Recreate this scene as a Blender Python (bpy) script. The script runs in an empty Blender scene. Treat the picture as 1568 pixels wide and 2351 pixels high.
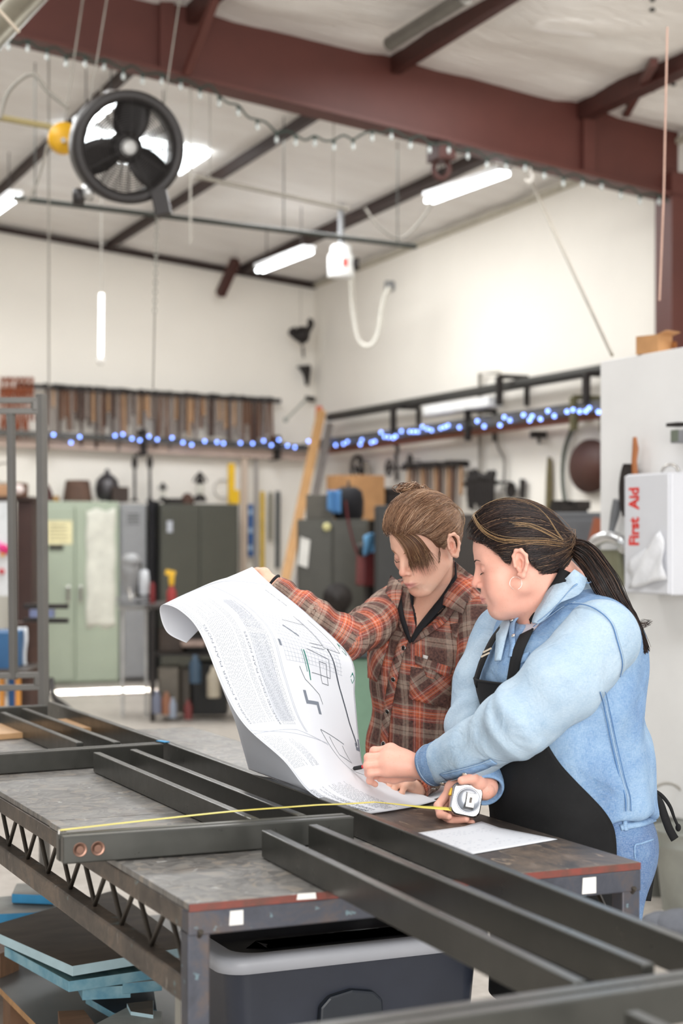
import bpy, math, random
import numpy as np
from mathutils import Vector as V, Matrix
rnd = random.Random(7)
PI = math.pi
COL = bpy.context.scene.collection
# ---- the camera's place; pixel readings are turned into room coordinates once, here
F, CX, HY, CH = 3900.0, 784.0, 1240.0, 1.5
CA, SA = 0.9112, 0.4120          # camera heading relative to the room axes
def W(px, py, d):
    xc = (px - CX) / F * d
    return V((CA * xc + SA * d, -SA * xc + CA * d, CH - (py - HY) / F * d))
def WZ(px, py, z): return W(px, py, F * (CH - z) / (py - HY))
def WX(px, py, x):
    r = (px - CX) / F
    return W(px, py, x / (CA * r + SA))
def WY(px, py, y):
    r = (px - CX) / F
    return W(px, py, y / (CA - SA * r))
CAMR, CAMF, UP = V((CA, -SA, 0)), V((SA, CA, 0)), V((0, 0, 1))   # camera right / forward in the room

def hexc(h):
    if not isinstance(h, str): return tuple(h)[:3]
    h = h.lstrip('#'); o = []
    for i in (0, 2, 4):
        c = int(h[i:i+2], 16) / 255
        o.append(c / 12.92 if c < .04045 else ((c + .055) / 1.055) ** 2.4)
    return tuple(o)
# ---------------------------------------------------------------- materials
MATS = {}
class NT:
    def __init__(s, name):
        s.m = bpy.data.materials.new(name); s.m.use_nodes = True
        s.t = s.m.node_tree; s.b = s.t.nodes['Principled BSDF']; s.l = s.t.links.new
    def n(s, typ, **kw):
        nd = s.t.nodes.new('ShaderNode' + typ)
        for k, v in kw.items():
            if k.startswith('i_'):
                key = k[2:].replace('_', ' ')
                nd.inputs[key].default_value = v
            else: setattr(nd, k, v)
        return nd
    def coord(s, kind='Object', scale=(1, 1, 1)):
        tc = s.n('TexCoord'); mp = s.n('Mapping'); mp.inputs['Scale'].default_value = scale
        s.l(tc.outputs[kind], mp.inputs['Vector']); return mp.outputs['Vector']
    def noise(s, vec, scale, detail=4, rough=.6, dist=0):
        nd = s.n('TexNoise'); nd.inputs['Scale'].default_value = scale; nd.inputs['Detail'].default_value = detail
        nd.inputs['Roughness'].default_value = rough; nd.inputs['Distortion'].default_value = dist
        s.l(vec, nd.inputs['Vector']); return nd.outputs['Fac']
    def ramp(s, fac, stops, interp='LINEAR'):
        r = s.n('ValToRGB'); r.color_ramp.interpolation = interp; e = r.color_ramp.elements
        while len(e) < len(stops): e.new(1)
        for el, (p, c) in zip(e, stops):
            el.position = p; c = hexc(c); el.color = (*c, 1)
        s.l(fac, r.inputs['Fac']); return r.outputs['Color']
    def mix(s, fac, a, b, mode='MIX'):
        x = s.n('MixRGB', blend_type=mode)
        for k, v in (('Fac', fac), ('Color1', a), ('Color2', b)):
            if hasattr(v, 'is_linked'): s.l(v, x.inputs[k])
            elif isinstance(v, (int, float)): x.inputs[k].default_value = v
            else: x.inputs[k].default_value = (*hexc(v), 1)
        return x.outputs['Color']
    def math(s, op, a, b=0.0):
        x = s.n('Math', operation=op)
        for i, v in enumerate((a, b)):
            if hasattr(v, 'is_linked'): s.l(v, x.inputs[i])
            else: x.inputs[i].default_value = v
        return x.outputs[0]
    def bump(s, h, strength=.3, dist=.01):
        b = s.n('Bump'); b.inputs['Strength'].default_value = strength; b.inputs['Distance'].default_value = dist
        s.l(h, b.inputs['Height']); s.l(b.outputs['Normal'], s.b.inputs['Normal'])
    def set(s, color=None, rough=None, metal=None, spec=None):
        for k, v in (('Base Color', color), ('Roughness', rough), ('Metallic', metal), ('Specular IOR Level', spec)):
            if v is None: continue
            if hasattr(v, 'is_linked'): s.l(v, s.b.inputs[k])
            elif k == 'Base Color': s.b.inputs[k].default_value = (*hexc(v), 1)
            else: s.b.inputs[k].default_value = v
def mat(name, col, rough=.6, metal=0., var=.12, scale=9., bump=0., bscale=60., col2=None, stretch=(1, 1, 1), spec=None):
    if name in MATS: return MATS[name]
    t = NT(name); c = hexc(col)
    vec = t.coord('Object', stretch)
    if col2 is not None: colr = t.ramp(t.noise(vec, scale), [(.35, c), (.65, hexc(col2))])
    else:
        colr = t.ramp(t.noise(vec, scale), [(.3, tuple(x * (1 - var) for x in c)), (.7, tuple(min(1, x * (1 + var)) for x in c))])
    t.set(colr, rough, metal, spec)
    if bump: t.bump(t.noise(vec, bscale), bump, .004)
    MATS[name] = t.m; return t.m
def emit(name, col, strength):
    if name in MATS: return MATS[name]
    t = NT(name); t.set(col, .5)
    t.b.inputs['Emission Color'].default_value = (*hexc(col), 1); t.b.inputs['Emission Strength'].default_value = strength
    MATS[name] = t.m; return t.m
# ---------------------------------------------------------------- mesh builder
def frame_of(d, up=None):
    d = V(d).normalized(); up = V(up) if up is not None else UP
    if abs(d.dot(up.normalized())) > .98: up = V((1, 0, 0)) if abs(d.x) < .9 else V((0, 1, 0))
    s = d.cross(up).normalized(); u = s.cross(d).normalized()
    return d, s, u
class MB:
    def __init__(s): s.v, s.f, s.sm, s.mi, s.m = [], [], [], [], 0
    def add(s, vs, fs, smooth=False):
        o = len(s.v); s.v += [V(p) for p in vs]
        for f in fs: s.f.append([i + o for i in f]); s.sm.append(smooth); s.mi.append(s.m)
        return s
    def box(s, c, size, rot=None, taper=1.0):
        c = V(c); x, y, z = [k / 2 for k in size]
        vs = []
        for sz in (-1, 1):
            t = taper if sz > 0 else 1
            for a, b in ((-1, -1), (1, -1), (1, 1), (-1, 1)): vs.append(V((a * x * t, b * y * t, sz * z)))
        if rot is not None: vs = [rot @ p for p in vs]
        return s.add([c + p for p in vs], [(3, 2, 1, 0), (4, 5, 6, 7), (0, 1, 5, 4), (1, 2, 6, 5), (2, 3, 7, 6), (3, 0, 4, 7)])
    def aabb(s, a, b):
        a, b = V(a), V(b); return s.box((a + b) / 2, [abs(q) for q in (b - a)])
    def bar(s, p0, p1, w, h, up=None):
        p0, p1 = V(p0), V(p1); d, sd, u = frame_of(p1 - p0, up)
        vs = [p + sd * (a * w / 2) + u * (b * h / 2) for p in (p0, p1) for a, b in ((-1, -1), (1, -1), (1, 1), (-1, 1))]
        return s.add(vs, [(0, 1, 2, 3), (7, 6, 5, 4), (0, 4, 5, 1), (1, 5, 6, 2), (2, 6, 7, 3), (3, 7, 4, 0)])
    def tube(s, pts, r, n=8, closed=False, flat=None):
        pts = [V(p) for p in pts]; N = len(pts); rs = r if isinstance(r, (list, tuple)) else [r] * N
        vs = []; prev = None
        for i, p in enumerate(pts):
            a = pts[i - 1] if (i or closed) else p; b = pts[(i + 1) % N] if (i < N - 1 or closed) else p
            d = (b - a).normalized()
            if prev is None: _, sd, u = frame_of(d)
            else:
                sd = prev - d * prev.dot(d); sd = sd.normalized() if sd.length > 1e-6 else frame_of(d)[1]; u = sd.cross(d).normalized()
            prev = sd
            for k in range(n):
                t = 2 * PI * k / n; vs.append(p + (sd * math.cos(t) + u * math.sin(t) * (flat or 1)) * rs[i])
        fs = []
        for i in range(N if closed else N - 1):
            j = (i + 1) % N
            for k in range(n): fs.append((i * n + k, i * n + (k + 1) % n, j * n + (k + 1) % n, j * n + k))
        s.add(vs, fs, True)
        if not closed: s.add(vs[:n], [list(range(n))[::-1]]); s.add(vs[-n:], [list(range(n))])
        return s
    def lathe(s, prof, origin=(0, 0, 0), axis=(0, 0, 1), n=20, sx=1., smooth=True, caps=True):
        d, sd, u = frame_of(axis); o = V(origin); vs = []
        for r, h in prof:
            for k in range(n):
                t = 2 * PI * k / n; vs.append(o + d * h + sd * (r * math.cos(t)) + u * (r * math.sin(t) * sx))
        fs = [(i * n + k, i * n + (k + 1) % n, (i + 1) * n + (k + 1) % n, (i + 1) * n + k) for i in range(len(prof) - 1) for k in range(n)]
        s.add(vs, fs, smooth)
        if not caps: return s
        if prof[0][0] > 1e-4: s.add(vs[:n], [list(range(n))[::-1]])
        if prof[-1][0] > 1e-4: s.add(vs[-n:], [list(range(n))])
        return s
    def ball(s, c, r, n=12, rot=None):
        r = r if isinstance(r, (list, tuple)) else (r, r, r); c = V(c); vs = []; m = max(6, n // 2 + 2)
        for i in range(m + 1):
            a = PI * i / m
            for k in range(n):
                t = 2 * PI * k / n; p = V((r[0] * math.sin(a) * math.cos(t), r[1] * math.sin(a) * math.sin(t), r[2] * math.cos(a)))
                vs.append(c + (rot @ p if rot is not None else p))
        return s.add(vs, [((i + 1) * n + k, (i + 1) * n + (k + 1) % n, i * n + (k + 1) % n, i * n + k) for i in range(m) for k in range(n)], True)
    def torus(s, c, R, r, axis=(0, 0, 1), n=28, m=8, e=1.0, a0=0, a1=2 * PI):
        d, sd, u = frame_of(axis); c = V(c); full = abs(a1 - a0 - 2 * PI) < 1e-6
        pts = [c + sd * (R * math.cos(a0 + (a1 - a0) * k / n)) + u * (R * e * math.sin(a0 + (a1 - a0) * k / n)) for k in range(n if full else n + 1)]
        return s.tube(pts, r, m, closed=full)
    def prism(s, poly, o, u, v, w):
        """polygon of (a,b) pairs in the plane o+a*u+b*v, thickened by the vector w"""
        o, u, v, w = V(o), V(u), V(v), V(w); n = len(poly)
        a = [o + u * p + v * q for p, q in poly]; b = [p + w for p in a]
        return s.add(a + b, [list(range(n))[::-1], [n + i for i in range(n)]] + [(i, (i + 1) % n, n + (i + 1) % n, n + i) for i in range(n)])
    def slab(s, pts, th):
        """top outline as points, thickened downwards"""
        n = len(pts); a = [V(p) for p in pts]; b = [p - V((0, 0, th)) for p in a]
        return s.add(a + b, [list(range(n)), [n + i for i in range(n)][::-1]] + [((i + 1) % n, i, n + i, n + (i + 1) % n) for i in range(n)])
    def grid(s, rows, smooth=True, closed=False):
        n = len(rows[0]); vs = [p for r in rows for p in r]
        fs = [(i * n + k, i * n + (k + 1) % n, (i + 1) * n + (k + 1) % n, (i + 1) * n + k) for i in range(len(rows) - 1) for k in range(n if closed else n - 1)]
        return s.add(vs, fs, smooth)
    def bounds(s):
        a = np.array([tuple(p) for p in s.v]); return a.min(0), a.max(0)
def smoothpts(pts, per=6, closed=False):
    P = [V(p) for p in pts]; N = len(P); out = []
    rng = range(N if closed else N - 1)
    for i in rng:
        g = (lambda k: P[k % N]) if closed else (lambda k: P[min(max(k, 0), N - 1)])
        p0, p1, p2, p3 = g(i - 1), g(i), g(i + 1), g(i + 2)
        for j in range(per):
            t = j / per
            out.append(.5 * ((2 * p1) + (p2 - p0) * t + (2 * p0 - 5 * p1 + 4 * p2 - p3) * t * t + (3 * p1 - p0 - 3 * p2 + p3) * t ** 3))
    if not closed: out.append(P[-1])
    return out
def link(name, me, mats, parent=None, bevel=0, solid=0, loc=None):
    o = bpy.data.objects.new(name, me); COL.objects.link(o)
    for m in (mats if isinstance(mats, (list, tuple)) else [mats]): me.materials.append(m)
    if parent is not None: o.parent = parent
    if loc is not None: o.location = loc
    if solid:
        md = o.modifiers.new('solid', 'SOLIDIFY'); md.thickness = solid; md.offset = 0
    if bevel:
        md = o.modifiers.new('bevel', 'BEVEL'); md.width = bevel; md.segments = 2; md.limit_method = 'ANGLE'
    return o
def wloc(o):
    p = V((0, 0, 0))
    while o is not None: p += o.location; o = o.parent
    return p
def obj(name, mb, mats, parent=None, bevel=0, solid=0, origin=None):
    """ONE mesh object out of a builder; a child's points are taken relative to its parent's place"""
    base = wloc(parent) if parent is not None else V((0, 0, 0)); off = V((0, 0, 0))
    if parent is None and origin is None and mb.v:
        lo, hi = mb.bounds(); off = V(((lo[0] + hi[0]) / 2, (lo[1] + hi[1]) / 2, lo[2]))
    elif origin is not None: off = V(origin)
    me = bpy.data.meshes.new(name); me.from_pydata([tuple(p - base - off) for p in mb.v], [], mb.f); me.update()
    me.polygons.foreach_set('use_smooth', mb.sm); me.polygons.foreach_set('material_index', mb.mi)
    return link(name, me, mats, parent, bevel, solid, off)
def tag(o, label, cat, group=None):
    o['label'] = label; o['category'] = cat
    if group: o['group'] = group
    return o
def thing(name, label, cat, loc, group=None):
    o = bpy.data.objects.new(name, None); o.empty_display_size = .05; COL.objects.link(o); o.location = loc
    return tag(o, label, cat, group)
def single(name, mb, mats, label, cat, group=None, bevel=0, solid=0): return tag(obj(name, mb, mats, None, bevel, solid), label, cat, group)
def struct(name, mb, mats, bevel=0, origin=(0, 0, 0)):
    o = obj(name, mb, mats, None, bevel, 0, origin); o['kind'] = 'structure'; return o
def dup(root, loc, label, group=None, rz=None, scale=None):
    r = root.copy(); COL.objects.link(r); r.location = loc
    if rz is not None: r.rotation_euler = rz
    if scale: r.scale = scale
    r['label'] = label
    if group: r['group'] = group
    for ch in list(root.children):
        c = ch.copy(); COL.objects.link(c); c.parent = r
        for g in ch.children:
            d = g.copy(); COL.objects.link(d); d.parent = c
    return r
def text_mb(txt, size, o, u, v, depth=.0006, bold=0.0):
    """flat lettering as mesh: baseline start o, reading along u, tops towards v"""
    cu = bpy.data.curves.new('lettering', 'FONT'); cu.body = txt; cu.size = size; cu.offset = bold
    ob = bpy.data.objects.new('lettering', cu); COL.objects.link(ob)
    bpy.context.view_layer.update()
    me = bpy.data.meshes.new_from_object(ob.evaluated_get(bpy.context.evaluated_depsgraph_get()))
    vs = [tuple(p.co) for p in me.vertices]; fs = [list(p.vertices) for p in me.polygons]
    bpy.data.objects.remove(ob); bpy.data.curves.remove(cu); bpy.data.meshes.remove(me)
    o, u, v = V(o), V(u).normalized(), V(v).normalized(); n = u.cross(v)
    mb = MB(); mb.add([o + u * a + v * b + n * depth for a, b, c in vs], fs); return mb
# ================================================================ the setting
XR, YG = 7.75, 17.9
def ceil_z(x, y): return 5.761 - .105 * x - .025 * y
def WC(px, py, drop=0.):
    r = (px - CX) / F; dx, dy, dz = CA * r + SA, CA - SA * r, (HY - py) / F
    return W(px, py, (5.761 - drop - CH) / (dz + .105 * dx + .025 * dy))
M_wall = mat('painted wall', '#f1ebe1', .75, var=.02, scale=1.2, bump=.15, bscale=14)
M_part = mat('white panel', '#ecebea', .6, var=.03, scale=3, bump=.05)
t = NT('concrete'); vec = t.coord()
cc = t.ramp(t.noise(vec, .8, 6), [(.3, '#a39a90'), (.55, '#b9b0a6'), (.75, '#c9c2ba')])
cc = t.mix(.35, cc, t.ramp(t.noise(vec, 14, 5), [(.35, '#8d857c'), (.65, '#cfc9c1')]))
t.set(cc, .42); t.bump(t.noise(vec, 40), .08, .004); M_floor = t.m
M_red = mat('oxide red steel', '#592f28', .5, .1, var=.12, scale=2.2)
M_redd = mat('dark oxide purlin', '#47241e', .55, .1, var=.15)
M_dark = mat('black steel', '#2b2a28', .5, .3, var=.2)
t = NT('quilted insulation'); vec = t.coord('Object', (.5, 1.6, 1))
t.set(t.ramp(t.noise(vec, 2.2, 3), [(.3, '#e6e1dc'), (.7, '#f2efeb')]), .55)
t.bump(t.noise(vec, 9, 3, .5, 1.2), .5, .04); M_insul = t.m

fl = MB(); fl.aabb((-9, -4, -.1), (XR + .2, YG + .2, 0)); struct('floor', fl, M_floor)
w = MB(); w.aabb((-9, YG, 0), (XR + .2, YG + .15, 6.9)); struct('wall_back', w, M_wall)
w = MB(); w.aabb((XR, 1.0, 0), (XR + .15, YG, 5.2)); struct('wall_right', w, M_wall)
w = MB(); w.aabb((-9.15, -4, 0), (-9, YG, 6.9)); struct('wall_left', w, mat('dark unseen wall', '#4a443e', .8, var=.2, scale=2))  # unseen wall, added and kept dark to cut light from the left
# ceiling: white insulation blankets sagging between the purlins
PX = [WC(275, 165).x, WC(700, 262).x, WC(1060, 365).x, WC(930, 112).x, WC(1380, 220).x]
xs = sorted(set([-9.] + PX + [XR]))
nrng = np.random.RandomState(3)
def wob(x, y):
    return (math.sin(1.3 * x + 2.1 * y) + math.sin(2.9 * y + .7 * math.sin(1.9 * x)) + .6 * math.sin(5.3 * y - 1.1 * x + 2) + .4 * math.sin(9.1 * y + .8 * x) + .35 * math.sin(3.7 * x + 1.2 * math.sin(2 * y)))
rows = []
for i in range(150):
    y = .6 + (YG - .6) * i / 149; row = []
    for k in range(120):
        x = -9 + (XR + 9) * k / 119
        dmin = min(abs(x - q) for q in PX); sag = min(1, dmin / .25)
        amp = .075 if y < 10.6 else .02
        fold = (1 - abs(math.sin(2.6 * y + 1.4 * math.sin(1.1 * x) + .5 * x))) ** 2 + .6 * (1 - abs(math.sin(4.3 * y - .9 * x + 1.7 * math.sin(.8 * x + 1)))) ** 2
        row.append(V((x, y, ceil_z(x, y) - sag * (.03 + amp * (wob(x, y) * .35 + .6) - amp * .5 * fold))))
    rows.append(row)
c = MB(); c.grid(rows); struct('ceiling', c, M_insul)
c = MB()
for k in range(26):
    x, y = nrng.uniform(3.5, 7.4), nrng.uniform(6.5, 10.5); c.ball((x, y, ceil_z(x, y) - .085), (.02, .02, .012), 8)
o = obj('insulation_pin', c, M_dark); o['kind'] = 'structure'
for x in PX:
    p = MB(); p.bar((x, .6, ceil_z(x, .6) - .05), (x, 10.8, ceil_z(x, 10.8) - .05), .07, .16); struct('ceiling_beam', p, M_redd)
    p = MB(); p.bar((x, 10.86, ceil_z(x, 10.86) - .05), (x, YG, ceil_z(x, YG) - .05), .045, .10); struct('ceiling_beam', p, mat('blackish brown purlin', '#2e1b17', .6, var=.15))  # beyond the rafter: thinner and blackish brown
# tapered I-beam rafter: web and two flanges
yb = 10.83; rb = MB()
b0, b1 = WY(1545, 456, yb), WY(-60, 66, yb); sl = (b1.z - b0.z) / (b1.x - b0.x)
zb = lambda x: b0.z + sl * (x - b0.x)
xl, xr_ = -4.0, XR - .02
web = [(xl, zb(xl)), (xr_, zb(xr_)), (xr_, zb(xr_) + .66), (xl, zb(xl) + .66)]
rb.prism(web, (0, yb - .01, 0), (1, 0, 0), (0, 0, 1), (0, .02, 0))
rb.bar((xl, yb, zb(xl)), (xr_, yb, zb(xr_)), .22, .025); rb.bar((xl, yb, zb(xl) + .66), (xr_, yb, zb(xr_) + .66), .22, .025)
for x in (3.6, 6.9): rb.bar((x, yb - .05, zb(x)), (x, yb - .05, zb(x) + .66), .1, .012, (0, 1, 0))
struct('ceiling_beam_rafter', rb, M_red)
br = MB(); br.bar(WY(428, 168, yb - .12), WC(498, -14, .1), .05, .05); struct('beam_brace', br, M_red)
br = MB(); br.bar(WY(1436, 262, yb - .12), WC(1502, 142, .1), .05, .05); struct('beam_brace', br, M_red)
br = MB(); br.bar(WY(506, 676, YG - .25), WC(541, 598, .1), .09, .09); struct('beam_brace', br, M_redd)
cm = MB(); cm.aabb((XR - .14, yb - .11, 0), (XR - .01, yb - .09, 4.3)); cm.aabb((XR - .14, yb + .09, 0), (XR - .01, yb + .11, 4.3)); cm.aabb((XR - .08, yb - .1, 0), (XR - .06, yb + .1, 4.3)); cm.aabb((XR - .15, yb - .11, 0), (XR - .14, yb + .11, 4.3))
struct('wall_column', cm, M_red)
tr = MB(); tr.bar((-8, YG - .04, ceil_z(-8, YG) - .09), (XR, YG - .04, ceil_z(XR, YG) - .09), .05, .06); struct('trim_1', tr, mat('blackish brown purlin', '#2e1b17'))
tr = MB(); tr.bar((XR - .02, 9, ceil_z(XR, 9) - .12), (XR - .02, YG, ceil_z(XR, YG) - .09), .05, .04); struct('trim_2', tr, mat('eave trim', '#b7b09f', .7))
# white partition with a capped end, standing between bench and right wall
XP = 4.4
pe = WX(1378, 830, XP); pt = pe.z
p = MB(); p.aabb((XP, 1.0, 0), (XP + .12, pe.y, pt)); struct('wall_partition', p, M_part, .004)
# translucent skylight panels let into the roof
M_sky = emit('skylight panel', '#f4fbff', 7.0)
def skylight(n, q):
    m = MB(); pts = [WC(a, b, .07) if not isinstance(a, V) else a for a, b in q]
    m.slab(pts, .02); struct('window_%d' % n, m, M_sky)
skylight(1, [(110, 333), (150, 291), (480, 352), (414, 396)])
# ================================================================ workbench, steel panel and what is under the bench
t = NT('worn strand board'); vec = t.coord('Object', (1, 1, .2))
vo = t.n('TexVoronoi'); vo.inputs['Scale'].default_value = 52; vo.feature = 'F1'
ds = t.n('TexNoise'); ds.inputs['Scale'].default_value = 7; t.l(vec, ds.inputs['Vector'])
av = t.n('VectorMath', operation='MULTIPLY_ADD'); t.l(ds.outputs['Color'], av.inputs[0]); av.inputs[1].default_value = (.22, .22, 0); t.l(vec, av.inputs[2])
t.l(av.outputs[0], vo.inputs['Vector'])
chip = t.n('SeparateColor'); t.l(vo.outputs['Color'], chip.inputs[0])
base = t.ramp(chip.outputs[0], [(.0, '#4f4c49'), (.35, '#6e6b67'), (.6, '#827f7a'), (.8, '#8f8a83'), (1, '#a39482')])
wear = t.ramp(t.noise(vec, 2.0, 6, .65), [(.33, '#46423f'), (.5, '#7d7a77'), (.68, '#a3a2a1')])
cl = t.mix(.55, base, wear)
st = t.ramp(t.noise(vec, 5.5, 8, .7), [(.56, '#000000'), (.66, '#ffffff')])
cl = t.mix(t.math('MULTIPLY', st, .35), cl, '#5c4a3c')
pa = t.ramp(t.noise(vec, 19, 3, .6, .4), [(.66, '#000000'), (.72, '#ffffff')])
cl = t.mix(t.math('MULTIPLY', pa, .5), cl, '#c7c6c4')
t.set(cl, 0.40)
t.bump(vo.outputs['Distance'], .25, .003); M_osb = t.m
t = NT('dark bench board'); vec = t.coord('Object', (3, .8, 1))
cl = t.ramp(t.noise(vec, 3, 7, .7, .6), [(.3, '#2d2825'), (.48, '#453e39'), (.62, '#6b5b4d'), (.8, '#8b7f76')])
st = t.ramp(t.noise(vec, 16, 3, .6, 1), [(.64, '#000000'), (.7, '#ffffff')])
t.set(t.mix(t.math('MULTIPLY', st, .45), cl, '#b9a48a'), .45); t.bump(t.noise(vec, 30), .2, .003); M_board2 = t.m
t = NT('scuffed steel'); vec = t.coord()
cl = t.ramp(t.noise(vec, 9, 7, .7, .5), [(.3, '#3a3430'), (.5, '#5c534b'), (.66, '#7a6a5c')])
sp = t.ramp(t.noise(t.coord('Object', (1, 1, .35)), 38, 3, .6), [(.64, '#000000'), (.7, '#ffffff')])
sp2 = t.ramp(t.noise(vec, 21, 3, .6), [(.66, '#000000'), (.7, '#ffffff')])
cl = t.mix(t.math('MULTIPLY', sp, .45), cl, '#b7afa4'); cl = t.mix(t.math('MULTIPLY', sp2, .35), cl, '#7ea3a6')
t.set(cl, .45, .35); M_steel = t.m
t = NT('bluish end steel'); vec = t.coord()
cl = t.ramp(t.noise(vec, 5, 6, .7, .5), [(.3, '#33343a'), (.5, '#4b4d56'), (.62, '#5f5450'), (.75, '#77716f')])
sp = t.ramp(t.noise(vec, 33, 3, .6), [(.66, '#000000'), (.7, '#ffffff')])
t.set(t.mix(t.math('MULTIPLY', sp, .4), cl, '#8fb0b8'), .42, .4); M_steel2 = t.m
M_redge = mat('red painted edge', '#7d3a30', .6, var=.35, scale=30, col2='#5d3a31')
t = NT('dark satin frame steel'); vec = t.coord()
cl = t.ramp(t.noise(vec, 6, 5, .6), [(.3, '#454541'), (.7, '#504f4b')])
t.set(cl, t.ramp(t.noise(vec, 25, 4), [(.3, (.27,) * 3), (.7, (.35,) * 3)]), .55); M_frame = t.m
M_tape = mat('masking tape', '#e9e6e1', .7)
M_rod = mat('dark rod', '#4a443d', .4, .5)
TX0, TX1, TY0, TY1, TZ = 1.0, 1.963, 2.878, 5.6, .85

wb = thing('workbench', 'long steel-framed welding bench with worn strand board top and zigzag side trusses', 'workbench', (1.48, 4.2, 0))
b = MB(); b.aabb((TX0 + .005, 3.86, TZ - .014), (TX1 - .36, TY1, TZ)); b.aabb((TX0 + .002, TY0, TZ - .014), (TX1 - .36, 3.855, TZ)); obj('top_board', b, M_osb, wb, .002)
b = MB(); b.aabb((TX1 - .357, 4.42, TZ - .014), (TX1, TY1, TZ)); obj('top_board', b, M_osb, wb, .002)
b = MB(); b.aabb((TX1 - .357, TY0, TZ - .014), (TX1, 4.415, TZ)); o = obj('top_board', b, M_board2, wb, .002); o['label'] = 'darker brown board by the people'
b = MB(); b.aabb((TX0 + .002, TY0 - .003, TZ - .0145), (TX1, TY0 - .0003, TZ - .001)); o = obj('board_edge', b, M_redge, wb); o['label'] = 'red painted board edge'
for nm, a, c in (('end_apron', (TX0, TY0 - .004, .792), (TX1, TY0 + .036, .8355)), ('end_apron', (TX0, TY1 - .036, .792), (TX1, TY1, .8355))):
    b = MB(); b.aabb(a, c); obj(nm, b, M_steel2, wb, .003)
for x in (TX0, TX1 - .042):
    for y in (TY0, TY1 - .045):
        b = MB(); b.aabb((x, y, .0), (x + .042, y + .04, .80)); b.aabb((x - .02, y - .02, 0), (x + .06, y + .06, .008)); obj('leg', b, M_steel2 if y < 3 else M_steel, wb, .003)
by = [5.32 - .197 * k for k in range(13)]
for x in (TX0, TX1 - .04):
    b = MB(); b.aabb((x, TY0 + .036, .798), (x + .04, TY1 - .036, .8358)); obj('top_rail', b, M_steel, wb, .003)
    b = MB(); b.aabb((x, TY0 + .04, .665), (x + .04, TY1 - .045, .712)); obj('bottom_rail', b, M_steel, wb, .004)
    for yb_ in by:
        b = MB(); p = V((x + .022, yb_, .716)); b.tube([V((x + .022, yb_ + .085, .80)), p, V((x + .022, yb_ - .085, .80))], .0055, 8); obj('zigzag_rod', b, M_rod, wb)
b = MB(); b.bar((TX0 + .07, 3.12, 0), (TX0 + .07, 3.12, .665), .035, .012); obj('brace_post', b, mat('pale steel', '#9c9a92', .5, .4), wb)
for px, py, pw, ph, d in ((543, 2107, 30, 30, 0), (1353, 2033, 30, 34, 0)):
    q = [WY(px - pw / 2, py - ph / 2, TY0 - .0045), WY(px + pw / 2, py - ph / 2 - 3, TY0 - .0045), WY(px + pw / 2, py + ph / 2, TY0 - .0045), WY(px - pw / 2 - 2, py + ph / 2 + 3, TY0 - .0045)]
    b = MB(); b.add(q + [p + V((0, -.0008, 0)) for p in q], [(0, 1, 2, 3), (7, 6, 5, 4), (0, 4, 5, 1), (1, 5, 6, 2), (2, 6, 7, 3), (3, 7, 4, 0)]); o = obj('tape_label', b, M_tape, wb); o['label'] = 'white strip of tape'
b = MB(); q = [WY(x, y, TY0 - .0035) for x, y in ((683, 2052), (724, 2049), (726, 2063), (681, 2066))]
b.add(q + [p + V((0, -.0008, 0)) for p in q], [(0, 1, 2, 3), (7, 6, 5, 4), (0, 4, 5, 1), (1, 5, 6, 2), (2, 6, 7, 3), (3, 7, 4, 0)]); o = obj('tape_label', b, M_tape, wb); o['label'] = 'white strip of tape'

# the dark steel railing panel lying on the bench
ZF = .907; HB = .055
sf = thing('steel_railing_panel', 'long dark steel railing panel with paired cross bars lying on the bench', 'steel frame', (1.6, 4.0, TZ))
def rail(pts, w=.021, nm='long_bar'):
    for (a, b_) in zip(pts, pts[1:]):
        p0, p1 = WZ(*a, ZF), WZ(*b_, ZF); d = (p1 - p0).normalized(); s = d.cross(UP)
        if s.dot(CAMR) < 0: s = -s
        off = s * (w / 2) - UP * (HB / 2)
        m = MB(); m.bar(p0 + off, p1 + off, w, HB); obj(nm, m, M_frame, sf, .0025)
rail([(110, 1611), (374, 1702), (806, 1860), (1640, 2189)], .022, 'side_rail')
rail([(0, 1635), (176, 1705)]); rail([(49, 1626), (262, 1704)])
rail([(214, 1727), (575, 1880)]); rail([(298, 1720), (684, 1872)])
rail([(600, 1906), (1318, 2255)]); rail([(707, 1893), (1475, 2215)])
rail([(1432, 2322), (1700, 2448)])
def cross(l, r, two=True, w=.026, gap=.012):
    p0, p1 = WZ(*l, ZF), WZ(*r, ZF); d = (p1 - p0).normalized(); n = V((-d.y, d.x, 0))
    if n.dot(CAMF) < 0: n = -n
    for k in range(2 if two else 1):
        off = n * (w / 2 + k * (w + gap)) - UP * (HB / 2 + .001 * k)
        m = MB(); m.bar(p0 + off, p1 + off, w, HB); obj('cross_bar', m, M_frame, sf, .003)
    m = MB(); m.bar(p0 + n * (w + gap / 2) - UP * .03 - d * .0, p1 + n * (w + gap / 2) - UP * .03, gap, .04); obj('cross_bar_joint', m, M_dark, sf)
    return p0, p1, d, n
cross((-90, 1629), (110, 1620)); cross((-160, 1743), (376, 1707.5))
p0, p1, d, n = cross((146, 1922), (814, 1875))
cross((500, 2418), (1700, 2238))
hx = [WY(0, 0, 1)]  # two countersunk holes in the free end
for px in (184, 225):
    r = (px - CX) / F; k = (p0 - n * .0008)
    # meet the bar's front face
    dirv = V((CA * r + SA, CA * 0 - SA * r + CA, 0)); s_ = ((k.x) * n.x + (k.y) * n.y) / (dirv.x * n.x + dirv.y * n.y)
    c_ = V((dirv.x * s_, dirv.y * s_, ZF - HB * .5))
    m = MB(); m.lathe([(.0005, .004), (.006, .004), (.0062, .0012), (.0135, -.0002), (.0145, -.0002), (.0145, .001)], c_ - n * .0006, -n * -1, 24); obj('bolt_hole', m, mat('bare hole steel', '#7d5f52', .3, .8), sf)
m = MB()
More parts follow.
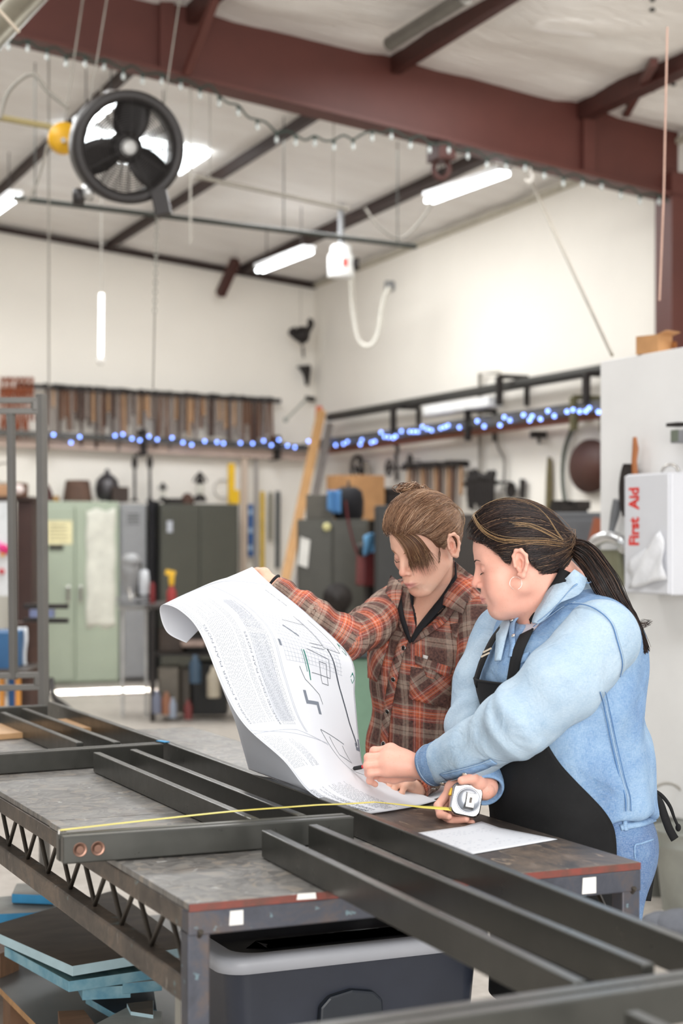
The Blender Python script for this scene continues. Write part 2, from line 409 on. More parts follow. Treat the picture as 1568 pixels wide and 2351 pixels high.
for px, py in ((600, 1930), (601, 1938), (706, 1915), (813, 1900), (814, 1912)):
    pass
t_ = WZ(371, 1703, ZF + .001); m = MB(); m.box(t_ + V((.004, 0, .001)), (.018, .045, .002), Matrix.Rotation(.25, 3, 'Z')); o = obj('tape_mark', m, mat('blue tape', '#3f9fd6', .6), sf); o['label'] = 'blue tape at the joint'

# storage tote under the near end
M_tote = mat('dark plastic', '#2b2f3a', .38, var=.1); M_rim = mat('grey plastic lid', '#a9abb2', .4, var=.04)
x0, x1, y0, y1 = 1.30, 1.985, 3.5, 3.86; zt = .578
tb = thing('storage_tote', 'dark blue-grey plastic tote with pale grey lid rim under the bench', 'storage bin', ((x0 + x1) / 2, (y0 + y1) / 2, 0))
def rrect(ax, ay, bx, by_, r, z, n=6):
    out = []
    for cx, cy, a in ((bx - r, by_ - r, 0), (ax + r, by_ - r, PI / 2), (ax + r, ay + r, PI), (bx - r, ay + r, 1.5 * PI)):
        for k in range(n + 1): out.append(V((cx + r * math.cos(a + k * PI / 2 / n), cy + r * math.sin(a + k * PI / 2 / n), z)))
    return out
b = MB(); b.grid([rrect(x0 + .06 - .04 * s, y0 + .06 - .04 * s, x1 - .06 + .04 * s, y1 - .06 + .04 * s, .05, z) for s, z in ((0, 0), (.05, .02), (.9, zt - .055), (1, zt - .03))], True, True)
b.add(rrect(x0 + .06, y0 + .06, x1 - .06, y1 - .06, .05, .0), [list(range(28))[::-1]]); obj('tub', b, M_tote, tb)
b = MB(); b.grid([rrect(x0 + a, y0 + a, x1 - a, y1 - a, .06, z) for a, z in ((.014, zt - .04), (.0, zt - .037), (.0, zt - .008), (.008, zt), (.05, zt - .004))], True, True); obj('lid_rim', b, M_rim, tb)
b = MB(); b.grid([rrect(x0 + a, y0 + a, x1 - a, y1 - a, .06, z) for a, z in ((.05, zt - .004), (.075, zt - .03), (.12, zt - .025), (.16, zt - .02))], True, True); k = rrect(x0 + .16, y0 + .16, x1 - .16, y1 - .16, .06, zt - .02); b.add(k, [list(range(28))]); obj('lid', b, mat('dark lid', '#1d1e22', .5), tb)
hp = [(-.085, -.14), (.085, -.14), (.078, -.01), (.055, .012), (0, .022), (-.055, .012), (-.078, -.01)]
pc = WY(805, 2300, y0 + .022); b = MB(); b.prism(hp, (pc.x, y0 + .012, .455), (1, 0, 0), (0, 0, 1), (0, .03, 0)); obj('grip_recess', b, mat('dark grip', '#1a2029', .45), tb, .006)

# low platform with offcut boards
M_bluei = mat('blue painted edge', '#5f93a8', .6, var=.15, scale=12, col2='#8fb5bf'); M_bblue = mat('bright blue edge', '#3f9ccf', .55)
M_wtop = mat('brown stained face', '#3f352c', .75, var=.3, scale=4, col2='#574a3d', stretch=(1, 3, 1)); M_gtop = mat('grey weathered face', '#9fa09a', .6, col2='#7d7b74', scale=5)
M_teal = mat('teal brushed face', '#3f5f66', .6, col2='#64807f', scale=7, stretch=(4, 1, 1)); M_pale = mat('pale blue edge', '#b5cfd6', .6, var=.1)
M_ply = mat('plywood edge', '#b5895c', .6, var=.2, scale=25); M_gply = mat('dark grey sheet face', '#5a5856', .4, var=.15, scale=4)
M_wood = mat('brown timber', '#7a5a42', .6, var=.2, scale=8, stretch=(1, 6, 1))
def board(name, poly, z, th, mt, me, label, cat='board', pz=None):
    pts = [WZ(px, py, z) for px, py in poly]; m = MB(); m.slab(pts, th); m.mi = [0] + [1] * (len(m.f) - 1)
    return single(name, m, [mt, me], label, cat, 'offcut boards stacked under the bench', .0015)
pl = [WZ(-150, 2180, .16), WZ(95, 2188, .16), WZ(330, 2420, .16), WZ(130, 2400, .16), WZ(0, 2268, .16)]
px0 = min(p.x for p in pl); py0 = min(p.y for p in pl)
m = MB(); q0 = WZ(0, 2268, .16); q1 = WZ(300, 2570, .16); dd = (q1 - q0).normalized(); nn = V((-dd.y, dd.x, 0)); nn = nn if nn.dot(CAMF) > 0 else -nn
pts = [q0 - dd * .75, q0 + dd * 1.0, q0 + dd * 1.0 + nn * .62, q0 - dd * .75 + nn * .8]
m.slab(pts, .019); m.mi = [0] + [1] * 5
single('sheet_platform', m, [M_gply, M_ply], 'grey plywood sheet with raw edge lying low beside the bench legs', 'plywood sheet')
m = MB()
for a, lb in ((-.6, 'timber sleeper under the near end of the low grey plywood sheet'), (0, 'middle timber sleeper under the low grey plywood sheet'), (.6, 'timber sleeper under the far end of the low grey plywood sheet')):
    m = MB(); m.bar(q0 - dd * a + nn * .02 - UP * .08, q0 - dd * a + nn * .58 - UP * .08, .09, .12); single('sleeper', m, M_wood, lb, 'timber')
B = board
B('timber_block', [(-40, 2168), (12, 2158), (44, 2172), (0, 2190)], .235, .076, M_wood, M_wood, 'brown timber block at the left end beneath the big stained board', 'timber block')
B('board', [(10, 2172), (158, 2253), (420, 2215), (250, 2120)], .30, .03, M_teal, M_bluei, 'blue-edged board directly under the largest brown-faced board')
B('board', [(-35, 2129), (166, 2218), (440, 2172), (262, 2043)], .345, .028, M_wtop, M_pale, 'largest brown-faced board with pale blue edges topping the pile')
B('board', [(-60, 2064), (30, 2056), (150, 2080), (78, 2095), (-60, 2101)], .30, .03, M_gtop, M_bblue, 'grey board with bright blue edge behind the large brown board')
B('board', [(27, 2052), (38, 2028), (100, 2028), (128, 2056)], .335, .03, M_gtop, M_bblue, 'short grey board with notched end lying on the bright blue-edged one')
B('board', [(176, 2242), (189, 2268), (300, 2262), (262, 2214)], .265, .035, M_teal, M_bluei, 'teal-faced offcut with pale left edge under the large board corner')
B('board', [(246, 2216), (282, 2258), (372, 2250), (345, 2196)], .272, .03, M_gtop, M_bluei, 'grey-faced offcut lying across the teal offcut next to the bench leg')
B('board', [(196, 2288), (262, 2326), (360, 2318), (352, 2262)], .20, .02, mat('navy face', '#1d2a38', .5), M_bluei, 'dark navy board low in the pile behind the pale panel')
B('board', [(291, 2303), (300, 2322), (352, 2330), (352, 2296)], .225, .02, M_wtop, M_pale, 'small brown-topped scrap lying beside the bench leg')
B('board', [(205, 2358), (292, 2312), (372, 2322), (372, 2400), (240, 2400)], .215, .022, M_gtop, M_gtop, 'pale grey panel lowest in the pile with slanted corner', 'panel')
B('timber_block', [(133, 2321), (193, 2318), (226, 2360), (140, 2368)], .20, .05, M_wood, M_wood, 'brown timber offcut lying on the grey plywood sheet', 'timber block')
# plywood panel lying on the far end of the bench
m = MB(); q = [WZ(-90, 1668, TZ + .02), WZ(170, 1648, TZ + .02), WZ(243, 1668, TZ + .02), WZ(-90, 1692, TZ + .02)]; m.slab(q, .018)
single('plywood_panel', m, mat('tan plywood', '#c39a70', .55, var=.12, scale=3, stretch=(1, 8, 1)), 'tan plywood panel at the far end of the bench under the railing', 'plywood sheet')

# upright gate-like frame beyond the bench
gf = thing('steel_gate_frame', 'upright dark steel gate frame standing beyond the far end of the bench', 'steel frame', tuple(W(60, 1240 + 1.5 * 3900 / 6.5, 6.5)))
YGt = 6.5; M_gate = mat('grey gate steel', '#6e6b67', .45, .4, var=.05)
def gp(px, py, d=0): return W(px, py, YGt + d)
fl_ = 1240 + 1.5 * F / YGt
def post(x0_, y0_, x1_, y1_, w, nm):
    m = MB(); m.bar(gp(x0_, y0_), gp(x1_, y1_), w, w, CAMF.lerp(CAMR, .35)); obj(nm, m, M_gate, gf, .002)
post(95, 905, 104, fl_, .032, 'gate_post'); post(25, 950, 31, 1560, .026, 'gate_bar'); post(-120, 905, -118, fl_, .032, 'gate_post'); post(-45, 950, -40, 1560, .026, 'gate_bar')
for y_ in (919, 944, 1549, 1577):
    m = MB(); m.bar(gp(-120, y_ + (6 if y_ > 1200 else 0)), gp(95, y_), .022, .022); obj('gate_rail', m, M_gate, gf, .002)
for x_, y_ in ((80, 931), (86, 1563)):
    m = MB(); m.box(gp(x_, y_), (.024, .03, .035)); obj('gate_block', m, M_gate, gf, .002)
# ================================================================ drawings on the bench
def bspl(c, t):
    """Catmull-Rom through the list c at t in 0..1"""
    n = len(c) - 1; x = min(max(t, 0), 1) * n; i = min(int(x), n - 1); f = x - i
    p = [c[min(max(k, 0), n)] for k in (i - 1, i, i + 1, i + 2)]
    return .5 * ((2 * p[1]) + (p[2] - p[0]) * f + (2 * p[0] - 5 * p[1] + 4 * p[2] - p[3]) * f * f + (3 * p[1] - p[0] - 3 * p[2] + p[3]) * f ** 3)
class Sheet:
    def __init__(s, net): s.net = [[W(*p) for p in r] for r in net]
    def at(s, u, v): return bspl([bspl(r, u) for r in s.net], v)      # u across from the near edge, v from bench end to lifted end
    def normal(s, u, v):
        e = .004; a = s.at(min(u + e, 1), v) - s.at(max(u - e, 0), v); b = s.at(u, min(v + e, 1)) - s.at(u, max(v - e, 0))
        return a.cross(b).normalized()
    def mb(s, nu=36, nv=90):
        m = MB(); m.grid([[s.at(i / nu, k / nv) for i in range(nu + 1)] for k in range(nv + 1)]); return m
net1 = [
 [(852, 1868, 4.012), (905, 1860, 4.06), (960, 1850, 4.12), (1003, 1838, 4.20)],
 [(725, 1829, 3.90), (790, 1812, 4.00), (842, 1796, 4.12), (885, 1790, 4.27)],
 [(650, 1745, 3.88), (718, 1730, 3.97), (782, 1742, 4.12), (838, 1768, 4.28)],
 [(562, 1665, 3.88), (650, 1655, 3.97), (742, 1664, 4.10), (824, 1695, 4.27)],
 [(512, 1580, 3.90), (610, 1560, 3.98), (715, 1562, 4.10), (815, 1600, 4.25)],
 [(459, 1453, 3.93), (570, 1440, 4.00), (690, 1470, 4.10), (805, 1510, 4.25)],
 [(415, 1403, 3.95), (510, 1378, 4.06), (610, 1390, 4.18), (708, 1412, 4.27)],
 [(376, 1388, 3.98), (450, 1356, 4.10), (527, 1335, 4.26), (625, 1344, 4.34)],
 [(367, 1406, 4.03), (438, 1366, 4.15), (512, 1330, 4.32), (582, 1304, 4.42)],
 [(384, 1452, 4.06), (450, 1395, 4.17), (520, 1342, 4.34), (580, 1307, 4.425)],
 [(428, 1476, 4.07), (482, 1418, 4.18), (532, 1352, 4.35), (581, 1312, 4.43)]]
S1 = Sheet(net1)
t = NT('drawing paper'); uv = t.n('TexCoord')
t.set('#f0f1f5', .55); t.b.inputs['Subsurface Weight'].default_value = .0
M_paper = t.m
tr = t.n('BsdfTranslucent'); tr.inputs[0].default_value = (.85, .87, .92, 1); mx = t.n('MixShader'); mx.inputs[0].default_value = .22
out = t.t.nodes['Material Output']; t.l(t.b.outputs[0], mx.inputs[1]); t.l(tr.outputs[0], mx.inputs[2]); t.l(mx.outputs[0], out.inputs[0])
M_ink = mat('grey ink', '#747983', .7, var=.05); M_inkd = mat('dark ink', '#474d57', .7, var=.05); M_inkl = mat('faint ink', '#a9aeb9', .7, var=.02); M_teal2 = mat('teal ink', '#2c7a6c', .7)
bp = thing('drawing_sheet', 'large printed building plan held up and curling over the bench', 'drawing', tuple(S1.at(.5, .1)))
obj('sheet', S1.mb(), M_paper, bp, solid=.0006)
def onto(S, pts, off=.0009): return [S.at(u, v) + S.normal(u, v) * off for u, v in pts]
SIGN = 1 if S1.normal(.5, .4).dot(-CAMF) > 0 else -1
def stroke(mb, uvs, wu=.002, seg=10, closed=False):
    """a printed line following the sheet"""
    pp = []
    for (a, b) in zip(uvs, uvs[1:] + (uvs[:1] if closed else [])):
        for k in range(seg): f = k / seg; pp.append((a[0] + (b[0] - a[0]) * f, a[1] + (b[1] - a[1]) * f))
    if not closed: pp.append(uvs[-1])
    P = [S1.at(*q) for q in pp]; N = [S1.normal(*q) * SIGN for q in pp]
    vs = []
    for i, p in enumerate(P):
        d = (P[min(i + 1, len(P) - 1)] - P[max(i - 1, 0)]).normalized(); sd = d.cross(N[i]).normalized() * (wu * .3)
        o_ = N[i] * .0009; vs += [p - sd + o_, p + sd + o_]
    mb.add(vs, [(2 * i, 2 * i + 1, 2 * i + 3, 2 * i + 2) for i in range(len(P) - 1)])
def patch(mb, u0, v0, u1, v1, n=6):
    rows = [[S1.at(u0 + (u1 - u0) * i / n, v0 + (v1 - v0) * k / n) + S1.normal(u0 + (u1 - u0) * i / n, v0 + (v1 - v0) * k / n) * SIGN * .0008 for i in range(n + 1)] for k in range(n + 1)]
    mb.grid(rows, False)
def lettering(txt, u, v, hu, lv, mb, m_=0):
    """letters printed along +v (towards the lifted end), hu tall in u"""
    tm = text_mb(txt, 1.0, (0, 0, 0), (1, 0, 0), (0, 1, 0), 0)
    L = max(p.x for p in tm.v) or 1
    vs = []
    for p in tm.v:
        uu, vv = u - p.y * hu, v + p.x / L * lv; vs.append(S1.at(uu, vv) + S1.normal(uu, vv) * SIGN * .0009)
    mb.m = m_; mb.add(vs, tm.f)
pr = random.Random(5); tx = MB()
def textblock(u0, u1, v0, v1, lines, fill=.75, ragged=.3):
    for i in range(lines):
        u = u0 + (u1 - u0) * i / max(1, lines - 1); v = v0 + (0 if pr.random() < .7 else .012); ve = v1 - (pr.random() * ragged * (v1 - v0) if pr.random() < .6 else 0)
        while v < ve:
            L = pr.uniform(.0025, .008); stroke(tx, [(u, v), (u, min(v + L, ve))], .0013, 1); v += L + pr.uniform(.0012, .0024)
textblock(.105, .225, .30, .64, 12); textblock(.245, .27, .30, .62, 4, ragged=.5)
textblock(.32, .44, .29, .60, 12); textblock(.03, .06, .5, .68, 3)
textblock(.06, .20, .175, .265, 10, ragged=.15); textblock(.24, .30, .17, .25, 6)
textblock(.06, .10, .02, .12, 4); textblock(.14, .18, .02, .12, 4); textblock(.24, .44, .015, .12, 12, ragged=.1)
obj('notes_print', tx, M_ink, bp)
for a in (('GENERAL & POWER PLAN NOTES', .085, .30, .026, .22), ('REFLECTED CEILING PLAN NOTES', .30, .29, .018, .2), ('FIXTURE SCHEDULE', .055, .03, .030, .09), ('REFLECTED CEILING PLAN', .86, .615, .020, .055)): hd = MB(); lettering(*a, hd); obj('heading_lettering', hd, M_ink, bp)
ln = MB()
for u0, v0, u1, v1 in ((.02, .02, .02, .72), (.985, .04, .985, .70), (.02, .72, .985, .70), (.0, .275, .40, .275), (.40, .275, .62, .24), (.015, .285, .62, .245), (.47, .27, .47, .69), (.48, .27, .48, .69), (.05, .715, .97, .695)):
    stroke(ln, [(u0, v0), (u1, v1)], .0018, 24)
for k in range(17): stroke(ln, [(.52 + k * .022, .44), (.52 + k * .022, .57)], .0012, 8)
for k in range(14): stroke(ln, [(.52, .44 + k * .01), (.88, .44 + k * .01)], .0012, 12)
for k in range(20): stroke(ln, [(.315 + k * .006, .62), (.30 + k * .006, .30)], .0008, 14)
obj('grid_print', ln, M_inkl, bp)
pl_ = MB()
for a in ([(.66, .555), (.80, .556)], [(.80, .50), (.90, .50), (.90, .58)], [(.80, .50), (.80, .58)], [(.72, .50), (.80, .505)], [(.72, .49), (.80, .495)], [(.82, .50), (.84, .44), (.87, .38), (.90, .33), (.95, .275)],
          [(.60, .43), (.62, .40), (.70, .37), (.71, .35)], [(.68, .48), (.80, .47), (.80, .42), (.68, .42)], [(.74, .455), (.78, .455), (.78, .40), (.74, .40), (.74, .455)], [(.62, .285), (.645, .20), (.68, .155), (.80, .13), (.92, .11)], [(.68, .27), (.69, .215), (.80, .20), (.78, .255)], [(.62, .285), (.80, .262)]):
    stroke(pl_, a, .0075 if a[0] == (.82, .50) else .0024, 12)
obj('wall_print', pl_, M_inkd, bp)
pf = MB(); patch(pf, .81, .505, .885, .575); obj('room_print', pf, mat('pale ink fill', '#d5d5dd', .7, var=.02), bp)
M_col = mat('dark grey ink', '#747a85', .7)
for grp in (((.93, .262, .985, .272), (.965, .272, .985, .295), (.925, .272, .94, .282)), ((.58, .345, .60, .375), (.60, .345, .68, .353), (.66, .325, .68, .345)), ((.5, .47, .515, .485),)):
    pk = MB(); [patch(pk, *a) for a in grp]; obj('column_print', pk, M_col, bp)
pk = MB(); stroke(pk, [(.615, .535), (.675, .512)], .010, 6); obj('column_print', pk, M_col, bp)
M_tl = M_teal2; pt_ = MB(); stroke(pt_, [(.655, .475), (.665, .42), (.66, .40)], .006, 10); stroke(pt_, [(.64, .475), (.65, .42)], .003, 8)
obj('line_print', pt_, M_teal2, bp)
for u, v in ((.955, .515), (.965, .445)):
    pt_ = MB(); stroke(pt_, [(u - .02, v), (u, v + .014), (u + .02, v), (u, v - .014)], .003, 4, True); patch(pt_, u - .006, v + .008, u + .006, v + .014); obj('marker_print', pt_, M_teal2, bp)
# sheet below
net2 = [
 [(571, 1766, 4.33), (655, 1797, 4.19), (722, 1822, 4.10), (790, 1830, 4.18)],
 [(557, 1716, 4.14), (640, 1738, 4.13), (720, 1752, 4.16), (790, 1770, 4.28)],
 [(538, 1652, 3.98), (625, 1662, 4.06), (715, 1675, 4.17), (800, 1700, 4.33)],
 [(509, 1577, 3.925), (605, 1565, 4.01), (712, 1568, 4.13), (806, 1606, 4.29)],
 [(480, 1500, 3.935), (580, 1490, 4.02), (700, 1505, 4.125), (800, 1540, 4.29)]]
S2 = Sheet(net2); single('drawing_sheet', S2.mb(24, 40), M_paper, 'second drawing sheet hanging under the large plan and resting on the bench', 'drawing', solid=.0006)
net3 = [[(840, 1838, 4.16), (905, 1846, 4.13), (963, 1850, 4.145)], [(868, 1812, 4.30), (930, 1820, 4.28), (1012, 1828, 4.26)], [(890, 1786, 4.52), (950, 1795, 4.46), (1030, 1806, 4.40)]]
S3 = Sheet(net3)
for r in S3.net:
    for i, p in enumerate(r): r[i] = V((p.x, p.y, max(p.z, .856)))
single('drawing_sheet', S3.mb(10, 10), M_paper, 'small folded drawing lying flat under the plaid cuff', 'drawing', solid=.0006)
# page by the tape measure
q = [WZ(943, 1914, TZ + .002), WZ(1105, 1892, TZ + .002), WZ(1280, 1927, TZ + .002), WZ(1078, 1962, TZ + .002)]
def page(a, b):
    p = (q[0] * (1 - a) + q[1] * a) * (1 - b) + (q[3] * (1 - a) + q[2] * a) * b
    return p + UP * (.012 * max(0, a - .75) * 4 * max(0, .25 - b) * 2)
pg = thing('paper_page', 'single white printed page lying flat on the bench below the tape measure', 'paper', tuple(q[0]))
m = MB(); m.grid([[page(i / 16, k / 16) for i in range(17)] for k in range(17)]); obj('page', m, M_paper, pg, solid=.0006)
m = MB()
for i in range(15):
    b = .1 + i * .055; a = .06
    while a < .9 and pr.random() < .93:
        L = pr.uniform(.01, .05); p0, p1 = page(a, b) + UP * .0009, page(min(a + L, .95), b) + UP * .0009
        if pr.random() < .6: m.bar(p0, p1, .0006, .0002)
        a += L + .03
obj('text_print', m, M_inkl, pg)
# ================================================================ implicit-surface kit for bodies and cloth
A_ = lambda *a: np.array(a, float)
def C(px, py, d): return np.array(W(px, py, d))
class Fr:
    """a local frame: columns of R are its axes in the room"""
    def __init__(s, o, x, y, z): s.o = np.array(o, float); s.R = np.stack([np.array(x, float), np.array(y, float), np.array(z, float)], 1)
    def to(s, P): return (P - s.o) @ s.R
    def w(s, x, y, z): return s.o + s.R @ A_(x, y, z)
ROOM = Fr((0, 0, 0), (1, 0, 0), (0, 1, 0), (0, 0, 1))
def smin(a, b, k):
    h = np.clip(.5 + .5 * (b - a) / k, 0, 1); return b + (a - b) * h - k * h * (1 - h)
class SDF:
    def __init__(s): s.p = []
    def _add(s, fn, c, r, k, op): s.p.append((fn, np.array(c, float), r, k, op)); return s
    def cap(s, a, b, ra, rb, k=.015, fr=ROOM, op=0):
        a, b = fr.w(*a), fr.w(*b); ab = b - a; L2 = max(ab @ ab, 1e-12)
        def fn(P):
            pa = P - a; h = np.clip(pa @ ab / L2, 0, 1); return np.linalg.norm(pa - h[:, None] * ab, axis=1) - (ra + (rb - ra) * h)
        return s._add(fn, (a + b) / 2, math.sqrt(L2) / 2 + max(ra, rb), k, op)
    def chain(s, pts, rs, k=.015, fr=ROOM, op=0):
        for i in range(len(pts) - 1): s.cap(pts[i], pts[i + 1], rs[i], rs[i + 1], k, fr, op)
        return s
    def ell(s, c, r, k=.015, fr=ROOM, op=0, R=None):
        c = fr.w(*c); r = A_(*r); M = fr.R if R is None else fr.R @ R
        def fn(P):
            q = (P - c) @ M; k0 = np.linalg.norm(q / r, axis=1); k1 = np.linalg.norm(q / (r * r), axis=1) + 1e-9
            return k0 * (k0 - 1) / k1
        return s._add(fn, c, r.max(), k, op)
    def custom(s, fn, c, r, k=.01, op=0): return s._add(fn, c, r, k, op)
    def near(s, c, R):
        o = SDF(); o.p = [q for q in s.p if np.linalg.norm(q[1] - c) - q[2] < R + q[3] + .012]; return o
    def __call__(s, P):
        d = np.full(len(P), 1e3)
        for fn, c, r, k, op in s.p:
            v = fn(P)
            if op == 0: d = smin(d, v, k)
            elif op == 1: d = -smin(-d, v, k)      # carve v out
            else: d = -smin(-d, -v, k)             # keep only what lies inside v
        return d
    def grad(s, P, e=.0015):
        g = np.stack([s(P + A_(*[e if i == j else 0 for j in range(3)])) - s(P - A_(*[e if i == j else 0 for j in range(3)])) for i in range(3)], 1)
        return g / (np.linalg.norm(g, axis=1, keepdims=True) + 1e-9)
    def project(s, P, off=0., n=5):
        P = P.copy()
        for _ in range(n): P -= s.grad(P) * (s(P) - off)[:, None] * .9
        return P
CAMP = A_(0, 0, CH)
def hits(S, pix, d0, off=0.):
    """where the sight lines through photo points meet the cloth or skin S"""
    pts = np.array([W(x, y, 1.0) for x, y in pix]); D = pts - CAMP; D /= np.linalg.norm(D, axis=1, keepdims=True)
    t = np.full(len(pts), d0 - .55)
    best, bt = np.full(len(pts), 9.), t.copy()
    for _ in range(90):
        v = S(CAMP + D * t[:, None]); a = np.abs(v); m = a < best; best[m] = a[m]; bt[m] = t[m]; t = np.minimum(t + v * .7, d0 + .9)
    t = bt
    P = CAMP + D * t[:, None]
    return P + S.grad(P) * off if off else P
def mesh_sdf(S, lo, hi, h, B=12):
    lo = np.array(lo, float); n = np.ceil((np.array(hi) - lo) / h / B).astype(int); hd = h * B * .87
    ii = np.stack(np.meshgrid(*[np.arange(k) for k in n], indexing='ij'), -1).reshape(-1, 3)
    cen = lo + (ii + .5) * B * h; keep = np.abs(S(cen)) < 1.6 * hd + h; ii, cen = ii[keep], cen[keep]
    N = n * B + 2; g1 = np.arange(B + 1); gg = np.stack(np.meshgrid(g1, g1, g1, indexing='ij'), -1).reshape(-1, 3)
    ids, pos, quads = [], [], []
    gid = lambda q: (q[..., 0].astype(np.int64) * N[1] + q[..., 1]) * N[2] + q[..., 2]
    cor = np.array([(a, b, c) for a in (0, 1) for b in (0, 1) for c in (0, 1)])
    edges = [(a, b) for a in range(8) for b in range(a + 1, 8) if np.abs(cor[a] - cor[b]).sum() == 1]
    for b, c in zip(ii, cen):
        L = S.near(c, hd)
        if not L.p: continue
        v = L(lo + (b * B + gg) * h).reshape(B + 1, B + 1, B + 1); ins = v < 0
        if ins.all() or not ins.any(): continue
        cv = np.stack([v[a:a + B, q:q + B, w:w + B] for a, q, w in cor], -1); ci = cv < 0
        act = np.argwhere(ci.any(-1) & ~ci.all(-1)); vals = cv[tuple(act.T)]
        sm = np.zeros((len(act), 3)); cnt = np.zeros(len(act))
        for a, q in edges:
            va, vb = vals[:, a], vals[:, q]; m = (va < 0) != (vb < 0); t = np.where(m, va / (va - vb + 1e-12), 0)
            sm += np.where(m[:, None], cor[a] + t[:, None] * (cor[q] - cor[a]), 0); cnt += m
        ids.append(gid(act + b * B)); pos.append(lo + (act + b * B + sm / cnt[:, None]) * h)
        for ax in range(3):
            s0 = ins[:B, :B, :B]; sl = [slice(0, B)] * 3; sl[ax] = slice(1, B + 1); s1 = ins[tuple(sl)]
            e = np.argwhere(s0 != s1)
            if not len(e): continue
            up = s0[tuple(e.T)]; e = e + b * B; u, w = [(1, 2), (2, 0), (0, 1)][ax]
            U = np.zeros(3, int); U[u] = 1; Wv = np.zeros(3, int); Wv[w] = 1
            q = np.stack([gid(e - U - Wv), gid(e - Wv), gid(e), gid(e - U)], 1); q[~up] = q[~up][:, ::-1]; quads.append(q)
    ids, pos, quads = np.concatenate(ids), np.concatenate(pos), np.concatenate(quads)
    o = np.argsort(ids); ids, pos = ids[o], pos[o]; k = np.clip(np.searchsorted(ids, quads), 0, len(ids) - 1)
    ok = (ids[k] == quads).all(1); return pos, k[ok]
def np_obj(name, vs, qs, mats, parent, uv=None, col=None, midx=None):
    """a smooth mesh object from arrays; uv and col are per point"""
    base = np.array(wloc(parent)); me = bpy.data.meshes.new(name)
    me.vertices.add(len(vs)); me.vertices.foreach_set('co', (vs - base).astype(np.float32).ravel())
    k = qs.shape[1]; me.loops.add(qs.size); me.loops.foreach_set('vertex_index', qs.astype(np.int32).ravel())
    me.polygons.add(len(qs)); me.polygons.foreach_set('loop_start', np.arange(0, qs.size, k, dtype=np.int32))
    if midx is not None: me.polygons.foreach_set('material_index', midx.astype(np.int32))
    me.polygons.foreach_set('use_smooth', np.ones(len(qs), bool)); me.update(calc_edges=True); me.validate()
    if uv is not None:
        a = me.attributes.new('cloth', 'FLOAT_VECTOR', 'POINT'); a.data.foreach_set('vector', np.concatenate([uv, np.zeros((len(uv), 1))], 1).astype(np.float32).ravel())
    if col is not None:
        a = me.attributes.new('tone', 'FLOAT_COLOR', 'POINT'); a.data.foreach_set('color', np.concatenate([col, np.ones((len(col), 1))], 1).astype(np.float32).ravel())
    return link(name, me, mats, parent)
def join(parts):
    vs, qs, n = [], [], 0
    for v, q in parts: vs.append(v); qs.append(q + n); n += len(v)
    return np.concatenate(vs), np.concatenate(qs)
def strands(paths, rad, n=3):
    """thin tubes: paths (S,M,3), rad scalar or (M,)"""
    S, M, _ = paths.shape; r = np.broadcast_to(np.array(rad, float), (M,))
    d = np.gradient(paths, axis=1); d /= np.linalg.norm(d, axis=2, keepdims=True) + 1e-9
    a = np.cross(d, A_(.31, .52, .8)); a /= np.linalg.norm(a, axis=2, keepdims=True) + 1e-9; b = np.cross(d, a)
    vs = np.stack([paths + (a * math.cos(2 * PI * k / n) + b * math.sin(2 * PI * k / n)) * r[None, :, None] for k in range(n)], 2)
    idx = np.arange(S * M * n).reshape(S, M, n); i0, i1 = idx[:, :-1], idx[:, 1:]
    q = np.stack([i0, np.roll(i0, -1, 2), np.roll(i1, -1, 2), i1], -1).reshape(-1, 4)
    return vs.reshape(-1, 3), q
R_ = np.random.RandomState(11)
def vnoise(P, f, seed=0):
    """cheap smooth noise in about -1..1"""
    r = np.random.RandomState(seed); o = np.zeros(len(P))
    for k in range(5):
        w = r.normal(size=3) * f * (1 + .35 * k); o += np.sin(P @ w + r.uniform(0, 6.28) + 1.3 * np.sin(P @ (r.normal(size=3) * f * .7))) / (1 + .4 * k)
    return o / 2.6
# ---------------------------------------------------------------- skin, cloth and hair materials
def attr_mat(name, rough, kind='tone', sub=0.):
    t = NT(name); a = t.n('Attribute'); a.attribute_name = kind; return t, a.outputs['Color'], a.outputs['Vector']
t, col, _ = attr_mat('skin', .45)
vec = t.coord(); fk = t.ramp(t.noise(vec, 210, 2, .5), [(.62, '#000000'), (.72, '#ffffff')])
cl = t.mix(t.math('MULTIPLY', fk, .16), col, '#a8694c'); cl = t.mix(.12, cl, t.ramp(t.noise(vec, 45, 4), [(.3, '#e79f8e'), (.7, '#f6cdb8')]))
t.set(cl, .47, 0, .4); t.b.inputs['Subsurface Weight'].default_value = .12; t.b.inputs['Subsurface Radius'].default_value = (.012, .005, .003); t.b.inputs['Subsurface Scale'].default_value = .4
t.bump(t.noise(vec, 320, 3), .07, .001); M_skin = t.m
def stripe(t, x, stops): return t.ramp(x, stops, 'CONSTANT')
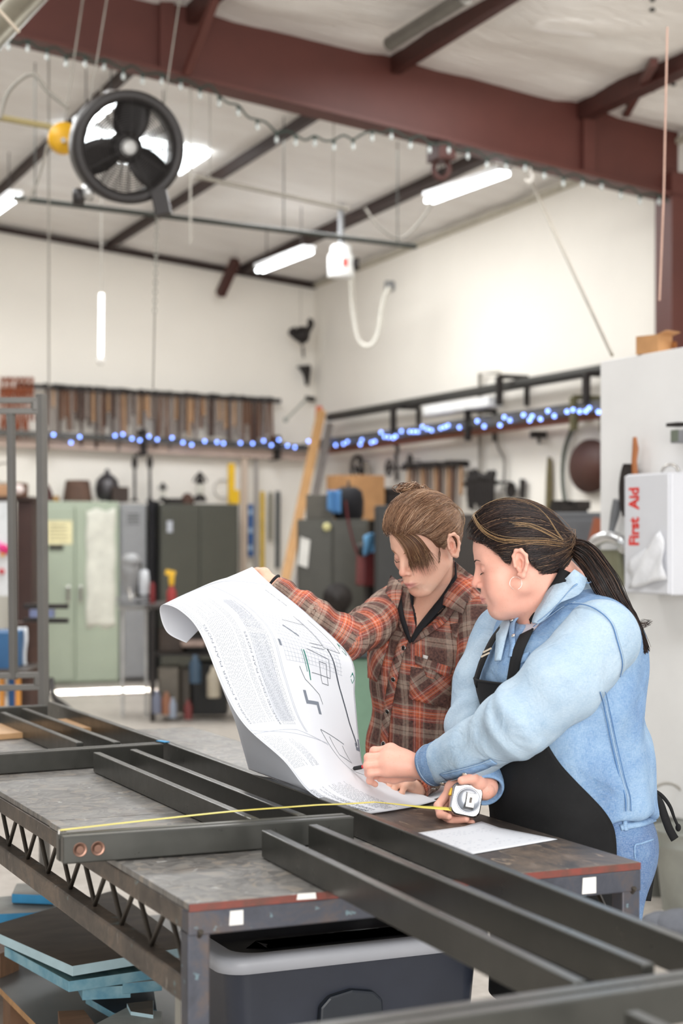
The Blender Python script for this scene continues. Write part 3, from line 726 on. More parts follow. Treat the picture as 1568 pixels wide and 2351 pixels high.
def plaid_mat(name, rot=0.):
    t, _, vec = attr_mat(name, .8, 'cloth'); mp = t.n('Mapping'); mp.inputs['Rotation'].default_value = (0, 0, rot); t.l(vec, mp.inputs['Vector'])
    sx = t.n('SeparateXYZ'); t.l(mp.outputs[0], sx.inputs[0])
    dk, tp, og, rd, wh, bk, br = '#3a2c2c', '#94877a', '#e56a45', '#9c4a42', '#d8b9ab', '#1c1717', '#5a4a45'
    st = [(0, dk), (.20, br), (.23, tp), (.31, bk), (.325, tp), (.42, dk), (.56, rd), (.60, wh), (.612, rd), (.66, og), (.70, bk), (.712, og), (.75, wh), (.762, og), (.80, bk), (.812, rd), (.86, tp), (.90, br), (.94, dk)]
    cs = []
    for ax, per in ((0, .118), (1, .128)):
        f = t.math('FRACT', t.math('MULTIPLY', sx.outputs[ax], 1 / per)); cs.append(stripe(t, f, st))
    c = t.mix(.5, cs[0], cs[1]); c = t.mix(.35, c, t.mix(1, c, c, 'SCREEN')); nz = t.noise(t.coord(), 160, 3)
    c = t.mix(.25, c, t.ramp(nz, [(.3, '#4a3733'), (.7, '#c58f7b')])); t.set(c, .85, 0, .2)
    t.bump(t.math('ADD', t.math('MULTIPLY', t.noise(t.coord(), 18, 3, .55, 1.2), 1.0), t.math('MULTIPLY', t.noise(t.coord(), 420, 2), .05)), .38, .014); return t.m
M_plaid, M_plaidb = plaid_mat('plaid flannel'), plaid_mat('plaid flannel on the bias', .8)
def denim(name, lt, md, dk, bal):
    t = NT(name); vec = t.coord(); big = t.noise(vec, 5.5, 5, .6, .4)
    c = t.ramp(big, [(.30 + bal, dk), (.47 + bal, md), (.62 + bal, lt)])
    fib = t.noise(t.coord('Object', (900, 900, 120)), 1, 2); fib2 = t.noise(t.coord('Object', (120, 120, 900)), 1, 2)
    c = t.mix(.16, c, t.ramp(fib, [(.3, dk), (.7, '#f2f7fb')])); c = t.mix(.10, c, t.ramp(fib2, [(.35, dk), (.65, '#eef4fa')]))
    t.set(c, .85, 0, .2); t.bump(t.math('ADD', t.noise(vec, 11, 3, .5, 1.5), t.math('MULTIPLY', t.noise(vec, 700, 2), .04)), .42, .018); return t.m
M_den = denim('light denim', '#acc0cf', '#98b1c6', '#7898b6', -.05); M_den2 = denim('mid denim', '#88a9c8', '#678fb9', '#4a75a5', .0)  # sleeve paler than torso: partly fading, partly light put into the colour
M_den3 = denim('dark denim edge', '#8fb1d0', '#6790bb', '#3d648f', .02); M_jean = denim('blue jeans', '#527eab', '#356296', '#204573', .03)
M_thread = mat('pale seam thread', '#b3c8da', .8); M_seam = mat('dark seam', '#4a74a6', .85)
t = NT('black canvas'); vec = t.coord(); c = t.ramp(t.noise(vec, 6, 5), [(.3, '#121213'), (.7, '#1f1f20')]); lint = t.ramp(t.noise(vec, 260, 2), [(.74, '#000000'), (.78, '#ffffff')])
t.set(t.mix(t.math('MULTIPLY', lint, .25), c, '#77777a'), .8, 0, .25); t.bump(t.noise(vec, 500, 2), .2, .001); M_black = t.m
M_blackk = mat('black knit', '#121116', .85, var=.15); M_tee = mat('grey tee', '#c3c3cc', .85)
M_chrome = mat('bright metal', '#d8d5d0', .22, 1.); M_snap = mat('pearl snap', '#cfc8b8', .3, .3); M_dsnap = mat('dark snap', '#2a2522', .25, .4)
t, col, _ = attr_mat('hair', .4); t.set(col, .36, 0, .4); M_hair = t.m
M_lash = mat('lashes', '#2a1d18', .6)
# ---------------------------------------------------------------- body parts
def head(S, f, wide=1., lips=1., cheek=0.):
    S.ell((0, -.006, .038), (.073 * wide, .093, .09), .01, f); S.ell((0, .032, .042), (.058 * wide, .056, .06), .02, f)
    S.ell((0, .034, -.028), (.058 * wide, .056, .074), .02, f)
    for s in (-1, 1):
        S.cap((s * .051 * wide, .004, -.048), (s * .02, .064, -.094), .022 + cheek * .006, .018, .02, f)
        S.ell((s * .043 * wide, .050, -.018), (.024, .024, .022), .02, f)
        if cheek: S.ell((s * .038 * wide, .050, -.052), (.026, .030, .030), .025, f)
        S.cap((s * .012, .081, .029), (s * .043, .064, .029), .0095, .008, .012, f)
    S.ell((0, .073, -.096), (.019, .0165, .016), .015, f); S.ell((0, .074, -.056), (.030, .026, .032), .015, f)
    for s in (-1, 1): S.ell((s * .032, .093, .008), (.019, .015, .012), .011, f, 1)
    S.cap((0, .084, .020), (0, .103, -.020), .0075, .009, .011, f); S.ell((0, .105, -.025), (.0098, .010, .009), .006, f)
    for s in (-1, 1):
        S.ell((s * .0125, .095, -.0295), (.0075, .0095, .007), .005, f); S.ell((s * .0068, .101, -.037), (.0036, .0055, .0035), .003, f, 1)
        S.ell((s * .031, .070, .007), (.0135, .0135, .0125), .003, f)
        S.chain([(s * .019, .083, -.0015), (s * .031, .0855, -.0035), (s * .044, .077, -.0005)], [.0012, .0014, .001], .0025, f, 1)
        S.chain([(s * .019, .083, .014), (s * .031, .0845, .0175), (s * .045, .074, .014)], [.001, .0012, .001], .004, f, 1)
    S.chain([(-.024, .086, -.0615), (-.008, .0985, -.0565), (0, .099, -.0575), (.008, .0985, -.0565), (.024, .086, -.0615)], [.003, .0048, .0046, .0048, .003], .005, f)
    S.chain([(-.021, .087, -.064), (0, .0965, -.0685), (.021, .087, -.064)], [.0035, .0062, .0035], .005, f)
    S.chain([(-.026, .0895, -.0625), (0, .1045, -.0625), (.026, .0895, -.0625)], [.0011, .0012, .0011], .0025, f, 1)
    S.cap((-.012, .0935, -.080), (.012, .0935, -.080), .004, .004, .008, f, 1)
    for s in (-1, 1):
        x = s * (.083 * wide)
        S.ell((x + s * .001, -.014, .0), (.006, .016, .029), .006, f)
        o = [(.001, .004), (-.001, .020), (-.010, .031), (-.022, .029), (-.030, .015), (-.028, -.002), (-.020, -.017), (-.011, -.029), (-.003, -.024)]
        S.chain([(x + s * (.005 + .012 * min(1, max(0, -a * 40))), a, b) for a, b in o], [.0035, .0036, .004, .0042, .004, .004, .0042, .0062, .005], .004, f)
        S.ell((x + s * .009, -.012, -.001), (.009, .0075, .012), .004, f, 1); S.ell((x + s * .006, .001, -.003), (.004, .004, .005), .003, f)
        S.chain([(x + s * .006, -.016, .014), (x + s * .007, -.021, .004), (x + s * .005, -.014, -.014)], [.0025, .003, .002], .003, f)
def skin_tone(P, f, base, fr_r=.115):
    q = f.to(P); c = np.tile(np.array(hexc(base)), (len(P), 1)); inh = (np.linalg.norm(q - A_(0, .01, 0), axis=1) < .16)
    def blend(w, hexv):
        nonlocal c
        w = np.clip(w, 0, 1)[:, None] * inh[:, None]; c = c * (1 - w) + np.array(hexc(hexv)) * w
    g = lambda cx, cy, cz, sx, sy, sz: np.exp(-(((np.abs(q[:, 0]) - cx) / sx) ** 2 + ((q[:, 1] - cy) / sy) ** 2 + ((q[:, 2] - cz) / sz) ** 2))
    blend(.55 * g(.04, .07, -.025, .024, .04, .024), '#dc8f7e'); blend(.6 * g(0, .108, -.026, .014, .014, .014), '#d98473'); blend(.45 * g(0, .07, -.098, .02, .03, .016), '#dd9684')
    blend(.35 * g(.031, .082, .006, .018, .02, .009), '#c98d80'); blend(.5 * g(.08, -.014, 0, .014, .02, .032), '#e2947f')
    lip = np.exp(-((q[:, 0] / .021) ** 4)) * np.exp(-(((q[:, 2] + .0625) / .0085) ** 4)) * (q[:, 1] > .083); blend(.8 * lip, '#b9656a')
    return c
def hand(S, wrist, fingers, thumb, wr=.024, fr=.0095):
    """fingers: four lists MCP, PIP, DIP, tip; thumb: CMC, MCP, tip"""
    for i, ch in enumerate(fingers):
        k = (1, 1.03, 1, .87)[i] * fr
        S.cap(wrist, ch[0], wr * .8, k * 1.35, .014); S.chain(ch, [k * 1.18, k * 1.06, k * .95, k * .82], .0045)
        d = ch[3] - ch[2]; d = d / (np.linalg.norm(d) + 1e-9)
    for i in range(3): S.cap(fingers[i][0], fingers[i + 1][0], fr * 1.25, fr * 1.25, .012)
    S.cap(wrist, thumb[0], wr * .8, fr * 1.5, .014); S.chain(thumb, [fr * 1.7, fr * 1.3, fr * 1.0], .008); S.cap(thumb[0], fingers[0][0], fr * 1.2, fr * 1.2, .016)
def tubecoords(P, pts):
    """along/around coordinates for cloth on a limb"""
    pts = np.array(pts); best = np.full(len(P), 1e9); s = np.zeros(len(P)); th = np.zeros(len(P)); acc = 0
    ref = np.cross(pts[-1] - pts[0], A_(0, 0, 1)); ref /= np.linalg.norm(ref)
    for a, b in zip(pts[:-1], pts[1:]):
        ab = b - a; L = np.linalg.norm(ab); d = ab / L; h = (P - a) @ d; hc = np.clip(h, 0, L); q = P - a - hc[:, None] * d; dd = np.linalg.norm(q, axis=1)
        x = ref - d * (ref @ d); x /= np.linalg.norm(x); y = np.cross(d, x); m = dd < best
        s[m] = (acc + np.clip(h, -.1, L + .1))[m]; th[m] = np.arctan2(q @ y, q @ x)[m]; best[m] = dd[m]; acc += L
    return s, th
def normals(vs, qs):
    n = np.cross(vs[qs[:, 2]] - vs[qs[:, 0]], vs[qs[:, 3]] - vs[qs[:, 1]]); o = np.zeros_like(vs)
    for k in range(4): np.add.at(o, qs[:, k], n)
    return o / (np.linalg.norm(o, axis=1, keepdims=True) + 1e-12)
def relax(d, qs, n):
    """even out a per-point value over the neighbouring points"""
    a, b = np.concatenate([qs[:, 0], qs[:, 1], qs[:, 2], qs[:, 3]]), np.concatenate([qs[:, 1], qs[:, 2], qs[:, 3], qs[:, 0]]); c = np.bincount(a, minlength=len(d)) + 1e-9
    for _ in range(n): d = .4 * d + .6 * np.bincount(a, d[b], len(d)) / c
    return d
def sleeve(name, pts, rs, mats, parent, h=.0048, uvk=.055, fold=.005, freq=34., open_end=.05, seed=1, elbow=None):
    S = SDF(); S.chain(pts, rs, .03)
    a, b = pts[-2], pts[-1]; d = (b - a) / np.linalg.norm(b - a)
    S.custom(lambda P: (P - b) @ d, b, .3, .004, 2)                                   # cut square at the cuff
    if open_end: S.cap(b - d * open_end, b + d * .03, rs[-1] - .008, rs[-1] - .004, .003, ROOM, 1)
    lo = np.min(pts, 0) - max(rs) - .02; hi = np.max(pts, 0) + max(rs) + .02
    vs, qs = mesh_sdf(S, lo, hi, h); s, th = tubecoords(vs, pts); n = normals(vs, qs)
    L = np.sum(np.linalg.norm(np.diff(np.array(pts), axis=0), axis=1)); eb = elbow if elbow else L * .5
    env = .35 + 1.0 * np.exp(-((s - eb) / .075) ** 2) + .5 * np.exp(-((s - L + .07) / .05) ** 2); env *= np.clip((L - s) / .03, 0, 1)
    ph = freq * s + 1.5 * np.sin(th + seed) + .8 * np.sin(2 * th + seed) + 1.3 * vnoise(vs, 5, seed); w = 1 - 1.8 * np.abs(np.sin(ph)) + .5 * np.sin(1.7 * ph + th)
    vs = vs + n * relax(1.15 * fold * env * (w * .6 + .35 * vnoise(vs, 10, seed + 5)), qs, 7)[:, None]
    o = np_obj(name, vs, qs, mats, parent, uv=np.stack([th * uvk, s], 1)); return S, o
def ribbon(S, pix, w, d0, off, mats, name, parent, th=.0015, per=8, lift=None, uvs=1.):
    """a strip of cloth laid along photo points on S; w in metres (number or one per point)"""
    pp = smoothpts([V((x, y, 0)) for x, y in pix], per); px = [(p.x, p.y) for p in pp]; P = hits(S, px, d0, off)
    return strip3(P, S.grad(P), w, mats, name, parent, th, per)
def strip3(P, N, w, mats, name, parent, th=.0015, per=8):
    m = len(P); ws = np.interp(np.linspace(0, 1, m), np.linspace(0, 1, len(w)), w) if isinstance(w, (list, tuple)) else np.full(m, w)
    for _ in range(2): P[1:-1] = (P[:-2] + 2 * P[1:-1] + P[2:]) / 4
    d = np.gradient(P, axis=0); d /= np.linalg.norm(d, axis=1, keepdims=True) + 1e-9; sd = np.cross(d, N); sd /= np.linalg.norm(sd, axis=1, keepdims=True) + 1e-9
    rows = np.stack([P - sd * ws[:, None] / 2, P + N * th * .3, P + sd * ws[:, None] / 2], 1); K = 3; idx = np.arange(m * K).reshape(m, K)
    q = np.stack([idx[:-1, :-1], idx[:-1, 1:], idx[1:, 1:], idx[1:, :-1]], -1).reshape(-1, 4)
    s = np.concatenate([[0], np.cumsum(np.linalg.norm(np.diff(P, axis=0), axis=1))]); uv = np.stack([np.stack([-ws / 2, 0 * ws, ws / 2], 1), np.repeat(s[:, None], 3, 1)], -1).reshape(-1, 2)
    o = np_obj(name, rows.reshape(-1, 3), q, mats, parent, uv=uv); md = o.modifiers.new('solid', 'SOLIDIFY'); md.thickness = th; md.offset = 0; return o
def patch4(S, quad, d0, off, mats, name, parent, n=10, th=.002, puff=.0):
    """a four-cornered piece of cloth laid on S between photo points"""
    a, b, c, d = [np.array(q, float) for q in quad]; u = np.linspace(0, 1, n + 1)
    pix = [tuple((a * (1 - i) + b * i) * (1 - k) + (d * (1 - i) + c * i) * k) for k in u for i in u]
    P = hits(S, pix, d0, off); g = np.array([[math.sin(PI * i) * math.sin(PI * k) for i in u] for k in u]).ravel(); N = S.grad(P); P = P + N * (puff * g)[:, None]
    idx = np.arange((n + 1) ** 2).reshape(n + 1, n + 1); q = np.stack([idx[:-1, :-1], idx[:-1, 1:], idx[1:, 1:], idx[1:, :-1]], -1).reshape(-1, 4)
    p0 = P[0]; e1 = P[n] - P[0]; e1 /= np.linalg.norm(e1); e2 = np.cross(N.mean(0), e1)
    o = np_obj(name, P, q, mats, parent, uv=np.stack([(P - p0) @ e1, (P - p0) @ e2], 1)); md = o.modifiers.new('solid', 'SOLIDIFY'); md.thickness = th; md.offset = 0; return o
def snap(S, pix, d0, r, mats, parent, name='button', off=.003, rim=None):
    for p in pix:
        P = hits(S, [p], d0)[0]; n = S.grad(P[None])[0]; m = MB(); m.lathe([(r * .98, 0), (r, .001), (r * .85, .0022), (r * .4, .003), (.0003, .0032)], V(P + n * off), V(n), 16)
        o = obj(name, m, mats, parent)
        if rim: m = MB(); m.torus(V(P + n * (off + .001)), r, r * .16, V(n), 18, 6); obj('button_rim', m, rim, o)
# ================================================================ the two people
def cdir(r, f, u=0.): return np.array(CAMR) * r + np.array(CAMF) * f + A_(0, 0, u)
def headframe(ear, d, psi, th, roll, wide):
    s, c = math.sin(math.radians(psi)), math.cos(math.radians(psi)); st, ct = math.sin(math.radians(th)), math.cos(math.radians(th))
    Fh, L = cdir(-s, -c), cdir(c, -s); Fw = Fh * ct - A_(0, 0, st); U = A_(0, 0, ct) + Fh * st
    r = math.radians(roll); L, U = L * math.cos(r) - U * math.sin(r), U * math.cos(r) + L * math.sin(r)
    return Fr(C(ear[0], ear[1], d) - L * .082 * wide, L, Fw, U)
def torsoframe(c, psi):
    s, c_ = math.sin(math.radians(psi)), math.cos(math.radians(psi)); return Fr(c, cdir(c_, -s), cdir(-s, -c_), (0, 0, 1))
def legs_and_shoes(root, fr, z0, hipw, rr, mats, shoe, pelvis_d=.0, foot=.11):
    S = SDF()
    for s in (-1, 1):
        S.chain([fr.w(s * hipw, 0, 0), fr.w(s * hipw * .98, .015, -(fr.o[2] - .47)), fr.w(s * hipw * .95, -.015, -(fr.o[2] - .07))], [rr, rr * .72, rr * .58], .03)
    return S
def lashes(root, f, wide=1., brow='#4a3424'):
    m = MB()
    for s in (-1, 1): m.tube([V(f.w(s * .0185, .0845, -.0018)), V(f.w(s * .031, .0868, -.0042)), V(f.w(s * .0445, .0785, -.0012))], [.0006, .0012, .0007], 6)
    half = len(m.f)
    obj('eyelashes', m, M_lash, root)
    for s in (-1, 1):
        P = f.to(hd_S.project(np.array([f.w(s * (.013 + .030 * k / 8), .09 - .014 * (k / 8) ** 2, .027 + .004 * math.sin(PI * k / 8)) for k in range(9)]), .0006)); m = MB()
        m.tube([V(f.w(*p)) for p in P], [.0008, .0018, .0022, .0023, .0022, .002, .0016, .0012, .0006], 6, flat=.5); obj('eyebrow', m, mat('brow ' + brow, brow, .7), root)
def cutline(knots):
    ys, zs = zip(*knots)
    return lambda P, f: (lambda q: (np.interp(q[:, 1], ys, zs) - q[:, 2]) * .7)(f.to(P))
def haircap(f, ells, line, extra=None):
    S = SDF()
    for c, r in ells: S.ell(c, r, .02, f)
    g = cutline(line); S.custom(lambda P: g(P, f), f.o, .3, .01, 2)
    if extra: extra(S)
    return S
def swept(S, f, c0, starts, T, n, seed, off=(.0, .006), curl=.0, pts=14, f0max=.45, wig=.004):
    """hair strands lying on the cap, running from hairline points to the gathering point T (head-frame coordinates)"""
    r = np.random.RandomState(seed); c0 = A_(*c0); T = A_(*T); st = np.array(starts, float); out = []
    k = r.uniform(0, len(st) - 1, n); i = np.minimum(k.astype(int), len(st) - 2); s = st[i] + (st[i + 1] - st[i]) * (k - i)[:, None] + r.normal(0, .004, (n, 3))
    a, b = s - c0, T + r.normal(0, .006, (n, 3)) - c0; ra, rb = np.linalg.norm(a, axis=1), np.linalg.norm(b, axis=1); a /= ra[:, None]; b /= rb[:, None]
    om = np.arccos(np.clip((a * b).sum(1), -.999, .999)); t0 = r.uniform(-.0, f0max, n) ** 1.5; t = t0[:, None] + (1 - t0[:, None]) * np.linspace(0, 1, pts)[None]
    so = np.sin(om)[:, None]; P = (a[:, None] * (np.sin((1 - t) * om[:, None]) / so)[..., None] + b[:, None] * (np.sin(t * om[:, None]) / so)[..., None]) * (.105)
    P = P + c0; w = r.normal(0, 1, (n, 1, 3)) * wig * np.sin(np.linspace(0, 1, pts) * PI * r.uniform(.6, 2, (n, 1)) + r.uniform(0, 6, (n, 1)))[..., None]; P = P + w
    Q = f.o + P.reshape(-1, 3) @ f.R.T; Q = S.project(Q, .0, 5); N = S.grad(Q); o = np.repeat(r.uniform(off[0], off[1], n), pts); Q = Q + N * o[:, None]
    return Q.reshape(n, pts, 3)
def strand_obj(name, paths, rad, cols, parent, seed=0, probs=None):
    r = np.random.RandomState(seed); vs, q = strands(paths, rad); per = len(vs) // len(paths)
    c = np.array([hexc(h) for h in cols])[r.choice(len(cols), len(paths), p=probs)] * r.uniform(.8, 1.2, (len(paths), 1)); return np_obj(name, vs, q, M_hair, parent, col=np.repeat(c, per, 0))
def fold_torso(vs, qs, fr, amp, seed, zf=7., keep=None):
    n = normals(vs, qs); q = fr.to(vs); th = np.arctan2(q[:, 0], q[:, 1])
    w = np.sin(5 * th + zf * 3 * q[:, 2] + 2 * vnoise(vs, 6, seed)) * .6 + np.sin(11 * th - zf * 2 * q[:, 2] + 2 * vnoise(vs, 9, seed + 1)) * .4
    a = amp * (w + .5 * vnoise(vs, 14, seed + 2)); 
    if keep is not None: a = a * keep(q)
    return vs + n * relax(a, qs, 5)[:, None]

# ---------------------------------------------------------------- person in plaid
p1 = thing('person', 'person in orange and brown plaid shirt bending over the plan, holding up its corner', 'person', tuple(W(955, 1240 + 1.5 * F / 4.72, 4.72)))
t1 = torsoframe(C(958, 1700, 4.71), 33)
H1 = headframe((1028, 1257), 4.455, 47, 27, 2, 1.)
def torso1(S, e):
    S.ell(t1.to(C(958, 1850, 4.73)), (.165 + e, .128 + e, .17), .05, t1); S.ell(t1.to(C(957, 1720, 4.72)), (.150 + e, .122 + e, .16), .05, t1)
    S.ell(t1.to(C(968, 1560, 4.70)), (.156 + e, .122 + e, .17), .05, t1); S.ell(t1.to(C(975, 1500, 4.60)), (.13 + e, .05 + e, .09), .06, t1)
    S.cap(C(893, 1402, 4.72), C(1098, 1418, 4.56), .058 + e, .058 + e, .05); S.cap(C(935, 1365, 4.70), C(1060, 1372, 4.60), .045 + e, .045 + e, .05)
    return S
NECK1 = C(1003, 1395, 4.645)
A1 = C(944, 1462, 4.545)
def wedge(S, apex, bl, br, fr, k=.004, depth=-.03):
    """carve the open neck: a V that widens upwards from its apex"""
    a = fr.to(apex)
    tl, tr_ = math.radians(bl), math.radians(br)
    def fn(P):
        q = fr.to(P) - a
        return np.maximum(np.maximum(-q[:, 0] * math.cos(tl) - q[:, 2] * math.sin(tl), q[:, 0] * math.cos(tr_) - q[:, 2] * math.sin(tr_)), depth - (q[:, 1] + a[1]))
    return S.custom(fn, apex + A_(0, 0, .12), .26, k, 1)
SH1 = [C(893, 1402, 4.71), C(846, 1440, 4.56), C(797, 1464, 4.43), C(715, 1412, 4.39), C(628, 1346, 4.41)]
SL1 = [C(1098, 1420, 4.56), C(1100, 1540, 4.50), C(1086, 1668, 4.46), C(1020, 1745, 4.36), C(950, 1813, 4.24)]
B1 = torso1(SDF(), -.016); B1.p.pop(0); head(B1, H1, .98); B1.cap(H1.w(0, -.022, -.035), NECK1, .049, .054, .02); B1.cap(H1.w(.02, -.005, -.06), C(975, 1415, 4.63), .016, .012, .03); B1.cap(NECK1, C(985, 1440, 4.69), .052, .062, .04)
B1.chain(SH1, [.045, .042, .038, .034, .025], .02); B1.chain(SL1, [.045, .042, .038, .034, .026], .02)
HR1 = SDF(); w_ = C(628, 1346, 4.41)
hand(HR1, w_, [[C(606, 1317, 4.415), C(591, 1311, 4.425), C(582, 1312, 4.435), C(576, 1316, 4.437)], [C(609, 1323, 4.43), C(590, 1319, 4.445), C(580, 1322, 4.447), C(573, 1326, 4.445)],
               [C(612, 1330, 4.44), C(592, 1330, 4.455), C(582, 1333, 4.455), C(575, 1337, 4.45)], [C(615, 1337, 4.445), C(598, 1341, 4.455), C(588, 1343, 4.455), C(581, 1346, 4.45)]], [C(617, 1338, 4.40), C(603, 1336, 4.385), C(583, 1330, 4.395)], .023, .0088)
HR1.cap(C(660, 1370, 4.40), w_, .026, .024, .01)
HL1 = SDF(); w_ = C(952, 1811, 4.24)
hand(HL1, w_, [[C(905, 1788, 4.235), C(881, 1796, 4.215), C(868, 1803, 4.21), C(857, 1810, 4.205)], [C(916, 1791, 4.22), C(898, 1799, 4.20), C(890, 1812, 4.19), C(884, 1822, 4.19)],
               [C(926, 1795, 4.21), C(911, 1802, 4.185), C(903, 1816, 4.175), C(898, 1828, 4.18)], [C(938, 1800, 4.20), C(927, 1808, 4.175), C(922, 1822, 4.165), C(917, 1832, 4.17)]], [C(935, 1800, 4.25), C(890, 1800, 4.25), C(848, 1803, 4.235)], .024, .0088)
HL1.cap(C(985, 1790, 4.28), w_, .028, .025, .01)
def body(name, parts, f, base, root):
    vs, qs = join([mesh_sdf(*p) for p in parts]); return np_obj(name, vs, qs, M_skin, root, col=skin_tone(vs, f, base))
hd_S = B1
zc = H1.w(0, 0, -.1)[2] - .03
lo_h, hi_h = H1.o - .17, H1.o + .17; lo_h[2] = zc
body('body', [(B1, lo_h, hi_h, .0019), (B1, A_(*(np.min(SH1 + SL1 + [C(955, 1900, 4.73)], 0) - .25)), A_(*np.append((np.max(SH1 + SL1 + [C(955, 1900, 4.73)], 0) + .25)[:2], zc)), .006),
              (HR1, C(600, 1330, 4.42) - .075, C(600, 1330, 4.42) + .075, .0022), (HL1, C(910, 1806, 4.21) - .085, C(910, 1806, 4.21) + .085, .0022)], H1, '#e5b49b', p1)
lashes(p1, H1, 1., '#8a6448')
# shirt
T1 = torso1(SDF(), 0.); hem = C(957, 1850, 4.7)[2]
T1.custom(lambda P: hem - P[:, 2], t1.o - A_(0, 0, .1), .45, .004, 2)
T1c = SDF(); T1c.p = list(T1.p); wedge(T1c, A1, 24, 40, t1); T1c.cap(NECK1 + A_(0, 0, -.02), H1.o, .062, .066, .006, ROOM, 1)
lo, hi = t1.o - A_(.28, .28, .22), t1.o + A_(.28, .28, .50)
vs, qs = mesh_sdf(T1c, lo, hi, .0055); q = t1.to(vs)
vs = fold_torso(vs, qs, t1, .0045, 3, 6., lambda q: np.clip(1.2 - np.abs(q[:, 2] - .0) * 1.2, .25, 1))
shirt1 = np_obj('shirt', vs, qs, M_plaid, p1, uv=np.stack([np.arctan2(q[:, 0], q[:, 1]) * .155, q[:, 2] + .12 * q[:, 0]], 1)); shirt1['label'] = 'orange and brown plaid flannel shirt'
U1 = torso1(SDF(), -.006); wedge(U1, C(946, 1474, 4.55), 12, 25, t1); U1.cap(NECK1 + A_(0, 0, -.02), H1.o, .055, .058, .006, ROOM, 1)
U1.custom(lambda P: (hem + .1) - P[:, 2], t1.o, .5, .004, 2)
vs, qs = mesh_sdf(U1, lo, hi, .006); o = np_obj('undershirt', vs, qs, M_blackk, p1); o['label'] = 'black zip-neck undershirt'
# black collar standing up round the neck
def collar_ring(base, axis_to, r0, r1, hgt, a0, a1, ref, mats, name, parent, n=28, lean=.25, th=.003):
    ax = axis_to - base; ax /= np.linalg.norm(ax); x = ref - ax * (ref @ ax); x /= np.linalg.norm(x); y = np.cross(ax, x); rows = []
    for k in range(5):
        f = k / 4; r = r0 + (r1 - r0) * f; rows.append([base + ax * (hgt * f) + (x * math.cos(a) + y * math.sin(a)) * r for a in np.linspace(math.radians(a0), math.radians(a1), n)])
    rows = np.array(rows); idx = np.arange(5 * n).reshape(5, n); q = np.stack([idx[:-1, :-1], idx[:-1, 1:], idx[1:, 1:], idx[1:, :-1]], -1).reshape(-1, 4)
    uv = np.stack([np.tile(np.linspace(0, .3, n), 5), np.repeat(np.linspace(0, hgt, 5), n)], 1)
    o = np_obj(name, rows.reshape(-1, 3), q, mats, parent, uv=uv); md = o.modifiers.new('solid', 'SOLIDIFY'); md.thickness = th; md.offset = 0; return o
fwd1 = cdir(-.5, -.86)
collar_ring(NECK1 - A_(0, 0, .02), H1.w(0, -.03, -.03), .066, .064, .075, 48, 312, fwd1, M_blackk, 'undershirt_collar', p1)
collar_ring(NECK1 - A_(0, 0, .035), H1.w(0, -.04, -.03), .078, .082, .062, 62, 298, fwd1, M_plaid, 'shirt_collar', shirt1, th=.004)
def lift_patch(quad, d, mats, name, parent, th=.004): return patch4(T1, quad, d, .012, mats, name, parent, 8, th, .006)
lift_patch([(1040, 1296), (1088, 1338), (1068, 1411), (1022, 1391)], 4.55, M_plaid, 'collar_leaf', shirt1); lift_patch([(903, 1330), (930, 1352), (918, 1400), (884, 1390)], 4.62, M_plaidb, 'collar_leaf', shirt1)
ribbon(T1, [(944, 1452), (924, 1485), (906, 1558), (893, 1632), (885, 1706), (882, 1760)], .027, 4.6, .0065, M_plaidb, 'placket', shirt1, .004)
ribbon(T1, [(948, 1474), (985, 1452), (1022, 1424), (1042, 1396)], .018, 4.6, .008, M_plaid, 'neck_facing', shirt1, .003); ribbon(T1, [(942, 1468), (924, 1432), (911, 1396)], .016, 4.6, .008, M_plaid, 'neck_facing', shirt1, .003)
UB = SDF(); UB.p = U1.p + [q_ for q_ in B1.p if q_[2] < .2]; und = o
ribbon(UB, [(1040, 1290), (1040, 1330), (1026, 1370), (996, 1408), (964, 1446), (948, 1474)], [.020, .024, .026, .024, .018, .008], 4.55, .006, M_blackk, 'zip_facing', und, .003); ribbon(UB, [(914, 1338), (918, 1370), (924, 1410), (934, 1445), (945, 1476)], [.012, .014, .015, .014, .006], 4.55, .006, M_blackk, 'zip_facing', und, .003)
snap(T1, [(931, 1489), (908, 1558), (895, 1632), (886, 1708), (859, 1474), (989, 1547)], 4.6, .0062, M_dsnap, shirt1, 'button', .010, M_chrome)
patch4(T1, [(946, 1530), (1036, 1545), (1026, 1624), (941, 1602)], 4.6, .007, M_plaidb, 'chest_pocket', shirt1, 10, .002, .004); patch4(T1, [(957, 1505), (1040, 1530), (1030, 1551), (958, 1524)], 4.6, .011, M_plaid, 'pocket_flap', shirt1, 8, .003, .004); patch4(T1, [(970, 1520), (1010, 1535), (997, 1556), (983, 1552)], 4.6, .0112, M_plaid, 'pocket_flap_point', shirt1, 6, .003, .003)
patch4(T1, [(848, 1470), (897, 1474), (870, 1565), (850, 1556)], 4.65, .007, M_plaidb, 'chest_pocket', shirt1, 10, .002, .004); patch4(T1, [(845, 1432), (903, 1456), (896, 1470), (848, 1452)], 4.65, .011, M_plaid, 'pocket_flap', shirt1, 8, .003, .004); patch4(T1, [(850, 1452), (884, 1466), (868, 1480), (856, 1478)], 4.65, .0112, M_plaid, 'pocket_flap_point', shirt1, 6, .003, .003)
patch4(T1, [(1034, 1434), (1118, 1412), (1108, 1460), (1042, 1465)], 4.58, .006, M_plaidb, 'shoulder_yoke', shirt1, 8, .002)
patch4(T1, [(976, 1503), (987, 1506), (985, 1513), (975, 1510)], 4.6, .0145, mat('white woven tag', '#d9d4cf', .8), 'pocket_tag', shirt1, 3, .001)
rs1 = [.064, .055, .051, .043, .034]
SR1, o = sleeve('sleeve', SH1, rs1, M_plaid, shirt1, fold=.0075, freq=62, seed=2, elbow=.27); o['label'] = 'raised plaid sleeve reaching out to the plan'
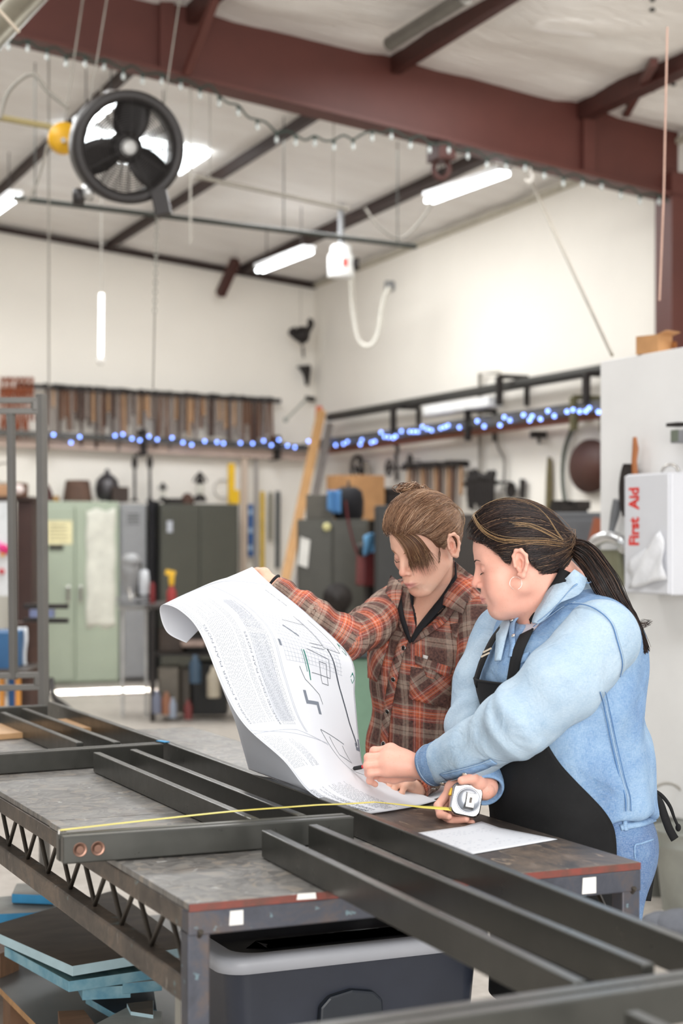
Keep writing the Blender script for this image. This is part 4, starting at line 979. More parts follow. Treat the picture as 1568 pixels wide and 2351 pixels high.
SLV1, o = sleeve('sleeve', SL1, [.064, .056, .052, .045, .036], M_plaid, shirt1, fold=.006, freq=50, seed=6, elbow=.28)
m = MB(); d_ = V(SH1[-1] - SH1[-2]).normalized(); m.torus(V(SH1[-1]) + d_ * .006, .029, .004, d_, 24, 8); obj('hair_band', m, M_blackk, p1)
S = legs_and_shoes(p1, Fr(C(955, 1905, 4.73), t1.R[:, 0], t1.R[:, 1], (0, 0, 1)), .8, .085, .088, None, None); S.ell(t1.to(C(957, 1870, 4.73)), (.165, .125, .13), .04, t1)
fr_ = Fr(C(955, 1905, 4.73), t1.R[:, 0], t1.R[:, 1], (0, 0, 1)); S.custom(lambda P: np.minimum(P[:, 2] - (hem + .03), 1) , C(955, 1860, 4.73), .35, .004, 2)
vs, qs = mesh_sdf(S, fr_.o - A_(.3, .3, fr_.o[2] - .04), fr_.o + A_(.3, .3, .2), .011); np_obj('trousers', vs, qs, M_jean, p1)
def shoes(fr, hipw, root, mt):
    for s in (-1, 1):
        S = SDF(); a = fr.w(s * hipw * .95, -.03, -fr.o[2]); f = Fr(a, fr.R[:, 0], fr.R[:, 1], (0, 0, 1))
        S.cap((0, -.02, .05), (0, .13, .035), .045, .038, .03, f); S.cap((0, -.02, .06), (0, -.01, .12), .046, .05, .03, f); S.custom(lambda P: .002 - P[:, 2], a, .3, .006, 2)
        vs, qs = mesh_sdf(S, a - A_(.24, .24, .01), a + A_(.24, .24, .2), .008); np_obj('shoe', vs, qs, mt, root)
M_shoe = mat('dark leather', '#2a2522', .5); shoes(fr_, .085, p1, M_shoe)
# hair: swept back from a side parting, fringe falling over the brow
cap1 = haircap(H1, [((0, -.008, .045), (.083, .104, .099)), ((0, -.02, .03), (.083, .098, .09)), ((0, .012, .066), (.072, .08, .08))], [(-.13, -.075), (-.06, -.05), (-.040, -.030), (-.034, .036), (.002, .036), (.008, .0), (.022, .010), (.04, .045), (.06, .072), (.085, .082), (.13, .085)])
vs, qs = mesh_sdf(cap1, H1.o - .17, H1.o + .2, .004); n = normals(vs, qs); vs = vs + n * (.0016 * vnoise(vs, 60, 4))[:, None]
hair1 = np_obj('hair', vs, qs, M_hair, p1, col=np.tile(np.array(hexc('#5f4330')), (len(vs), 1))); hair1['label'] = 'brown hair pinned back with a loose fringe'
HL = [(-.066, .06, .05), (-.055, .076, .082), (-.02, .09, .088), (.02, .09, .086), (.05, .07, .074), (.068, .045, .05), (.076, .022, .022), (.080, .008, .002), (.082, .004, .036), (.082, -.012, .042)]
T_ = (.012, -.106, .045)
c1 = ['#73513b', '#85634b', '#967358', '#b08c70', '#54392a', '#c6a88e']
st1 = np.concatenate([swept(cap1, H1, (0, -.01, .04), HL, T_, 4600, 21, (.0005, .007), f0max=.7, wig=.006), swept(cap1, H1, (0, -.01, .04), [(-.07, .05, .06), (-.05, .03, .12), (-.02, .03, .135), (.03, .03, .13), (.06, .02, .10)], T_, 2400, 22, (.002, .010), f0max=.55, wig=.008),
                      swept(cap1, H1, (0, -.01, .02), [(.078, -.03, -.02), (.07, -.055, -.045), (.04, -.08, -.055), (0, -.09, -.06)], T_, 900, 23, (.0005, .006), f0max=.4)])
strand_obj('hair_strands', st1, np.interp(np.linspace(0, 1, 14), [0, .15, .9, 1], [.0003, .0007, .0007, .0004]), c1, hair1, 1, [.24, .26, .22, .12, .1, .06])
r = np.random.RandomState(5); fr0 = [(893, 1212), (922, 1216), (952, 1236), (974, 1264), (990, 1295)]
fringe = []
for k in range(560):
    e = r.beta(1.3, 1.1); sh = r.normal(0, 1.2); spread = [(r.normal(0, 1.5), r.normal(0, 1.5)), (-10 + 14 * e, 16 - 16 * e), (-22 + 28 * e, 22 - 30 * e), (-34 + 38 * e, 22 - 30 * e), (-46 + 46 * e + r.normal(0, 6), 4 - 6 * e + r.normal(0, 7))]
    pth = smoothpts([V((a + dx + sh, b + dy + sh * .5, 0)) for (a, b), (dx, dy) in zip(fr0, spread)], 4); fringe.append([(p.x, p.y) for p in pth])
fa = np.array(fringe); P = hits(B1, fa.reshape(-1, 2), 4.45).reshape(len(fa), -1, 3); g = B1.grad(P.reshape(-1, 3)).reshape(P.shape)
lift = (np.linspace(0, 1, P.shape[1])[None, :, None] ** .8 * .008 + .003 + r.uniform(0, .005, (len(fa), 1, 1))); P = P * 1.0 + g * lift
for _ in range(4): P[:, 1:-1] = (P[:, :-2] + 2 * P[:, 1:-1] + P[:, 2:]) / 4
strand_obj('hair_fringe', P, np.interp(np.linspace(0, 1, P.shape[1]), [0, .2, .8, 1], [.0006, .0006, .0004, .0001]), ['#54392a', '#6b4a33', '#87654d', '#a3835f'], hair1, 2, [.34, .36, .2, .1])
bun = []
cb = H1.w(-.03, -.045, .148)
for k in range(260):
    a = r.normal(size=3); a /= np.linalg.norm(a); b = np.cross(a, r.normal(size=3)); b /= np.linalg.norm(b); R = r.uniform(.012, .024); t_ = np.linspace(0, r.uniform(2, 4.5), 12)
    c = cb + r.normal(0, .008, 3) * A_(1.4, 1.4, .5); bun.append(c + (np.cos(t_)[:, None] * a + np.sin(t_)[:, None] * b) * (R * np.linspace(1, .7, 12))[:, None] * A_(1.2, 1.2, .6))
strand_obj('hair_bun', np.array(bun), .0010, c1, hair1, 3)
fly = []
for k in range(46):
    s = swept(cap1, H1, (0, -.01, .04), HL + [(.05, -.08, .08), (-.05, -.06, .1)], T_, 1, 100 + k, (.002, .004), pts=10)[0]; i = r.randint(0, 5); g_ = cap1.grad(s); s = s + g_ * (np.linspace(0, 1, 10)[:, None] ** 2 * r.uniform(.006, .024)); fly.append(s)
lock = hits(B1, [(998, 1238), (1004, 1252), (1005, 1272), (1004, 1292)], 4.45); strand_obj('stray_hairs', np.array(fly), .00035, ['#8f6b4b', '#a98660'], hair1, 4)
sl = []
for k in range(9): sl.append(np.array([tuple(p) for p in smoothpts([V(x + r.normal(0, .0015, 3)) for x in (lock + B1.grad(lock) * .005)], 4)]))
strand_obj('side_lock', np.array(sl), .0004, ['#54392a', '#6b4a33'], hair1, 5)
# ---------------------------------------------------------------- person in denim
p2 = thing('person', 'person in light denim shirt and black apron holding pen and tape measure', 'person', tuple(W(1320, 1240 + 1.5 * F / 4.05, 4.05)))
t2 = torsoframe(C(1316, 1800, 4.05), 57.5)
H2 = headframe((1183, 1296), 3.925, 98, 15, 2, 1.04)
NECK2 = C(1268, 1402, 4.03)
def torso2(S, e):
    E = lambda px, py, d, r, k=.06: S.ell(t2.to(C(px, py, d)), (r[0] + e, r[1] + e, r[2]), k, t2)
    E(1333, 1905, 4.06, (.188, .176, .17)); E(1316, 1800, 4.05, (.188, .196, .16)); E(1303, 1690, 4.05, (.185, .182, .17))
    E(1300, 1570, 4.04, (.190, .182, .16)); E(1225, 1545, 3.98, (.15, .09, .10)); E(1345, 1475, 4.06, (.165, .115, .12)); E(1300, 1425, 4.05, (.13, .095, .085))
    S.cap(C(1165, 1462, 4.20), C(1380, 1452, 3.90), .070 + e, .078 + e, .06); return S
SL2 = [C(1378, 1468, 3.885), C(1290, 1568, 3.84), C(1192, 1655, 3.83), C(1085, 1722, 3.94), C(990, 1757, 4.035)]
SR2 = [C(1158, 1465, 4.20), C(1110, 1570, 4.17), C(1088, 1668, 4.12), C(1100, 1740, 4.02), C(1113, 1812, 3.925)]
B2 = torso2(SDF(), -.02); B2.p.pop(0); head(B2, H2, 1.05, 1, 1.); B2.cap(H2.w(0, -.028, -.03), NECK2, .060, .070, .03); B2.ell((0, .03, -.095), (.05, .05, .03), .03, H2); B2.cap(H2.w(0, -.06, -.01), C(1300, 1350, 4.04), .05, .055, .03)
B2.chain(SL2, [.055, .05, .045, .038, .027], .02); B2.chain(SR2, [.055, .05, .045, .038, .026], .02)
HA2 = SDF(); w_ = C(975, 1762, 4.05)
K = lambda px, py, dy, b=4.06: C(px, py, b + dy)
hand(HA2, w_, [[K(897, 1722, .02), K(859, 1724, .025), K(850, 1744, .04), K(866, 1756, .05)], [K(889, 1736, 0), K(846, 1739, 0), K(843, 1757, .022), K(862, 1768, .035)],
               [K(886, 1753, -.012), K(844, 1758, -.012), K(846, 1776, .01), K(862, 1783, .022)], [K(888, 1771, -.014), K(850, 1776, -.016), K(849, 1793, -.002), K(862, 1801, .01)]], [K(945, 1776, .03), K(905, 1787, .035), K(872, 1786, .035)], .027, .0098)
HA2.ell(ROOM.to(K(915, 1752, .005)), (.04, .03, .03), .02); HA2.cap(C(1010, 1752, 4.02), w_, .03, .027, .012)
HB2 = SDF(); w_ = C(1114, 1806, 3.935); K = lambda px, py, dy, b=3.9: C(px, py, b + dy)
hand(HB2, w_, [[K(1038, 1808, .05), K(1006, 1850, .035), K(1011, 1870, .008), K(1030, 1875, -.012)], [K(1044, 1820, .06), K(1012, 1868, .05), K(1036, 1884, .012), K(1070, 1881, -.008)],
               [K(1054, 1834, .065), K(1024, 1885, .055), K(1052, 1891, .022), K(1083, 1889, .006)], [K(1068, 1846, .062), K(1036, 1893, .055), K(1048, 1899, .035), K(1062, 1899, .018)]], [K(1099, 1797, .01), K(1084, 1786, -.008), K(1060, 1792, -.022)], .026, .0098)
HB2.cap(C(1106, 1770, 3.985), w_, .03, .026, .012)
hd_S = B2
zc = H2.w(0, 0, -.1)[2] - .045
lo_h, hi_h = H2.o - .18, H2.o + .18; lo_h[2] = zc
allp = SL2 + SR2 + [C(1316, 1900, 4.05)]
body('body', [(B2, lo_h, hi_h, .0019), (B2, np.min(allp, 0) - .26, A_(*np.append((np.max(allp, 0) + .26)[:2], zc)), .0065), (HA2, C(910, 1760, 4.06) - .085, C(910, 1760, 4.06) + .085, .0022), (HB2, C(1060, 1845, 3.93) - .085, C(1060, 1845, 3.93) + .085, .0022)], H2, '#e6ab97', p2)
lashes(p2, H2, 1.05, '#3a2a22')
nail = mat('fingernail', '#efc9bd', .3)
# shirt
T2 = torso2(SDF(), 0.)
T2.chain([C(1398, 1570, 4.16), C(1424, 1700, 4.13), C(1436, 1815, 4.10)], [.055, .063, .066], .04)
hem2 = C(1400, 1885, 4.0)[2]
T2.custom(lambda P: (hem2 - .02 * np.sin(P @ A_(14, 9, 0))) - P[:, 2], t2.o - A_(0, 0, .1), .5, .02, 2)
A2 = C(1198, 1500, 3.93); T2c = SDF(); T2c.p = list(T2.p); wedge(T2c, A2, 24, 10, t2, depth=.02); T2c.cap(NECK2 - A_(0, 0, .04), H2.w(0, -.03, 0), .078, .072, .01, ROOM, 1)
lo, hi = t2.o - A_(.34, .34, .2), t2.o + A_(.34, .34, .52)
vs, qs = mesh_sdf(T2c, lo, hi, .006)
vs = fold_torso(vs, qs, t2, .0075, 8, 9., lambda q: np.clip(1.1 - (q[:, 2] - .05) * 2.4, .2, 1.2))
shirt2 = np_obj('shirt', vs, qs, M_den2, p2); shirt2['label'] = 'light blue denim snap shirt'
TE = torso2(SDF(), -.012); TE.cap(NECK2 - A_(0, 0, .03), H2.w(0, -.03, 0), .066, .07, .01, ROOM, 1)
vs, qs = mesh_sdf(TE, A_(*(t2.o + A_(-.3, -.3, .15))), hi, .008); o = np_obj('tee_shirt', vs, qs, M_tee, p2); o['label'] = 'grey tee at the open collar'
SLV2, slo = sleeve('sleeve', SL2, [.092, .088, .079, .063, .048], M_den, shirt2, h=.005, fold=.006, freq=36, seed=3, elbow=.29, open_end=.03); slo['label'] = 'pale denim sleeve reaching across'
SRV2, o = sleeve('sleeve', SR2, [.082, .07, .062, .052, .043], M_den, shirt2, h=.006, fold=.0065, freq=42, seed=4, elbow=.22, open_end=.06)
# cuff bands
def cuff(pts, r, L, mats, name, parent):
    a, b = pts[-2], pts[-1]; d = (b - a) / np.linalg.norm(b - a); m = MB(); _, sd, u = frame_of(V(d)); rows = []
    for h, rr in ((-L, r + .004), (-L * .5, r + .003), (0, r + .001), (.006, r - .001), (.004, r - .006), (-L * .6, r - .008)):
        rows.append([V(b + d * h) + (sd * math.cos(t) + u * math.sin(t)) * (rr + .0012 * math.sin(3 * t + h * 60)) for t in np.linspace(0, 2 * PI, 40, endpoint=False)])
    m.grid(rows, True, True); return obj(name, m, mats, parent)
o = cuff(SL2, .049, .062, M_den3, 'cuff', shirt2); o['label'] = 'darker stitched cuff'
cuff(SR2, .044, .05, M_den3, 'cuff', shirt2)
m = MB(); dcu = V(SL2[-1] - SL2[-2]).normalized()
for hh in (-.056, -.050, -.004): m.torus(V(SL2[-1]) + dcu * hh, .0535 - (.003 if hh > -.01 else 0), .0007, dcu, 44, 5)
obj('cuff_stitching', m, M_thread, o)
ribbon(SLV2, [(1018, 1782), (1060, 1772), (1100, 1760), (1134, 1746)], .022, 3.95, .003, M_den3, 'sleeve_placket', shirt2, .003)
for dy_ in (-9, 9): ribbon(SLV2, [(1018, 1782 + dy_), (1060, 1772 + dy_), (1100, 1760 + dy_), (1130, 1747 + dy_ * .8)], .0011, 3.95, .0065, M_thread, 'placket_stitching', shirt2, .001)
snap(SLV2, [(1069, 1774), (1017, 1793), (998, 1804)], 3.97, .0062, M_snap, shirt2, 'snap_button', .006, M_chrome)
for pth, S_, d_, nm in (([(1306, 1390), (1345, 1392), (1378, 1408), (1403, 1434), (1415, 1472), (1426, 1520), (1420, 1552)], T2, 3.95, 'armhole_seam'), ([(1374, 1587), (1387, 1635), (1400, 1700), (1411, 1749), (1421, 1791), (1432, 1828), (1434, 1862)], T2, 3.95, 'side_seam'), ([(1226, 1442), (1258, 1420), (1290, 1398), (1318, 1387)], T2, 3.95, 'shoulder_seam')):
    SU = SDF(); SU.p = S_.p + SLV2.p
    ribbon(SU, pth, .0022, d_, .0045, M_seam, nm, shirt2, .001); ribbon(SU, [(x + 5, y - 2) for x, y in pth], .0010, d_, .0045, M_thread, nm, shirt2, .001)
    if nm == 'side_seam': ribbon(SU, [(x + 11, y) for x, y in pth], .0016, d_, .0055, M_seam, nm, shirt2, .0012)
SU = SDF(); SU.p = T2.p + [q for q in SLV2.p]
nb_ = C(1276, 1392, 4.035); na_ = nb_ + cdir(-.52, -.12, .82)
def collar_fall(prof, a0, a1, ref, mats, name, parent, th=.004, n=40):
    ax = na_ - nb_; ax /= np.linalg.norm(ax); x = ref - ax * (ref @ ax); x /= np.linalg.norm(x); y = np.cross(ax, x); an = np.linspace(math.radians(a0), math.radians(a1), n)
    rows = np.array([[nb_ + ax * (h + .006 * math.sin(3 * a)) + (x * math.cos(a) + y * math.sin(a)) * r_ for a in an] for r_, h in prof]); K_ = len(prof); idx = np.arange(K_ * n).reshape(K_, n)
    q = np.stack([idx[:-1, :-1], idx[:-1, 1:], idx[1:, 1:], idx[1:, :-1]], -1).reshape(-1, 4); o = np_obj(name, rows.reshape(-1, 3), q, mats, parent); md = o.modifiers.new('solid', 'SOLIDIFY'); md.thickness = th; md.offset = 0; return o
cf_ = cdir(-.75, -.55)
cl_o = collar_fall([(.080, -.03), (.082, .0), (.085, .026), (.092, .024), (.104, .004), (.116, -.020)], 40, 322, cf_, M_den, 'collar', shirt2)
collar_fall([(.1185, -.018), (.117, -.024), (.114, -.022)], 41, 321, cf_, M_den3, 'collar_hem', cl_o); collar_fall([(.0865, .0300), (.089, .0295), (.0915, .0270)], 41, 321, cf_, M_den3, 'collar_fold', cl_o)
ribbon(T2, [(1172, 1428), (1163, 1450), (1158, 1478), (1152, 1520)], [.03, .04, .03, .02], 4.05, .012, M_den, 'collar_leaf', shirt2, .004); ribbon(T2, [(1195, 1424), (1184, 1440), (1181, 1462), (1184, 1486), (1180, 1512)], .014, 4.0, .012, M_den3, 'placket', shirt2, .003)
snap(T2, [(1186, 1434), (1187, 1470)], 4.0, .005, M_chrome, shirt2, 'snap_button', .016)
patch4(T2, [(1194, 1504), (1218, 1500), (1213, 1519), (1196, 1526)], 3.95, .006, M_den2, 'pocket_flap', shirt2, 6, .003, .003)
SC = SDF(); SC.p = T2.p + SLV2.p; SC.cap(NECK2, C(1292, 1335, 4.015), .071, .066, .02)
ribbon(SC, [(1322, 1322), (1308, 1346), (1284, 1384), (1258, 1418), (1238, 1446)], [.036, .052, .054, .044, .018], 3.98, .023, M_den, 'collar_leaf', cl_o, .004)
for dx_ in (26,): ribbon(SC, [(1320 + dx_ * .7, 1324), (1308 + dx_, 1348 + dx_ * .3), (1284 + dx_, 1386 + dx_ * .3), (1258 + dx_ * .8, 1420 + dx_ * .2), (1240 + dx_ * .3, 1446)], .004, 3.98, .0285, M_den3, 'collar_stitching', cl_o, .001)
# jeans and shoes
fr2 = Fr(C(1335, 1930, 4.06), t2.R[:, 0], t2.R[:, 1], (0, 0, 1)); S = legs_and_shoes(p2, fr2, .8, .095, .10, None, None)
S.ell(t2.to(C(1340, 1935, 4.07)), (.182, .158, .16), .05, t2); S.ell(t2.to(C(1378, 1950, 4.11)), (.14, .095, .13), .05, t2); JE = SDF(); JE.p = list(S.p)
S.custom(lambda P: P[:, 2] - (hem2 + .03), C(1340, 1880, 4.06), .4, .004, 2)
vs, qs = mesh_sdf(S, fr2.o - A_(.34, .34, fr2.o[2] - .04), fr2.o + A_(.34, .34, .2), .008); jeans = np_obj('jeans', vs, qs, M_jean, p2); jeans['label'] = 'blue jeans'
shoes(fr2, .095, p2, M_shoe)
ribbon(JE, [(1424, 1901), (1450, 1896), (1478, 1890), (1502, 1880)], .014, 4.1, .002, M_den3, 'waistband', jeans, .003); ribbon(JE, [(1458, 1972), (1457, 1942), (1471, 1937), (1500, 1927)], .004, 4.1, .001, M_den3, 'back_pocket', jeans, .0015)
ribbon(JE, [(1434, 1886), (1434, 1897), (1437, 1908)], .010, 4.1, .0035, M_den3, 'belt_loop', jeans, .002)
# apron: bib, skirt, neck strap and ties
AP = SDF(); AP.p = T2.p[:8] + JE.p[-2:]
def apron_row(z, a0, a1, n, off, flat=0.):
    c = t2.w(0, 0, 0); c[2] = z; D = np.array([t2.R[:, 1] * math.cos(a) + t2.R[:, 0] * math.sin(a) for a in np.radians(np.linspace(a0, a1, n))])
    t = np.full(n, .42)
    for _ in range(60): t = t - np.clip(AP(c + D * t[:, None]), -.05, .05) * .6
    return t, c, D, off
zs = [1.17, 1.14, 1.10, 1.05, 1.0, .96, .92, .885, .85, .81, .76, .70, .62, .52, .42]; a0 = [-38, -40, -44, -50, -62, -76, -90, -98, -102, -104, -104, -104, -104, -104, -104]; a1 = [26, 27, 29, 32, 40, 50, 61, 70, 76, 78, 78, 78, 78, 78, 78]
rows = []; prev = None
for z, p, q_ in zip(zs, a0, a1):
    t, c, D, off = apron_row(max(z, .86), p, q_, 36, .014)
    if z > 1.1: t = t * (1 - (z - 1.1) * .0); m_ = np.full_like(t, t.max() * .985); t = np.maximum(t, m_ * .93 + .005)
    if prev is not None and z < 1.1: t = np.maximum(t, prev * .965)
    prev = t; c = c.copy(); c[2] = z; an = np.linspace(0, 1, 36); t = t + .014 + .004 * np.sin(an * 14 + z * 9) * np.clip((1.0 - z) * 2, 0, 1); rows.append(c + D * t[:, None])
rows = np.array(rows); rows = np.array([[bspl([V(rows[j, i]) for j in range(len(zs))], k / 56) for i in range(36)] for k in range(57)]); idx = np.arange(57 * 36).reshape(57, 36)
q = np.stack([idx[:-1, :-1], idx[1:, :-1], idx[1:, 1:], idx[:-1, 1:]], -1).reshape(-1, 4)
apron = np_obj('apron', rows.reshape(-1, 3), q, M_black, p2); md = apron.modifiers.new('solid', 'SOLIDIFY'); md.thickness = .003; apron['label'] = 'black canvas apron'
tl, tr_ = rows[0, 4], rows[0, 30]; hm = rows[0]
m = MB(); m.tube([V(p) for p in hm], .0032, 6); obj('bib_hem', m, M_black, apron)
SU2 = SDF(); SU2.p = list(T2c.p); SU2.cap(NECK2, C(1292, 1335, 4.015), .071, .066, .01)
def strap(first, pix, w, d0, off, name='neck_strap'):
    pp = smoothpts([V((x, y, 0)) for x, y in pix], 8); P = hits(SU2, [(p.x, p.y) for p in pp], d0, off); P = np.concatenate([[first + A_(0, 0, -.01)], P]); N = SU2.grad(P); return strip3(P, N, w, M_black, name, apron, .003)
strap(rows[0, 6], [(1112, 1535), (1125, 1505), (1140, 1475), (1158, 1448), (1178, 1424)], .030, 4.1, .012); strap(rows[0, 28], [(1190, 1520), (1200, 1490), (1220, 1448), (1246, 1404), (1270, 1364), (1288, 1334), (1298, 1314)], .030, 4.0, .012)
m = MB()
for y_, x_ in ((1500, 1133), (1509, 1129)):
    b_ = V(hits(SU2, [(x_, y_)], 4.1, .018)[0]); m.bar(b_ - CAMR * .010 - UP * .005, b_ + CAMR * .010 + UP * .005, .003, .004)
obj('strap_buckle', m, mat('buckle steel', '#6f675c', .35, .9), apron)
def tie(pts, w, name='apron_tie'):
    P = np.array([tuple(p) for p in smoothpts([V(C(*p)) for p in pts], 6)]); N = np.tile(cdir(.25, -.95), (len(P), 1)); return strip3(P, N, w, M_black, name, apron, .004)
tie([(1490, 1818, 4.16), (1512, 1838, 4.15), (1524, 1870, 4.14), (1536, 1903, 4.14), (1549, 1927, 4.14)], [.014, .019, .02, .02, .021]); tie([(1494, 1812, 4.17), (1517, 1825, 4.17), (1537, 1850, 4.17), (1547, 1877, 4.17), (1556, 1897, 4.17)], [.009, .009, .008, .006, .006])
m = MB(); m.ball(V(C(1557, 1900, 4.17)), (.007, .007, .01), 10); obj('tie_knot', m, M_black, apron)
tie([(1500, 1960, 4.17), (1497, 1990, 4.17), (1491, 2024, 4.17), (1485, 2068, 4.17)], .020)
# hair pulled into a low ponytail
cap2 = haircap(H2, [((0, -.008, .046), (.086, .106, .099)), ((0, -.03, .025), (.083, .098, .088)), ((0, .014, .066), (.076, .082, .078))], [(-.14, -.055), (-.075, -.055), (-.047, -.040), (-.036, -.012), (-.030, .036), (.002, .036), (.010, .004), (.022, .008), (.036, .036), (.056, .066), (.085, .080), (.13, .085)],
               lambda S: S.cap((0, -.09, .008), (0, -.128, .012), .05, .018, .03, H2))
vs, qs = mesh_sdf(cap2, H2.o - .18, H2.o + .2, .004); n = normals(vs, qs); vs = vs + n * (.0016 * vnoise(vs, 60, 9))[:, None]
hair2 = np_obj('hair', vs, qs, M_hair, p2, col=np.tile(np.array(hexc('#1d1513')), (len(vs), 1))); hair2['label'] = 'dark brown hair with fair streaks in a low ponytail'
HL2 = [(.0, .096, .088), (.03, .09, .086), (.052, .072, .074), (.066, .052, .055), (.076, .034, .030), (.080, .018, .008), (.083, .006, .036), (.084, -.014, .042), (.084, -.034, .036), (.084, -.040, -.01), (.078, -.050, -.038), (.06, -.07, -.05), (.02, -.085, -.054)]
T2_ = (.0, -.128, .012); c2 = ['#17100f', '#221817', '#2e201c', '#3d2b24', '#5f4737', '#8d6f55']
st2 = np.concatenate([swept(cap2, H2, (0, -.02, .03), HL2, T2_, 4600, 31, (.0005, .006), f0max=.7, wig=.005), swept(cap2, H2, (0, -.02, .03), [(.03, .07, .115), (.05, .04, .11), (.03, .03, .14), (-.02, .03, .145), (-.05, .04, .11), (0, .075, .115)], T2_, 2600, 32, (.001, .007), f0max=.6, wig=.006)])
strand_obj('hair_strands', st2, np.interp(np.linspace(0, 1, 14), [0, .15, .9, 1], [.0003, .0007, .0007, .0004]), c2, hair2, 6, [.26, .28, .22, .14, .07, .03])
r = np.random.RandomState(8); sk = []
for pth, n_ in (([(1088, 1168), (1094, 1190), (1112, 1216), (1145, 1234), (1190, 1240), (1245, 1241), (1288, 1248)], 13), ([(1104, 1162), (1146, 1152), (1185, 1153), (1225, 1168), (1253, 1192), (1272, 1222), (1288, 1243)], 10), ([(1180, 1204), (1215, 1208), (1250, 1222), (1285, 1243)], 8)):
    for k in range(n_):
        dx, dy = r.normal(0, 3.2, 2); pp = smoothpts([V((x + dx + r.normal(0, .7), y + dy + r.normal(0, .7), 0)) for x, y in pth], 5)[:31 if len(pth) == 7 else 16]
        sk.append((len(pp), cap2.project(hits(cap2, [(p.x, p.y) for p in pp], 3.95), .004 + r.uniform(0, .004))))
for L in set(a for a, _ in sk): strand_obj('fair_streak', np.array([b for a, b in sk if a == L]), .0005, ['#a8865c', '#c2a27a', '#7d6043'], hair2, 7)
tail_c = np.array([tuple(p) for p in smoothpts([V(C(*p)) for p in [(1290, 1249, 4.0), (1312, 1254, 3.985), (1345, 1272, 3.965), (1380, 1322, 3.945), (1412, 1380, 3.94), (1446, 1436, 3.95), (1478, 1494, 3.96)]], 4)])
M_ = len(tail_c); rad_t = np.interp(np.linspace(0, 1, M_), [0, .12, .3, .55, .8, 1], [.013, .014, .026, .030, .022, .010]); tl_ = []
dT = np.gradient(tail_c, axis=0); dT /= np.linalg.norm(dT, axis=1, keepdims=True); sT = np.cross(dT, cdir(0, -1)); sT /= np.linalg.norm(sT, axis=1, keepdims=True); uT = np.cross(dT, sT)
for k in range(900):
    a, rr = r.uniform(0, 6.28), math.sqrt(r.uniform(0, 1)); a2 = a + r.normal(0, .5); aa = np.linspace(a, a2, M_); e = r.uniform(.8, 1); w_ = np.interp(np.linspace(0, 1, M_), [0, .6, 1], [1, 1, 1 + .6 * r.uniform(-1, 1)])
    tl_.append(tail_c + (sT * np.cos(aa)[:, None] + uT * (.7 * np.sin(aa))[:, None]) * (rad_t * rr * w_)[:, None] + np.cumsum(r.normal(0, .0007, (M_, 3)), 0))
strand_obj('ponytail', np.array(tl_), np.interp(np.linspace(0, 1, M_), [0, .8, 1], [.0011, .0010, .0004]), ['#17100f', '#2a1e1a', '#3f2d25', '#5a4334'], hair2, 8, [.34, .34, .22, .1])
m = MB(); m.tube([V(p) for p in tail_c], [max(.004, x * .72) for x in rad_t], 12, flat=.7); obj('ponytail_core', m, mat('dark hair', '#1d1513', .5), hair2)
wisp = []
for k in range(26):
    e = r.uniform(0, 1); pp = smoothpts([V(C(1430 + 6 * e, 1400, 3.94)), V(C(1452 + 4 * e, 1424 + 6 * e, 3.945)), V(C(1472 + r.uniform(0, 8), 1434 + r.normal(0, 5), 3.95)), V(C(1484 + r.uniform(0, 14), 1430 + r.normal(0, 6), 3.96))], 5); wisp.append([tuple(p) for p in pp])
strand_obj('ponytail_wisp', np.array(wisp), .0005, ['#2a1e1a', '#3f2d25'], hair2, 9)
fly = []
for k in range(60):
    s = swept(cap2, H2, (0, -.02, .03), HL2 + [(.04, -.08, .08), (0, -.06, .13)], T2_, 1, 300 + k, (.002, .004), pts=10)[0]; s = s + cap2.grad(s) * (np.linspace(0, 1, 10)[:, None] ** 2 * r.uniform(.003, .016)); fly.append(s)
strand_obj('stray_hairs', np.array(fly), .0003, ['#4b382d', '#8d6f55'], hair2, 10)
m = MB(); d_ = V(dT[3])
for k in range(4): m.torus(V(tail_c[1]) + d_ * (.0045 * k), .0145, .0032, d_, 20, 6)
obj('hair_tie', m, mat('black elastic', '#15171b', .6), hair2)
m = MB(); ec = V(C(1184, 1339, 3.905)); m.torus(ec, .0148, .0009, V(cdir(.25, -.97)), 36, 8, a0=-PI * .5 + .35, a1=1.5 * PI - .35); obj('hoop_earring', m, mat('rose gold', '#e8c9bd', .2, 1.), p2)
# pen and tape measure (each its own thing)
pn0, pn1 = V(C(806, 1766, 4.13)), V(C(884, 1750, 4.075)); dp = (pn1 - pn0).normalized()
pen = thing('pen', 'red pen with black ribbed grip held over the plan', 'pen', tuple(pn0))
m = MB(); m.lathe([(.0004, 0), (.0011, .006), (.0032, .007), (.0045, .010)], pn0, dp, 14); obj('tip', m, M_chrome, pen)
m = MB(); m.lathe([(.0045, .009)] + [(.0049 + .0004 * (k % 2), .010 + .0026 * k) for k in range(9)] + [(.0046, .034)], pn0, dp, 16); obj('grip', m, mat('black rubber', '#17181a', .6), pen)
m = MB(); m.lathe([(.0044, .034), (.0044, .135), (.003, .138)], pn0, dp, 16); obj('barrel', m, mat('red plastic', '#d8383c', .3), pen)
tc = V(C(1068, 1838, 3.905)); tm = thing('tape_measure', 'chrome tape measure with yellow lock button and blade pulled out across the panel', 'tape measure', tuple(tc))
tx_, ty_ = V(cdir(.97, .10, -.22)).normalized(), None; tn = V(cdir(-.22, -.92, .30)); tn = (tn - tx_ * tn.dot(tx_)).normalized(); ty_ = tn.cross(tx_)
M_case = mat('chromed case', '#a3a2a3', .16, .95, var=.05, scale=30, bump=.06, bscale=90)
